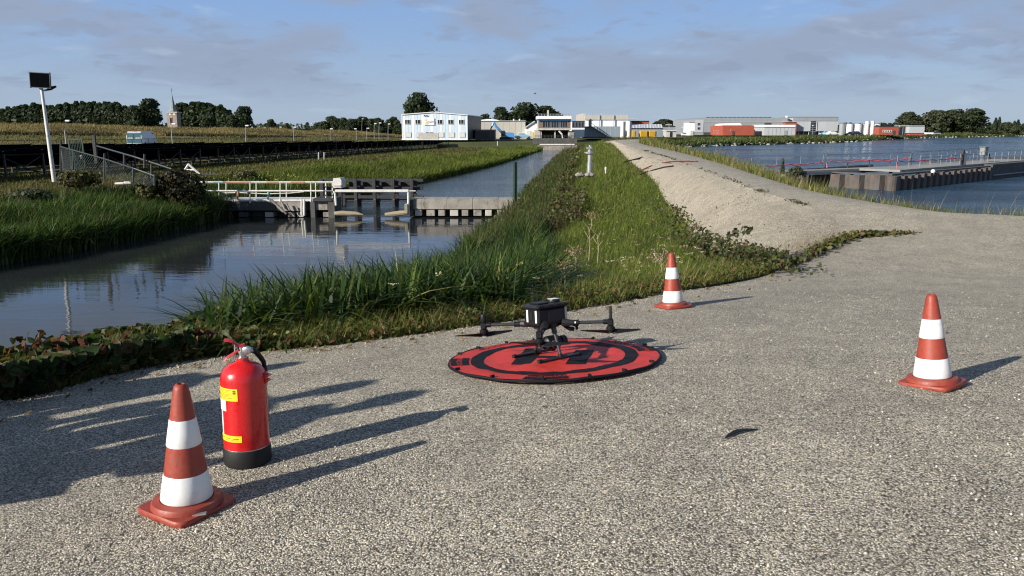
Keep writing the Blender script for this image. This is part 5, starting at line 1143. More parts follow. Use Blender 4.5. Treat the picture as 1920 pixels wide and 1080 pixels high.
    # right hand beam
    x = thing('weir_wall', 'pale brown concrete weir beam right of the gap, on spaced blocks', 'wall', base_of(870, 404, y)); w = x
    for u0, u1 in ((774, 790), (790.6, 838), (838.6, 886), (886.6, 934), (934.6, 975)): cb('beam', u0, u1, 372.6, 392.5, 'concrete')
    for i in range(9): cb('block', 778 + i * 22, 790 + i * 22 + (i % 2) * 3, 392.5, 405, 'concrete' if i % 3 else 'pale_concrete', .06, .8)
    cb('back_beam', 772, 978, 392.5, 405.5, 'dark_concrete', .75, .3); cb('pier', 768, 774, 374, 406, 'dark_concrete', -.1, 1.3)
    s = thing('sheet_post', 'tall green steel sheet pile post at the end of the right weir beam', 'post', base_of(966, 372, 39.8)); MB().box2(P(962.5, 385, 39.8), P(965.8, 303, 39.74)).build('flange', M['green_steel'], s); MB().box2(P(966.6, 385, 39.86), P(970, 303.5, 39.8)).build('flange', M['green_steel'], s); MB().box2(P(965.6, 385, 39.9), P(966.8, 304, 39.82)).build('web', M['green_steel'], s)
    # guard timbers behind the gap
    g = thing('timber_fender', 'dark tarred timber guard frame standing in the water behind the weir', 'fender', base_of(695, 380, 46)); y = 46.
    for v0, v1, u0, u1, yy in ((335.2, 341.4, 597, 794, y), (350.2, 356, 600, 793, y), (366.5, 371.6, 640, 795, y - .25), (373, 377.5, 650, 792, y - .1)): a, b = P(u0, v1, yy), P(u1, v0, yy); MB().bbox(((a.x + b.x) / 2, yy, (a.z + b.z) / 2), (b.x - a.x, .2, b.z - a.z), .02).build('beam', M['tarred_timber'], g)
    for u in (604, 638, 667, 702, 737.5, 772.5):
        for du, dy in ((0, -.28), (6.5, .32)): a, b = P(u + du - 2.3, 377, y + dy), P(u + du + 2.3, 336, y + dy); MB().bbox(((a.x + b.x) / 2, y + dy, (a.z - .9 + b.z) / 2), (b.x - a.x, .2, b.z - a.z + .9), .02).build('upright', M['tarred_timber'], g)
        MB().tube(P(u + 1, 374.5, y - .5), P(u + 1, 374.5, y - .2), .05, n=8).build('bolt', M['bare_metal'], g)
    a, b = P(655, 350, y + .6), P(776, 341, y + .6); MB().box2(a, b + V3(0, .08, 0)).build('backing_board', M['tarred_timber'], g)
weir()
def bank_bits():
    D = 38.5; t = thing('trestle', 'white A shaped steel trestle standing on the left bank', 'trestle', base_of(361, 326, D)); 
    for p, q in (((353.5, 308), (344.5, 322.5)), ((352.5, 307), (374.5, 326.5))): MB().tube(P(*p, D), P(*q, D), .055, n=6).build('leg', M['white_steel'], t)
    MB().tube(P(349, 318.5, D), P(367, 319, D), .05, n=6).build('cross_bar', M['white_steel'], t); MB().path([P(371, 337, D), P(371, 327.5, D), P(410, 327.5, D), P(410, 337, D)], .03, 5).build('guard_rail', M['array_steel'], t)
    s = MB().tube(P(216, 344.3, 36.5), P(231, 343.8, 36.5), .055, n=8); s.tube(P(233, 343, 36.5), P(246, 342.6, 36.5), .075, n=8); s.box(tuple(P(240, 341.8, 36.5)), (.3, .16, .1)); solo('white_bar', s, M['white_steel'], 'white bar lying among the weeds on the left bank', 'bar')
    # pump stand on the dike
    D = 37.; b = P(1105.5, 327, D); t = thing('valve_stand', 'grey steel valve stand with cross wheel head on the grassy dike', 'valve', tuple(b)); tp = P(1105.5, 289, D)
    MB().lathe([(.17, 0), (.17, .05), (.135, .06), (.135, .55), (.11, .56), (.11, tp.z - b.z)], 14, b).build('column', M['galv'], t, True); hd = MB(); c = tp
    hd.lathe([(.16, 0), (.19, .03), (.19, .09), (.1, .12), (.06, .2), (.06, .36), (.03, .42)], 12, c); hd.bbox((c.x, c.y, c.z + .28), (.30, .14, .13), .03); hd.tube((c.x - .26, c.y, c.z + .06), (c.x - .1, c.y, c.z + .05), .05, n=8); hd.build('head', M['galv'], t)
    for k in range(4): a = k * math.pi / 2 + .5; MB().tube((c.x, c.y, c.z + .36), (c.x + .18 * math.cos(a), c.y + .18 * math.sin(a), c.z + .36), .018, n=6).build('wheel_spoke', M['bare_metal'], t)
    for i, (u, s) in enumerate(((1085, .34), (1091, .26), (1101, .30), (1109, .3))): p = P(u, 327, D - .1); MB().bbox((p.x, p.y, p.z - .02), (s, s * .8, .22), .08, i).build('footing_stone', M['concrete'], t)
    s = MB().bbox(tuple(P(1135.5, 316, D + 1)), (.085, .085, .16), .015); s.tube(P(1135.5, 325, D + 1), P(1135.5, 318.5, D + 1), .03, n=6); solo('marker_box', s, M['white_steel'], 'small white marker box right of the valve stand', 'marker')
bank_bits()
# ------------------------------------------------------------------ pier in the lake
def pier():
    A, B, Cc = Vector((22.6, 66.5, 0)), Vector((28.8, 59.3, 0)), Vector((44.2, 72.4, 0)); zt = -2.1
    t = thing('pier', 'rusty sheet pile pier with pale deck in the lake', 'pier', (28.8, 59.3, -3.2))
    def piles(a, b, n, first=0):
        d = (b - a) / n; L = d.length; u = d.normalized(); o = Vector((u.y, -u.x, 0)); rz = math.atan2(u.y, u.x); h = zt + 4.2
        q = [(-L * .5, 0), (-L * .36, -.46), (L * .12, -.46), (L * .26, 0), (L * .5, 0), (L * .5, .06), (L * .22, .06), (L * .09, -.39), (-L * .33, -.39), (-L * .47, .06)]
        me = MB().prism([(x, y, -4.2) for x, y in q], (0, 0, h)).mesh('sheet_pile', M['rust_steel'])
        for i in range(n):
            p = a + d * (i + .5); o_ = link('sheet_pile', me, t, (p.x, p.y, random.uniform(-.05, .05)) - t.location if False else Vector((p.x, p.y, random.uniform(-.06, .03))) - t.location, (0, 0, rz))
    piles(A, B, 6); piles(B, Cc, 17)
    MB().lathe([(.42, 0), (.42, 1.15), (.36, 1.2)], 16, (B.x, B.y - .25, -3.3)).build('corner_pile', M['rust_steel'], t)
    u = (Cc - B).normalized(); n_ = Vector((-u.y, u.x, 0))
    cap = MB(); cap.prism([B + V3(0, 0, zt) - n_ * .1, Cc + V3(0, 0, zt) - n_ * .1, Cc + n_ * .5 + V3(0, 0, zt), B + n_ * .5 + V3(0, 0, zt)], (0, 0, .12)); cap.build('capping_beam', M['dark_concrete'], t)
    cap = MB(); v = (B - A).normalized(); m_ = Vector((-v.y, v.x, 0)); cap.prism([A + V3(0, 0, zt), B + V3(0, 0, zt), B + m_ * .5 + V3(0, 0, zt), A + m_ * .5 + V3(0, 0, zt)], (0, 0, .1)); cap.build('capping_beam', M['dark_concrete'], t)
    # inner ledges and the pale deck
    for k in (1.6, 3.4): p, q = A + m_ * k, A + m_ * k + u * 14; MB().tube(p + V3(0, 0, zt - .1), q + V3(0, 0, zt - .1), .12, n=6).build('tie_beam', M['rust_steel'], t)
    d0 = B + u * 3.2; dk = MB(); dk.prism([d0 + n_ * .6 + V3(0, 0, zt + .12), B + u * 34 + n_ * .6 + V3(0, 0, zt + .12), B + u * 34 + n_ * 4 + V3(0, 0, zt + .12), d0 + n_ * 4 + V3(0, 0, zt + .12)], (0, 0, .18)); dk.build('deck', M['deck_concrete'], t)
    # concrete head beyond the piles, running out of the picture
    hd = MB(); hd.prism([Cc - n_ * .3 + V3(0, 0, -4), Cc + u * 26 - n_ * .3 + V3(0, 0, -4), Cc + u * 26 + n_ * 6 + V3(0, 0, -4), Cc + n_ * 6 + V3(0, 0, -4)], (0, 0, 4 + zt + .25)); hd.build('concrete_head', M['dark_concrete'], t)
    MB().tube(Cc - n_ * .38 + V3(0, 0, zt - .75), Cc + u * 22 - n_ * .38 + V3(0, 0, zt - .75), .08, n=6).build('pipe', M['rail_grey'], t)
    # long pale walkway from the shore
    w = thing('walkway', 'long pale walkway from the shore to the pier with dark railing', 'walkway', (18.6, 58.5, -2.0)); a, b = V3(16.2, 57.6, -2.0), V3(34.4, 67.6, -1.95); dd = (b - a).normalized(); sd_ = Vector((-dd.y, dd.x, 0))
    MB().prism([a, b, b + sd_ * 1.3, a + sd_ * 1.3], (0, 0, .14)).build('deck', M['deck_concrete'], w)
    for k in (.0, 1.1): MB().prism([a + sd_ * k + V3(0, 0, -.22), b + sd_ * k + V3(0, 0, -.22), b + sd_ * (k + .2) + V3(0, 0, -.22), a + sd_ * (k + .2) + V3(0, 0, -.22)], (0, 0, .22)).build('beam', M['rail_grey'], w)
    for i in range(4): p = a.lerp(b, .2 + i * .24) + sd_ * .6; MB().tube(p + V3(0, 0, -2), p, .15, n=8).build('pile', M['rust_steel'], w)
    def rail(parent, p0, p1, n, h, mat_, nm='railing_post', mids=(.52,), r=.035):
        for i in range(n + 1): p = p0.lerp(p1, i / n); MB().tube(p, p + V3(0, 0, h), r, n=6).build(nm, M[mat_], parent)
        for z in (h,) + tuple(h * m for m in mids): MB().tube(p0 + V3(0, 0, z), p1 + V3(0, 0, z), r * .8, n=6).build('rail', M[mat_], parent)
    s0 = V3(25.8, 64.4, -1.8); rail(w, s0, V3(35.2, 69.2, -1.75), 4, 1.1, 'rail_grey')
    far0, far1 = V3(35.2, 69.2, -1.75), V3(47.5, 80, -1.72); rl = thing('railing', 'dark railing along the far side of the pier deck', 'railing', tuple(far0)); rail(rl, far0 + V3(.15, .1, 0), far1, 8, 1.12, 'rail_grey')
    e0 = B + u * 2.6 + n_ * .75 + V3(0, 0, zt + .37); e1 = B + u * 15.2 + n_ * .75 + V3(0, 0, zt + .37); rl = thing('railing', 'pale railing with pink hose along the near side of the pier deck', 'railing', tuple(e0)); rail(rl, e0, e1, 6, 1.05, 'galv', 'railing_post', (), .024)
    f0 = e1 + u * 1.2; rl = thing('railing', 'thin grey railing on the right part of the pier', 'railing', tuple(f0)); rail(rl, f0, f0 + u * 20, 11, 1.0, 'galv', 'railing_post', (.5,), .028)
    MB().box(tuple(e1 + u * .45 + V3(0, 0, .55)), (.3, .2, 1.4), math.atan2(u.y, u.x)).build('post', M['tarred_timber'], t); MB().box(tuple(e1 + u * .95 + V3(0, 0, .5)), (.08, .2, 1.2)).build('ladder_rail', M['white_steel'], t); MB().box(tuple(e1 + u * 1.2 + V3(0, 0, .5)), (.08, .2, 1.2)).build('ladder_rail', M['white_steel'], t)
    def hose(p0, p1, z, nm, lab, sag=.05):
        pts = [p0.lerp(p1, i / 24) + V3(0, 0, z + sag * math.sin(i * 1.7) + sag * .6 * math.sin(i * .6 + 1)) for i in range(25)]
        mb = MB().path([p0 + V3(0, 0, .05)] + pts, .05, 6); solo(nm, mb, M['red_tape'], lab, 'hose', None, True)
    hose(e0 - V3(.05, .08, 0), e1 - V3(.05, .08, 0), .55, 'pink_hose', 'pink hose tied along the pale railing of the pier', .03)
    hose(V3(17.8, 58.2, -1.8), s0 - V3(.3, .2, 0), .42, 'red_hose', 'red hose strung along the thin posts of the walkway', .06)
    tp = thing('thin_posts', 'thin steel posts carrying the red hose at the start of the walkway', 'posts', (17.8, 58.2, -1.8))
    for i in range(4): p = V3(17.8, 58.2, -1.82).lerp(s0 - V3(.3, .2, 0), i / 3); MB().tube(p, p + V3(0, 0, 1.1), .018, n=5).build('rod', M['galv'], tp)
    hose(s0 + V3(.1, -.05, 0), V3(35, 69.05, -1.75), .5, 'red_hose', 'darker red hose tied to the dark walkway railing', .05)
    c = e1 + u * 9 + n_ * 1.2; b_ = thing('junction_box', 'grey green junction box on legs by the pier railing at right', 'cabinet', tuple(c)); MB().bbox((c.x, c.y, c.z + .95), (.9, .5, .75), .06, math.atan2(u.y, u.x)).build('housing', M['cabinet_grey'], b_); MB().bbox((c.x, c.y, c.z + 1.36), (1.05, .6, .09), .03, math.atan2(u.y, u.x)).build('lid', M['cabinet_grey'], b_)
    for s in (-1, 1): MB().box(tuple(c + u * .3 * s + V3(0, 0, .3)), (.08, .08, .62)).build('leg', M['galv'], b_)
    MB().path([c + u * .5 + V3(0, 0, .9), c + u * .9 + V3(0, 0, .55), c + u * 1.4 + V3(0, 0, .7), c + u * 1.9 + V3(0, 0, .2)], .06, 6).build('cable', M['black_rubber'], b_)
    bl = thing('buoy', 'small white round float hanging on the sheet piles', 'float', (33.2, 62.7, -2.2)); MB().lathe([(.02, -.18), (.13, -.13), (.18, 0), (.13, .13), (.02, .18)], 14, tuple(B.lerp(Cc, .33) - n_ * .4 + V3(0, 0, zt + .1))).build('ball', M['white_paint'], bl, True); MB().tube(B.lerp(Cc, .33) - n_ * .4 + V3(0, 0, zt + .25), B.lerp(Cc, .33) + V3(0, 0, zt + .32), .02, n=5).build('line', M['black_rubber'], bl)
    # bush and pale stones where the walkway meets the shore
    for i, (x, y, h, w_, lab) in enumerate(((20.6, 56.6, 1.2, 1.7, 'grey green shrub at the foot of the walkway'), (20.2, 58.4, 1.7, .4, 'tall thin weed standing before the walkway'), (18.6, 56.2, .9, 1.6, 'low pale shrub at the shore end of the walkway'))):
        cr, tr, hh, ww = KINDS_T['bush'][i]; s = thing('shrub', lab, 'shrub', (x, y, -2.5)); s.scale = (w_ / ww, w_ / ww, h / hh); me = crown_mesh('crown', 5, 6, .1, 900, 12, GREENS['pale'], .5, 90 + i); link('crown', me, s); link('stem', tr, s)
    for i, (x, y, s, lab) in enumerate(((18.9, 56.9, .7, 'pale broken concrete lump at the shore end of the walkway, left'), (20.0, 57.2, .55, 'pale broken concrete lump at the shore end of the walkway, right'))): solo('concrete_lump', MB().bbox((x, y, -2.15), (s * 1.6, s, s), s * .25, .4 * i), M['pale_concrete'], lab, 'rubble')
pier()
def boat():
    p = P(1222, 274.5, 150); t = thing('workboat', 'dark workboat with white fenders moored at the end of the dike', 'boat', (p.x, p.y, -3.2)); prof = [(-2.4, .2), (-2.2, 1.0), (-1.4, 1.55), (.2, 1.5), (1.0, 1.05), (2.3, .9), (2.6, .5), (2.2, .1)]
    MB().prism([(p.x + x, p.y - .8, -3.2 + z) for x, z in prof], (0, 1.7, 0)).build('hull', M['dark_paint'], t); MB().bbox((p.x - .6, p.y, -1.62), (1.5, 1.3, .3), .08).build('cover', M['blue_grey_clad'], t)
    for x in (-2.7, 2.5): MB().lathe([(.05, -.3), (.3, -.2), (.36, 0), (.3, .2), (.05, .3)], 12, (p.x + x, p.y - .7, -2.45)).build('fender', M['white_paint'], t, True)
    j = thing('jetty', 'low dark jetty beside the moored workboat', 'jetty', tuple(P(1245, 277, 140))); a, b = P(1228, 278.5, 140), P(1268, 273.5, 140); MB().box2((a.x, 140, -3.0), (b.x, 143, -2.4)).build('deck', M['tarred_timber'], j)
    for u in (1232, 1246, 1258): q = P(u, 276, 139.8); MB().tube((q.x, 139.8, -4), (q.x, 139.8, -1.9), .12, n=7).build('pile', M['tarred_timber'], j)
boat()
def bird():
    c = P(1003, 176, 120); t = thing('bird', 'small dark bird flying above the trees', 'bird', tuple(c)); MB().path([c + V3(-.2, 0, 0), c + V3(0, 0, .03), c + V3(.25, 0, .02)], [.02, .07, .02], 6).build('body', M['dark_paint'], t)
    for s in (-1, 1): MB().add([c + V3(-.1, 0, .04), c + V3(.1, 0, .04), c + V3(.02, s * .3, .22), c + V3(-.02, s * .55, .1)], [(0, 1, 2), (0, 2, 3)]).build('wing', M['dark_paint'], t)
bird()
# ------------------------------------------------------------------ traffic cones
def ground_at(u, v): return hit(u, v)
def cone_meshes():
    b = MB(); s, c = .136, .036
    oct_ = lambda k, z: [(x * k, y * k, z) for x, y in ((s, -s + c), (s, s - c), (s - c * .3, s - c * .3), (s - c, s), (-s + c, s), (-s + c * .3, s - c * .3), (-s, s - c), (-s, -s + c), (-s + c * .3, -s + c * .3), (-s + c, -s), (s - c, -s), (s - c * .3, -s + c * .3))]
    rs = [oct_(.985, 0), oct_(1, .006), oct_(1, .016), oct_(.97, .022)]; n = 12; vs = [p for r in rs for p in r]
    b.add(vs, [(i * n + j, i * n + (j + 1) % n, i * n + n + (j + 1) % n, i * n + n + j) for i in range(3) for j in range(n)] + [tuple(range(n - 1, -1, -1)), tuple(range(36, 48))])
    b.lathe([(.131, .0215), (.129, .036), (.124, .043), (.105, .045), (.098, .047)], 40, close=False)
    for i in range(4): a = i * math.pi / 2; b.box((.125 * math.cos(a), .125 * math.sin(a), .002), (.03, .03, .004))
    base = b.mesh('base', M['red_plastic'], smooth=True)
    def rad(z): return .094 + (.029 - .094) * (z - .045) / (.48 - .045)
    sh = MB().lathe([(rad(z), z) for z in (.045, .15, .26, .37, .46)] + [(.0285, .476), (.0255, .489), (.019, .497), (.013, .499), (.012, .493), (.011, .45)], 40, close=False).mesh('shell', M['red_plastic'], smooth=True)
    def band(a, b_):
        m = MB().lathe([(rad(a) + .0004, a), (rad(a) + .0022, a + .003), (rad((a + b_) / 2) + .0024, (a + b_) / 2), (rad(b_) + .0022, b_ - .003), (rad(b_) + .0004, b_)], 40, close=False); return m.mesh('reflective_sleeve', M['white_sleeve'], smooth=True)
    tb = MB().box((.128, -.045, .026), (.05, .017, .006), R_(35), 0, R_(-8)).box((.108, -.058, .027), (.012, .01, .012), R_(35)).mesh('tag', M['galv'])
    return base, sh, band(.049, .152), band(.262, .365), tb
CONE = cone_meshes()
def cone(u, v, label, yaw, tilt, sc=1.0):
    p = ground_at(u, v); t = thing('traffic_cone', label, 'traffic cone', (p.x, p.y, p.z + .003), 'red and white cones round the landing pad')
    t.rotation_euler = (tilt[0], tilt[1], 0); t.scale = (sc,) * 3
    for nm, me in zip(('base', 'shell', 'reflective_sleeve', 'reflective_sleeve', 'tag'), CONE): link(nm, me, t, None, (0, 0, yaw))
    return t
cone(352, 953, 'largest and nearest red and white cone, beside the fire extinguisher', R_(-30), (R_(-1.5), R_(1.2)), .97)
cone(1748, 721, 'red and white cone standing alone on the right of the gravel', R_(38), (R_(-5), R_(-4.2)), .95)
cone(1262, 576, 'smallest, farthest red and white cone before the grassy bank', R_(22), (R_(-5.5), R_(-3.2)))
# ------------------------------------------------------------------ fire extinguisher
def extinguisher():
    p = ground_at(465, 866); t = thing('fire_extinguisher', 'red fire extinguisher with black boot and yellow stickers', 'extinguisher', (p.x, p.y, p.z + .002), None, (R_(-2), R_(.4), 0)); t.scale = (.955, .955, .94); r = .0985
    bd = MB().lathe([(r - .002, .05), (r, .07), (r, .395), (r - .002, .412), (r - .009, .432), (r - .022, .450), (r - .042, .464), (r - .064, .473), (.026, .479), (.024, .492), (.0, .492)], 56, close=False).build('cylinder', M['red_paint'], t, True, True)
    MB().lathe([(.0, 0), (r - .004, 0), (r + .003, .006), (r + .005, .02), (r + .004, .078), (r + .001, .083), (r - .001, .0835)], 56, close=False).build('boot', M['black_rubber'], t, True, True)
    MB().lathe([(r + .0008, .0825), (r + .0014, .0845), (r + .0008, .0865)], 56, close=False).build('seam', M['bare_metal'], bd, True, True)
    v = MB().lathe([(.0225, .489), (.0225, .497), (.016, .498), (.016, .512), (.02, .514), (.02, .525), (.012, .527), (.012, .538)], 20, local_c()).build('valve', M['bare_metal'], t, True, True)
    MB().tube((0, 0, .517), (.045, .012, .524), .013, .011, 12).build('outlet', M['bare_metal'], v, True, True); MB().lathe([(.014, -.012), (.018, -.01), (.018, .01), (.014, .012)], 16, (.030, -.022, .53), Matrix.Rotation(math.pi / 2, 3, 'X')).build('gauge', M['bare_metal'], v, True, True)
    def lever(nm, pts, w):
        m = MB(); vs = []; n = len(pts)
        for (x, z, ww) in pts: vs += [(x, -ww, z), (x, ww, z), (x, ww * .8, z + w), (x, -ww * .8, z + w)]
        m.add(vs, [(i * 4 + k, i * 4 + (k + 1) % 4, i * 4 + 4 + (k + 1) % 4, i * 4 + 4 + k) for i in range(n - 1) for k in range(4)] + [(3, 2, 1, 0), (n * 4 - 4, n * 4 - 3, n * 4 - 2, n * 4 - 1)]); o = m.build(nm, M['red_lever'], t, False, True); o.rotation_euler.z = R_(18); return o
    lever('carry_handle', [(.016, .524, .012), (-.015, .522, .012), (-.035, .512, .014), (-.064, .493, .015), (-.078, .480, .014)], .006)
    lever('lever', [(.012, .545, .010), (-.012, .541, .012), (-.026, .552, .014), (-.036, .563, .016), (-.052, .569, .016), (-.072, .571, .013)], .010)
    MB().tube((-.012, -.02, .531), (-.03, .018, .534), .0025, n=6).build('safety_pin', M['bare_metal'], t, False, True); MB().tube((-.028, -.012, .52), (-.028, -.006, .552), .003, n=6).build('spring', M['bare_metal'], t, False, True)
    hs = MB().path([(.030, .014, .522), (.040, .026, .520), (.046, .044, .506), (.054, .066, .48), (.064, .084, .45), (.068, .092, .40), (.06, .098, .3), (.05, .104, .2)], [.011, .0125, .0125, .0115, .011, .010, .010, .010], 10).build('hose', M['black_rubber'], t, True, True); MB().tube((.05, .104, .21), (.048, .106, .12), .015, .019, 12).build('nozzle', M['black_rubber'], hs, True, True)
    k = MB(); k.path([(.094, -.012, .41), (.112, -.016, .41), (.116, .012, .41), (.097, .02, .41)], .0045, 6); k.path([(.095, -.012, .388), (.111, -.016, .388), (.115, .012, .388), (.097, .02, .388)], .004, 6); k.box((.100, .002, .399), (.008, .026, .05)); k.build('wall_hook', M['red_paint'], t, False, True)
    def sticker(nm, m_, a0, a1, z0, z1, par, off=.0012):
        n = 12; vs = []; rr = r + off
        for i in range(n + 1):
            a = R_(a0 + (a1 - a0) * i / n); vs += [(rr * math.cos(a), rr * math.sin(a), z0), (rr * math.cos(a), rr * math.sin(a), z1)]
        return MB().add(vs, [(2 * i, 2 * i + 2, 2 * i + 3, 2 * i + 1) for i in range(n)]).build(nm, M[m_], par, True, True)
    l1 = sticker('label', 'yellow_print', 150, 273, .318, .374, t); tag(l1, 'upper yellow sticker with small dark print')
    for i, (a0, a1, z) in enumerate(((190, 254, .366), (192, 248, .3605), (190, 243, .355), (194, 256, .347), (192, 250, .3415), (192, 246, .336), (196, 258, .330), (192, 240, .3245))): sticker('print_line', 'dark_print', a0, a1, z, z + .0016, l1, .0018)
    for z in (.360, .351): sticker('print_mark', 'dark_print', 261, 268, z, z + .006, l1, .0018)
    l2 = sticker('label', 'white_print', 150, 238, .268, .317, t); tag(l2, 'small white sticker on the left side')
    for i in range(4): sticker('print_line', 'dark_print', 190, 232, .277 + i * .009, .2785 + i * .009, l2, .0018)
    l3 = sticker('label', 'yellow_print', 150, 278, .128, .158, t); tag(l3, 'lower yellow sticker, narrow')
    for i, (a0, a1) in enumerate(((205, 226), (231, 249), (253, 270))): sticker('print_line', 'dark_print', a0, a1, .143, .1455, l3, .0018); sticker('print_line', 'dark_print', a0 - 4, a1 - 3, .136, .1378, l3, .0018)
    sticker('stripe', 'white_print', 214, 222, .158, .268, t)
def local_c(): return (0, 0, 0)
extinguisher()
# ------------------------------------------------------------------ landing pad
PAD = Vector((.2677, 4.7476, 0.0)); PGX, PGY, PR = .0495, -.104, .6765
def pad_frame():
    n = Vector((-PGX, -PGY, 1)).normalized(); x = Vector((1, 0, PGX)).normalized(); y = n.cross(x); return Matrix((x, y, n)).transposed()
PM = pad_frame()
def wrk(x, y):
    r = math.hypot(x, y) / PR
    return .016 + 1.35 * (.0075 * mnoise.noise((x * 4.2 + 3, y * 4.2, .4)) + .0045 * mnoise.noise((x * 10, y * 10 + 5, 1.4)) + .0022 * mnoise.noise((x * 24, y * 24, 7))) * (1 - max(0, r - .85) / .15 * .8)
def landing_pad():
    t = thing('landing_pad', 'round red drone landing pad with black ring, H and black rim', 'landing pad', tuple(PAD + Vector((0, 0, .004)))); t.rotation_euler = PM.to_euler()
    def patch(nm, fn, nu, nv, m_, par, off, wrap=False):
        vs = []
        for i in range(nu + (0 if wrap else 1)):
            for j in range(nv + 1): x, y = fn(i / nu, j / nv); vs.append((x, y, wrk(x, y) + off))
        k = nv + 1; N = nu; fs = []
        for i in range(N):
            i2 = (i + 1) % N if wrap else i + 1
            for j in range(nv): fs.append((i * k + j, i2 * k + j, i2 * k + j + 1, i * k + j + 1))
        return MB().add(vs, fs).build(nm, m_ if not isinstance(m_, str) else M[m_], par, True, True)
    ring = lambda a, b: (lambda u, v: ((a + (b - a) * v) * math.cos(6.28318 * u), (a + (b - a) * v) * math.sin(6.28318 * u)))
    cl = patch('cloth', ring(.004, PR - .012), 120, 34, 'red_cloth', t, 0, True)
    patch('printed_ring', ring(.452, .532), 140, 6, 'black_cloth', cl, .0026, True)
    rim = MB(); N = 96; vs = []; fs = []
    for i in range(N):
        a = 6.28318 * i / N; wz = .010 + .003 * math.sin(a * 5 + 1) + .002 * math.sin(a * 13)
        for k in range(7): b = 6.28318 * k / 7; rr = PR - .009 + .010 * math.cos(b); vs.append((rr * math.cos(a), rr * math.sin(a), wz + .008 * math.sin(b)))
    for i in range(N):
        for k in range(7): fs.append((i * 7 + k, i * 7 + (k + 1) % 7, ((i + 1) % N) * 7 + (k + 1) % 7, ((i + 1) % N) * 7 + k))
    rim.add(vs, fs).build('rim', M['black_cloth'], t, True, True)
    ax = PM.inverted() @ (hit(1011, 664) - hit(987, 690)); ang = math.atan2(ax.y, ax.x); ca, sa = math.cos(ang), math.sin(ang)
    def loc(px, py): return (px * ca - py * sa, px * sa + py * ca)       # px along the bars, py to their left
    h = patch('letter_h', lambda u, v: loc(-.23 + .46 * u, .11 + .12 * v), 24, 8, 'black_cloth', t, .0028)
    patch('letter_stroke', lambda u, v: loc(-.23 + .46 * u, -.23 + .12 * v), 24, 8, 'black_cloth', h, .0028); patch('letter_stroke', lambda u, v: loc(-.032 + .064 * u, -.11 + .22 * v), 5, 12, 'black_cloth', h, .0028)
    def arc(a0, a1, r0, r1): return lambda u, v: ((r0 + (r1 - r0) * v) * math.cos(a0 + (a1 - a0) * u), (r0 + (r1 - r0) * v) * math.sin(a0 + (a1 - a0) * u))
    def arc_text(body, size, amid, rad, m_, par, off, inward=False):
        me = text_mesh(body, size, M[m_]); 
        for vt in me.vertices:
            x, y = vt.co.x, vt.co.y; a = amid + (x / rad if inward else -x / rad); rr = rad - y if inward else rad + y; px, py = rr * math.cos(a), rr * math.sin(a); vt.co = (px, py, wrk(px, py) + off)
        return link('lettering', me, par)
    for a, w in ((R_(-97), .20), (R_(96), .17), (R_(12), .17), (R_(183), .17)):
        b = patch('black_block', arc(a - w, a + w, .545, PR - .016), 14, 8, 'black_cloth', t, .0026); arc_text('HOODMAN', .05, a, .602, 'red_cloth', b, .0045, a < 0)
    arc_text('HOODMAN', .07, R_(128), .60, 'black_cloth', t, .0035); arc_text('HOODMAN', .07, R_(40), .60, 'black_cloth', t, .0035)
    for a in (100, 118, 140, 160, 205, 235, 262, 285, 305, 330, 20, 62):
        x, y = (PR - .02) * math.cos(R_(a)), (PR - .02) * math.sin(R_(a)); MB().box((x, y, .024), (.012, .03, .014), R_(a - 90)).build('tab', M['black_cloth'], t, False, True)
landing_pad()
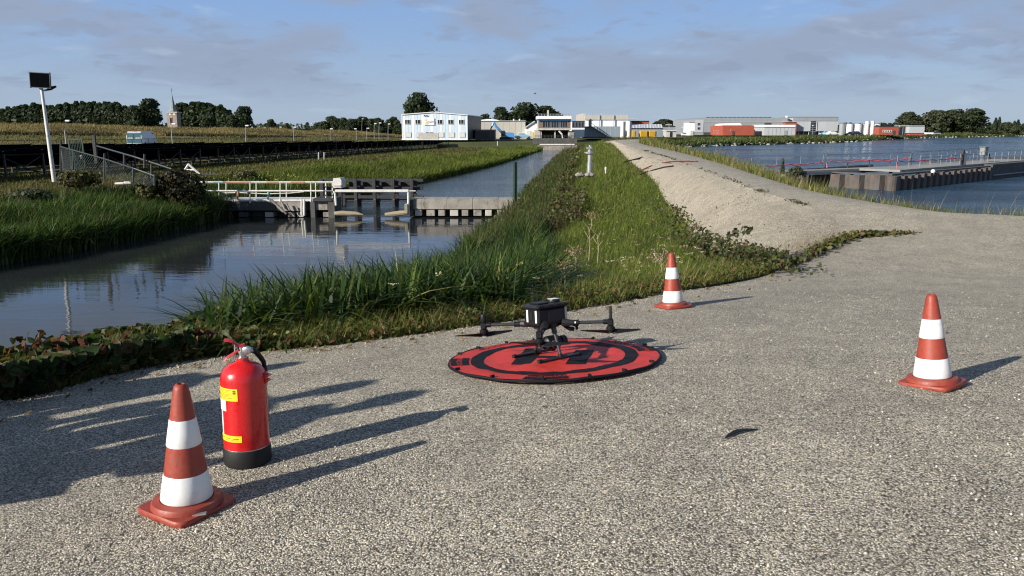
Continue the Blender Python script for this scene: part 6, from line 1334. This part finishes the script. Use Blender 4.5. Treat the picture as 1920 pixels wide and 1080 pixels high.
# ------------------------------------------------------------------ drone
def drone():
    t = thing('drone', 'black four rotor drone standing on the red landing pad', 'drone', tuple(PAD + PM @ Vector((-.038, .0, .018)) + Vector((0, 0, .004)))); t.rotation_euler = (PM @ Matrix.Rotation(R_(37), 3, 'Z')).to_euler(); t.scale = (1.0, 1.0, .95)
    B = lambda mb, nm, m_, par=t, sm=False: mb.build(nm, M[m_], par, sm, True)
    body = MB(); body.bbox((0, 0, .283), (.245, .150, .112), .012); body.bbox((0, 0, .222), (.20, .115, .03), .01); body.bbox((.0, 0, .238), (.25, .158, .022), .006); b = B(body, 'body', 'black_plastic')
    B(MB().bbox((0, 0, .350), (.262, .166, .026), .011), 'lid', 'dark_grey_plastic'); B(MB().bbox((-.05, 0, .368), (.09, .09, .012), .005), 'battery_latch', 'black_plastic')
    for x in (-.1, -.03, .04, .1): B(MB().bbox((x, -.0835, .352), (.045, .004, .014), .001), 'lid_clip', 'black_plastic')
    B(MB().lathe([(.036, .362), (.042, .366), (.042, .378), (.040, .381)], 20, (.075, .01, 0)).bbox((.075, .01, .365), (.06, .07, .014), .004), 'antenna_puck', 'black_plastic', t, True); B(MB().bbox((.075, .01, .3835), (.062, .05, .003), .001), 'puck_label', 'white_print')
    for y in (-.055, .032): B(MB().bbox((-.1245, y, .288), (.004, .017, .082), .0015), 'light_strip', 'white_print')
    B(MB().bbox((.1, -.077, .288), (.017, .004, .092), .0015), 'light_strip', 'bare_metal'); B(MB().bbox((-.1245, -.008, .288), (.006, .012, .05), .002), 'rear_socket', 'dark_grey_plastic')
    B(MB().bbox((.02, -.0768, .285), (.12, .003, .08), .001), 'battery_cover', 'dark_grey_plastic'); B(MB().bbox((.132, .0, .285), (.02, .07, .05), .006), 'front_sensor', 'dark_grey_plastic')
    # arms: socket, collar, carbon tube, motor, propeller
    blade = [-8, -12, 20, -20]
    for k, a in enumerate((-45, 45, 135, 225)):
        m = Matrix.Rotation(R_(a), 3, 'Z'); d = m @ Vector((1, 0, 0)); z = .226; R1 = .405
        s = MB(); s.path([d * .10 + V3(0, 0, z + .006), d * .14 + V3(0, 0, z), d * .172 + V3(0, 0, z)], [.028, .024, .017], 8); arm = B(s, 'arm', 'dark_grey_plastic', t, True)
        c = MB(); c.tube(d * .168 + V3(0, 0, z), d * .200 + V3(0, 0, z), .0185, n=14); c.tube(d * .200 + V3(0, 0, z), d * .206 + V3(0, 0, z), .0215, n=14); B(c, 'collar', 'black_plastic', arm, True)
        B(MB().box(tuple(d * .185 + V3(0, 0, z) + (m @ Vector((0, -.0185, .004)))), (.008, .002, .012), R_(a)), 'lock_mark', 'white_print', arm)
        B(MB().tube(d * .2 + V3(0, 0, z), d * (R1 - .02) + V3(0, 0, z), .0115, n=16), 'tube', 'carbon', arm, True); B(MB().tube(d * (R1 - .045) + V3(0, 0, z), d * (R1 - .012) + V3(0, 0, z), .017, n=14), 'clamp', 'black_plastic', arm, True)
        p = d * R1; mo = MB(); mo.bbox((p.x, p.y, .222), (.038, .038, .052), .008, R_(a)); mo.lathe([(.026, .168), (.028, .172), (.028, .190), (.022, .193), (.022, .198)], 22, (p.x, p.y, 0)); mo.lathe([(.014, .154), (.014, .168)], 12, (p.x, p.y, 0)); B(mo, 'motor', 'black_plastic', arm, True)
        if k in (2,): B(MB().lathe([(.019, .246), (.021, .25), (.021, .286), (.018, .298), (.006, .302)], 16, (p.x, p.y, 0)), 'beacon', 'black_plastic', arm, True)
        elif k == 0: B(MB().path([(p.x, p.y, .235), (p.x + d.x * .004, p.y + d.y * .004, .33)], [.0105, .0075], 8), 'antenna', 'black_plastic', arm, True)
        pr = MB(); bw = m @ Vector((1, 0, 0)); ang = R_(blade[k] - 40)   # blade line in the drone's own frame
        for sgn in (0, math.pi):
            e = Vector((math.cos(ang + sgn), math.sin(ang + sgn), 0)); w = Vector((-e.y, e.x, 0)); n = 9; vs = []
            for i in range(n):
                q = i / (n - 1); r_ = .012 + .178 * q; ch = .034 * (1 - .72 * q) * (.55 + 1.2 * min(q * 3, .45)); th = .004 * (1 - .8 * q); tw = .014 * (1 - .75 * q); c = p + e * r_ + V3(0, 0, .160 + .010 * q - .0)
                vs += [c - w * ch * .4 + V3(0, 0, -tw - th / 2), c + w * ch * .6 + V3(0, 0, tw - th / 2), c + w * ch * .6 + V3(0, 0, tw + th / 2), c - w * ch * .4 + V3(0, 0, -tw + th / 2)]
            pr.add(vs, [(i * 4 + j, i * 4 + (j + 1) % 4, i * 4 + 4 + (j + 1) % 4, i * 4 + 4 + j) for i in range(n - 1) for j in range(4)] + [(3, 2, 1, 0), (n * 4 - 4, n * 4 - 3, n * 4 - 2, n * 4 - 1)])
        pr.lathe([(.013, .150), (.013, .166)], 14, (p.x, p.y, 0)); B(pr, 'propeller', 'black_plastic', arm)
        if k == 0: e = p + Vector((math.cos(ang), math.sin(ang), 0)) * .188; B(MB().bbox((e.x, e.y, .170), (.014, .010, .004), .0015), 'blade_tip', 'red_tape', arm)
    # landing legs
    for s in (1, -1):
        lg = MB(); lg.tube((.01, s * .048, .232), (.005, s * .075, .165), .020, .016, 12); lg.tube((.005, s * .074, .168), (.0, s * .128, .02), .0105, n=12); g = B(lg, 'landing_leg', 'carbon', t, True)
        B(MB().tube((.0, s * .124, .035), (.0, s * .130, .008), .0145, n=12), 'joint', 'black_plastic', g, True); sk = MB(); sk.tube((-.165, s * .13, .012), (.15, s * .13, .012), .0095, n=10); B(sk, 'skid', 'carbon', g, True)
        for x in (-.168, .153): B(MB().tube((x - .012, s * .13, .012), (x + .012, s * .13, .012), .0135, n=12), 'foot_cap', 'black_rubber', g, True)
        B(MB().bbox((.008, s * .056, .222), (.045, .04, .045), .008), 'hinge', 'dark_grey_plastic', g)
    # gimbal and camera
    g = MB(); g.path([(.03, -.02, .205), (-.045, -.03, .195), (-.07, -.035, .165), (-.072, -.035, .11)], [.012, .011, .010, .011], 8); yk = B(g, 'gimbal_yoke', 'black_plastic', t, True)
    cm = MB(); cm.lathe([(.01, -.062), (.028, -.060), (.044, -.048), (.047, -.02), (.047, .03), (.044, .05), (.03, .062), (.01, .064)], 24, (.005, -.035, .10), Matrix.Rotation(math.pi / 2, 3, 'Y')); cam_ = B(cm, 'gimbal_camera', 'black_plastic', t, True)
    B(MB().lathe([(.022, 0), (.026, .006), (.024, .016), (.016, .017), (.015, .010)], 20, (-.005, -.078, .092), Matrix.Rotation(math.pi / 2, 3, 'X')), 'lens_barrel', 'dark_grey_plastic', cam_, True); B(MB().bbox((-.012, -.084, .108), (.026, .004, .026), .002), 'camera_plate', 'bare_metal', cam_)
    B(MB().lathe([(.03, 0), (.034, .01), (.034, .034), (.028, .04)], 20, (.085, -.03, .10), Matrix.Rotation(math.pi / 2, 3, 'Y')), 'zoom_lens', 'dark_grey_plastic', cam_, True); B(MB().lathe([(.016, 0), (.019, .006), (.019, .02)], 16, (-.098, -.035, .10), Matrix.Rotation(math.pi / 2, 3, 'Y')), 'tilt_motor', 'dark_grey_plastic', yk, True)
    fp_ = MB(); fp_.path([(.1, -.03, .215), (.15, -.06, .205), (.19, -.075, .185)], [.006, .006, .005], 6); fp_.path([(.1, -.05, .2), (.13, -.075, .18), (.155, -.085, .175)], [.008, .015, .015], 8); fp_.box((.19, -.075, .18), (.014, .012, .03)); B(fp_, 'sensor_cluster', 'black_plastic')
    for x in (-.07, .0, .07): B(MB().bbox((x, 0, .205), (.035, .05, .02), .005), 'underside_sensor', 'dark_grey_plastic')
drone()
# ------------------------------------------------------------------ small things on the gravel and across the dike
def feather():
    a, b = hit(1360, 824), hit(1421, 807); d = (b - a); L = d.length; e = d.normalized(); w = Vector((-e.y, e.x, 0)); t = thing('feather', 'glossy black feather lying curved on the gravel', 'feather', tuple(a + V3(0, 0, .003)))
    n = 14; v1 = []; v2 = []; q = []
    for i in range(n):
        s = i / (n - 1); c = a + d * s + w * (.016 * math.sin(math.pi * s)) + V3(0, 0, .005 + .007 * math.sin(math.pi * min(1, s * 1.1))); up = .012 * math.sin(math.pi * min(1, .06 + s * .96)) ** .6; dn = .009 * math.sin(math.pi * min(1, .03 + s * .97)) ** .6
        v1 += [c + V3(0, 0, .001), c + w * up + V3(0, 0, .004)]; v2 += [c + V3(0, 0, .001), c - w * dn - V3(0, 0, .001)]; q.append(c + V3(0, 0, .002))
    for v in (v1, v2): MB().add(v, [(2 * i, 2 * i + 2, 2 * i + 3, 2 * i + 1) for i in range(n - 1)]).build('vane', M['black_plastic'], t)
    MB().path([q[0] - e * .02] + q, [.0012] + [.0013] * 8 + [.0008] * 6, 6).build('quill', M['carbon'], t)
feather()
def litter():
    for u, v, s, lab in ((1678, 681, .022, 'small dark leaf scrap on the gravel left of the right cone'), (1776, 626, .016, 'small dark leaf scrap just right of the right cone'), (1505, 747, .012, 'tiny dark scrap on the gravel below the right cone'), (1020, 765, .016, 'tiny dark scrap on the gravel below the landing pad')):
        p = hit(u, v); a = random.random() * 3; e = Vector((math.cos(a), math.sin(a), 0)); w = Vector((-e.y, e.x, 0)); c = p + V3(0, 0, .004)
        vs = [c - e * s, c - e * s * .2 + w * s * .45 + V3(0, 0, .005), c + e * s + V3(0, 0, .008), c - w * s * .4 + V3(0, 0, .003), c + V3(0, 0, .009)]
        m = MB().add(vs, [(0, 1, 4), (1, 2, 4), (2, 3, 4), (3, 0, 4)]); solo('leaf_scrap', m, M['dark_print'], lab, 'leaf')
    p = hit(549, 951); solo('pebble', MB().bbox((p.x, p.y, p.z + .004), (.022, .013, .013), .004, .4), M['pale_concrete'], 'small pale stone on the gravel right of the nearest cone', 'stone')
    p = hit(1292, 571); solo('pebble', MB().bbox((p.x, p.y, p.z + .01), (.045, .03, .03), .009, .9), M['white_print'], 'white stone at the foot of the farthest cone', 'stone')
    # loose chippings lying on top of the surfacing
    n = 9000; r = 1.9 + 7.5 * rng.random(n) ** 1.3; a = rng.uniform(-.75, .75, n); x = r * np.sin(a); y = r * np.cos(a); s = .0032 + .0038 * rng.random(n)
    z = np.array([plat(i, j) for i, j in zip(x, y)]); ex = catmull(E_[:K8 + 1], 20); ey = np.interp(x, ex[:, 0], ex[:, 1]); ok = y < ey - .04; x, y, z, s = x[ok], y[ok], z[ok], s[ok]; n = len(x)
    b = np.array([(1, 0, 0), (-1, 0, 0), (0, 1, 0), (0, -1, 0), (0, 0, .8), (0, 0, -.8)], float); V = b[None] * (s[:, None, None] * rng.uniform(.6, 1.25, (n, 6, 1))); th = rng.random(n) * 6.28
    X = V[..., 0] * np.cos(th)[:, None] - V[..., 1] * np.sin(th)[:, None]; Y = V[..., 0] * np.sin(th)[:, None] + V[..., 1] * np.cos(th)[:, None]; V = np.stack([X + x[:, None], Y + y[:, None], V[..., 2] + (z + s * .35)[:, None]], -1)
    f = np.array([(0, 2, 4), (2, 1, 4), (1, 3, 4), (3, 0, 4), (2, 0, 5), (1, 2, 5), (3, 1, 5), (0, 3, 5)]); Fc = (np.arange(n)[:, None, None] * 6 + f[None]).reshape(-1, 3)
    tag(link('loose_gravel', np_mesh('loose_gravel', V.reshape(-1, 3), Fc, np.repeat(palette(n, [(.5, .46, .38), (.34, .32, .27), (.2, .19, .17), (.62, .57, .48)]), 6, 0), STONEV)), kind='stuff')
def chips(name, q, s, cols):
    n = len(q); b = np.array([(1, 0, 0), (-1, 0, 0), (0, 1, 0), (0, -1, 0), (0, 0, .8), (0, 0, -.8)], float); V = b[None] * (s[:, None, None] * rng.uniform(.55, 1.3, (n, 6, 1))); th = rng.random(n) * 6.28
    X = V[..., 0] * np.cos(th)[:, None] - V[..., 1] * np.sin(th)[:, None]; Y = V[..., 0] * np.sin(th)[:, None] + V[..., 1] * np.cos(th)[:, None]; V = np.stack([X, Y, V[..., 2] + s[:, None] * .3], -1) + q[:, None, :]
    f = np.array([(0, 2, 4), (2, 1, 4), (1, 3, 4), (3, 0, 4), (2, 0, 5), (1, 2, 5), (3, 1, 5), (0, 3, 5)]); Fc = (np.arange(n)[:, None, None] * 6 + f[None]).reshape(-1, 3)
    return tag(link(name, np_mesh(name, V.reshape(-1, 3), Fc, np.repeat(palette(n, cols), 6, 0), STONEV)), kind='stuff')
def slope_chips():
    q = scatter(G_slope, 9000, lambda x, y, z: 1 / (np.maximum(y, 8) / 8) ** 1.6); n = len(q)
    chips('slope_gravel', q, np.interp(q[:, 1], [8, 40], [.005, .011]) * (.5 + 1.1 * rng.random(n) ** 2), [(.47, .42, .33), (.36, .32, .25), (.18, .16, .13), (.54, .48, .38)])
    ex = catmull(E_[:K8 + 1], 20); i = rng.integers(60, len(ex), 2600); q = ex[i] + np.stack([rng.normal(0, .1, 2600), -np.abs(rng.normal(.03, .22, 2600)), np.zeros(2600)], 1); q[:, 2] = [plat(a, b) for a, b in q[:, :2]]
    chips('edge_gravel', q, .004 + .005 * rng.random(2600) ** 2, [(.36, .32, .26), (.24, .21, .17), (.46, .41, .33)])
    q = ex[rng.integers(40, len(ex), 170)] + np.stack([rng.normal(0, .2, 170), -np.abs(rng.normal(.02, .28, 170)), np.zeros(170)], 1); q[:, 2] = [plat(a, b) + .008 for a, b in q[:, :2]]
    leaves('fallen_leaves', q, .022 + .02 * rng.random(170), palette(170, [(.16, .10, .045), (.10, .07, .035), (.2, .16, .06), (.08, .09, .03)]), .9)
def stone_vertex_mat():
    m, nt = newmat('loose_chip'); t = NT(nt); at = t.nd('ShaderNodeAttribute', attribute_name='col'); n = t.noise(t.pos(), 300, 3)
    t.out(t.pr(t.mix(1.0, at.outputs['Color'], t.mix(t.ramp(n, .3, .7), (.8, .8, .8, 1), (1.15, 1.15, 1.15, 1)), 'MULTIPLY'), .75)); return m
STONEV = stone_vertex_mat()
litter(); slope_chips()
def stalks_and_hoses():
    # two hoses laid across the dike road
    def over(us, z, nm, m_, lab, r):
        pts = []
        for u, v in us: pts.append(hit2(u, v) + V3(0, 0, r))
        solo(nm, MB().path(pts, r, 6), M[m_], lab, 'hose', None, True)
    over([(1196, 324), (1204, 319.5), (1214, 315), (1226, 310.5), (1240, 307), (1256, 304.6), (1272, 303.8), (1290, 303.4), (1308, 304.2)], 0, 'hose', 'red_hose_mat', 'red and black hose laid across the dike road', .028)
    over([(1200, 328.5), (1215, 323), (1230, 318.6), (1246, 314.6), (1262, 312.4)], 0, 'cable', 'black_rubber', 'thin dark cable on the gravel slope below the red hose', .03)
    over([(1170, 305.5), (1184, 301.4), (1198, 298), (1206, 296)], 0, 'cable', 'black_rubber', 'thin dark cable across the far end of the gravel slope', .04)
    # dry reed culms leaning over the water
    for i, (u0, v0, u1, v1, D, lab) in enumerate(((612, 542, 583, 498, 14.2, 'pale dry reed stalk leaning left over the water'), (648, 505, 645, 483, 16.5, 'short pale dry reed stalk standing by the water'), (588, 560, 548, 527, 13.4, 'pale bent reed stalk low over the water, left of the leaning one'))):
        a, b = P(u0, v0, D), P(u1, v1, D - .1); a2 = a + (a - b) * .9; s = MB().path([a2, a, a.lerp(b, .7), b], [.011, .010, .009, .02 if i < 2 else .008], 6); solo('dry_reed', s, M['dry_straw'], lab, 'reed')
    # dead hogweed and dock heads in the meadow
    for i, (u, v0, v1, D, hd, lab) in enumerate(((1104, 478, 425, 13., 0, 'pale dead plant stalks in the meadow left of the farthest cone, taller'), (1120, 482, 440, 12.6, 0, 'pale dead plant stalk in the meadow, next to the taller ones'), (1108, 420, 402, 17., 1, 'brown dock seed head standing in the meadow'), (1078, 500, 470, 11.6, 1, 'faded umbel flower head left of the farthest cone'), (1057, 540, 497, 10.2, 1, 'faded umbel flower head low at the sedge edge'), (1238, 512, 482, 10., 1, 'faded umbel flower head just behind the farthest cone'))):
        a, b = P(u, v0 + 10, D), P(u, v1, D); t = thing('dead_plant', lab, 'plant', tuple(a)); MB().path([a, a.lerp(b, .5) + V3(.02, 0, 0), b], [.007, .006, .004], 5).build('stem', M['dry_straw'], t)
        for k in range(5):
            c = a.lerp(b, .55 + .1 * k); an = k * 2.4; MB().path([c, c + V3(math.cos(an) * .1, math.sin(an) * .1, .12)], .004, 4).build('branch', M['dry_straw'], t)
        if hd:
            n = 90; q = np.array(tuple(b)) + rng.normal(0, 1, (n, 3)) * np.array([.09, .09, .025]); h = leaves('seed_head', q, .03, palette(n, [(.26, .2, .12), (.33, .26, .17), (.2, .12, .07)]),   .4); h.parent = t; h.location = -t.location
    # bramble sprays arching over the gravel slope
    for i, (pts, lab) in enumerate((([(1345, 478), (1358, 455), (1372, 440), (1392, 436), (1412, 430)], 'bramble spray arching out over the gravel slope, upper'), ([(1362, 500), (1378, 488), (1390, 482), (1404, 473)], 'bramble spray reaching over the gravel slope, lower'), ([(1330, 480), (1322, 466), (1318, 452)], 'bramble spray upright at the edge of the gravel slope'))):
        q = [P(u, v, 11.2 - .15 * k) for k, (u, v) in enumerate(pts)]; t = thing('bramble_spray', lab, 'bramble', tuple(q[0])); MB().path(q, .007, 5).build('cane', M['bark'], t)
        pp = np.array([tuple(q[k].lerp(q[k + 1], s)) for k in range(len(q) - 1) for s in (.1, .35, .6, .85)]); pp = np.repeat(pp, 3, 0) + rng.normal(0, .035, (len(pp) * 3, 3)); l = leaves('leaf_cluster', pp, .075, palette(len(pp), [(.05, .07, .025), (.075, .06, .035), (.05, .05, .025)]), .3); l.parent = t; l.location = -t.location
    # single bramble shoots standing up over the water at the left
    for i, (u, v0, v1) in enumerate(((40, 675, 632), (66, 668, 622), (230, 672, 630), (262, 668, 625), (285, 680, 640), (100, 690, 645), (150, 688, 648), (335, 672, 640))):
        dd = 4.9 if u < 200 else 5.35; a, b = P(u, v0, dd), P(u + 8, v1, dd + .08); t = thing('bramble_shoot', 'reddish bramble shoot standing above the cover at the near left bank', 'bramble', tuple(a), 'bramble shoots over the near left bank'); MB().path([a - V3(0, 0, .1), a.lerp(b, .5) + V3(.01, 0, 0), b], [.004, .003, .002], 5).build('cane', M['bark'], t)
        pp = np.array([tuple(a.lerp(b, s)) for s in (.35, .6, .8, .95, 1.)]); pp = np.repeat(pp, 2, 0) + rng.normal(0, .022, (10, 3)); l = leaves('leaf_cluster', pp, .06, palette(10, [(.09, .03, .02), (.07, .05, .022), (.04, .055, .02), (.13, .05, .03)]), .25); l.parent = t; l.location = -t.location
    # shrubs on the left bank
    for i, (u, v0, v1, D, wpx, tone, lab) in enumerate(((345, 318, 412, 37.6, 105, 'dark', 'dark bushy shrub at the left end of the footbridge'), (292, 324, 395, 37.4, 75, 'olive', 'tall olive weed bush left of the footbridge'), (150, 322, 350, 36.5, 80, 'olive', 'seeding weed bush beside the narrow gate'), (60, 358, 385, 33, 85, 'mid', 'low bramble bush on the left bank near the picture edge'), (700, 318, 342, 64, 60, 'dark', 'dark shrub on the bank behind the guard timbers'), (455, 322, 345, 48, 70, 'olive', 'olive shrub behind the footbridge railing'))):
        b = P(u, v1, D); h = P(u, v0, D).z - b.z; w = wpx / F * D; t = thing('shrub', lab, 'shrub', tuple(b)); link('crown', crown_mesh('crown', h, w, .05, 3200, 24, {'dark': [(.028, .03, .015), (.04, .04, .02), (.05, .04, .026)], 'olive': [(.07, .08, .028), (.10, .10, .04), (.085, .07, .04)], 'mid': GREENS['mid']}[tone], .14, 40 + i, 'round'), t); link('stem', trunk_mb(h * .9, w, .05, i).mesh('stem', M['bark']), t)
M['dry_straw'] = mat('dry_straw', (.34, .28, .17), .2, 20, .8)
M['red_hose_mat'] = mat('red_hose_mat', (.16, .018, .016), .5, 3, .6, dirt=(.03, .025, .02), dirt_amt=.8)
def hit2(u, v):
    """first ground point under a pixel on the dike road or gravel slope, from the terrain grids"""
    d = ray(u, v); best = None
    for G in (G_slope, G_road):
        q = G.reshape(-1, 3); w = q - np.array([0, 0, EYE]); s = w @ np.array(d) / d.length_squared; e = w - s[:, None] * np.array(d); k = np.linalg.norm(e, axis=1) / np.maximum(s, .1)
        i = k.argmin()
        if best is None or k[i] < best[0]: best = (k[i], q[i], s[i])
    z = best[1][2]; return pz(u, v, z) if EYE - z > .2 else Vector(best[1])
stalks_and_hoses()
# ------------------------------------------------------------------ the people standing off to the left, whose shadows fall across the gravel
def skin_mesh(name, pts, edges, rad, material, sub=1):
    me = bpy.data.meshes.new(name); me.from_pydata(pts, edges, []); o = bpy.data.objects.new(name, me); COL.objects.link(o); md = o.modifiers.new('s', 'SKIN'); md.use_smooth_shade = True
    for i, r in enumerate(rad): me.skin_vertices[0].data[i].radius = (r, r) if not isinstance(r, tuple) else r
    me.skin_vertices[0].data[0].use_root = True
    if sub: o.modifiers.new('d', 'SUBSURF').levels = sub; o.modifiers['d'].render_levels = sub
    dg = bpy.context.evaluated_depsgraph_get(); dg.update(); m2 = bpy.data.meshes.new_from_object(o.evaluated_get(dg)); m2.name = name; bpy.data.objects.remove(o); m2.materials.clear(); m2.materials.append(material); m2.shade_smooth(); return m2
def person(x, y, yaw, H, label, arms, jacket, trousers):
    z0 = plat(x, y); t = thing('person', label, 'person', (x, y, z0), 'people standing at the gravel edge', (0, 0, yaw)); k = H / 1.78
    J = {'pel': (0, 0, .96), 'sp': (0, .01, 1.12), 'ch': (0, .0, 1.32), 'nk': (0, .0, 1.48), 'nk2': (0, -.01, 1.55), 'hd': (0, -.02, 1.64), 'tp': (0, -.01, 1.72)}
    E = [('pel', 'sp'), ('sp', 'ch'), ('ch', 'nk'), ('nk', 'nk2'), ('nk2', 'hd'), ('hd', 'tp')]; Rr = {'pel': (.165, .12), 'sp': (.165, .115), 'ch': (.185, .125), 'nk': (.075, .07), 'nk2': (.055, .055), 'hd': (.08, .095), 'tp': (.07, .08)}
    for s, nm in ((-1, 'l'), (1, 'r')):
        el, wr = arms[0 if s < 0 else 1]
        J.update({nm + 'sh': (s * .19, 0, 1.43), nm + 'el': (s * el[0], el[1], el[2]), nm + 'wr': (s * wr[0], wr[1], wr[2]), nm + 'hp': (s * .095, 0, .90), nm + 'kn': (s * .11, -.02, .50), nm + 'an': (s * .12, .02, .09), nm + 'to': (s * .14, -.15, .04)})
        Rr.update({nm + 'sh': .068, nm + 'el': .046, nm + 'wr': .032, nm + 'hp': .092, nm + 'kn': .06, nm + 'an': .042, nm + 'to': .036})
        E += [('ch', nm + 'sh'), (nm + 'sh', nm + 'el'), (nm + 'el', nm + 'wr'), ('pel', nm + 'hp'), (nm + 'hp', nm + 'kn'), (nm + 'kn', nm + 'an'), (nm + 'an', nm + 'to')]
        d = (Vector(J[nm + 'wr']) - Vector(J[nm + 'el'])).normalized(); a = Vector((0, 1, 0)); a = (a - d * a.dot(d)).normalized(); w = Vector(J[nm + 'wr']); J[nm + 'pa'] = tuple(w + d * .07); Rr[nm + 'pa'] = (.034, .02); E.append((nm + 'wr', nm + 'pa'))
        for f, (off, ln) in enumerate(((-.027, .075), (-.009, .088), (.009, .083), (.027, .065))):
            b = w + d * .09 + a * off; J[nm + 'f%d' % f] = tuple(b); J[nm + 'g%d' % f] = tuple(b + d * ln * .55); J[nm + 'h%d' % f] = tuple(b + d * ln * .95 + Vector((-s * .02, 0, 0))); E += [(nm + 'pa', nm + 'f%d' % f), (nm + 'f%d' % f, nm + 'g%d' % f), (nm + 'g%d' % f, nm + 'h%d' % f)]
            for c in 'fgh': Rr[nm + c + str(f)] = .0095 if c != 'h' else .008
        J[nm + 't1'] = tuple(w + d * .045 - a * .035); J[nm + 't2'] = tuple(w + d * .085 - a * .052); E += [(nm + 'wr', nm + 't1'), (nm + 't1', nm + 't2')]; Rr[nm + 't1'] = .012; Rr[nm + 't2'] = .0095
    ks = list(J); ix = {n: i for i, n in enumerate(ks)}; sc = lambda p: tuple(c * k for c in p)
    link('body', skin_mesh('body', [sc(J[n]) for n in ks], [(ix[a], ix[b]) for a, b in E], [tuple(q * k for q in Rr[n]) if isinstance(Rr[n], tuple) else Rr[n] * k for n in ks], M['skin']), t)
    def part(nm, names, grow, mt):
        ns = [n for n in names]; im = {n: i for i, n in enumerate(ns)}; es = [(im[a], im[b]) for a, b in E if a in im and b in im]
        link(nm, skin_mesh(nm, [sc(J[n]) for n in ns], es, [tuple((q + grow) * k for q in Rr[n]) if isinstance(Rr[n], tuple) else (Rr[n] + grow) * k for n in ns], mt), t)
    part('jacket', ['pel', 'sp', 'ch', 'nk', 'lsh', 'lel', 'lwr', 'rsh', 'rel', 'rwr'], .022, jacket); part('trousers', ['pel', 'lhp', 'lkn', 'lan', 'rhp', 'rkn', 'ran'], .018, trousers)
    for s in (-1, 1): MB().bbox((s * .13 * k, -.06 * k, .045 * k), (.1, .28, .09), .025).build('shoe', M['black_rubber'], t, True, True)
    h = MB().lathe([(.088 * k, .0), (.098 * k, .04 * k), (.085 * k, .09 * k), (.05 * k, .125 * k), (.005, .135 * k)], 18, (0, .012 * k, 1.665 * k)); h.build('hair', M['hair'], t, True, True)
    f = MB().path([(0, -.105 * k, 1.675 * k), (0, -.125 * k, 1.64 * k), (0, -.105 * k, 1.63 * k)], [.008, .014, .01], 6); f.build('nose', M['skin'], t, True, True)
    for s in (-1, 1): MB().lathe([(.002, -.008), (.010, -.003), (.010, .003), (.002, .008)], 8, (s * .034 * k, -.098 * k, 1.68 * k)).build('eye', M['white_print'], t, True, True); MB().bbox((s * .088 * k, 0, 1.655 * k), (.02, .04, .06), .008).build('ear', M['skin'], t, True, True)
    MB().bbox((0, -.104 * k, 1.602 * k), (.045, .012, .010), .003).build('mouth', M['red_lever'], t, True, True); return t
down = (((.25, .02, 1.16), (.27, -.06, .92)), ((.25, .02, 1.16), (.27, -.06, .92))); pock = (((.30, .06, 1.16), (.23, -.06, .98)), ((.30, .06, 1.16), (.23, -.06, .98))); hold = (((.24, -.02, 1.16), (.12, -.28, 1.18)), ((.24, -.02, 1.16), (.12, -.28, 1.18)))
nS, sS = Vector((-math.cos(SUN_AZ), math.sin(SUN_AZ), 0)), Vector((math.sin(SUN_AZ), math.cos(SUN_AZ), 0))
for c, s, yaw, H, lab, arms, j, tr in ((3.64, -1.78, R_(75), 1.78, 'person in dark jacket holding a controller, nearest to the camera', hold, 'jacket', 'trousers'), (4.08, -2.0, R_(125), 1.82, 'person in dark jacket, hands at pockets, second from the camera', pock, 'jacket', 'trousers'),
        (5.0, -2.3, R_(125), 1.84, 'person with arms hanging, third from the camera', down, 'dark_paint', 'jacket'), (4.5, -3.1, R_(125), 1.84, 'person standing behind the second one at the gravel edge', pock, 'jacket', 'dark_paint')):
    p = nS * c + sS * s; person(p.x, p.y, yaw, H, lab, arms, M[j], M[tr])

p = nS * 5.95 + sS * -6.3  # van added out of view for its broad shadow over the left bank plants
car_at = Vector((p.x, p.y, plat(p.x, p.y)))
shade_van = car('parked_van', 'unseen dark van added behind the people to shade the left bank', 960, 540, 5, 5.0, 2.0, 2.25, 'dark_paint', math.pi / 2 - SUN_AZ, 'van', True); shade_van.location = car_at
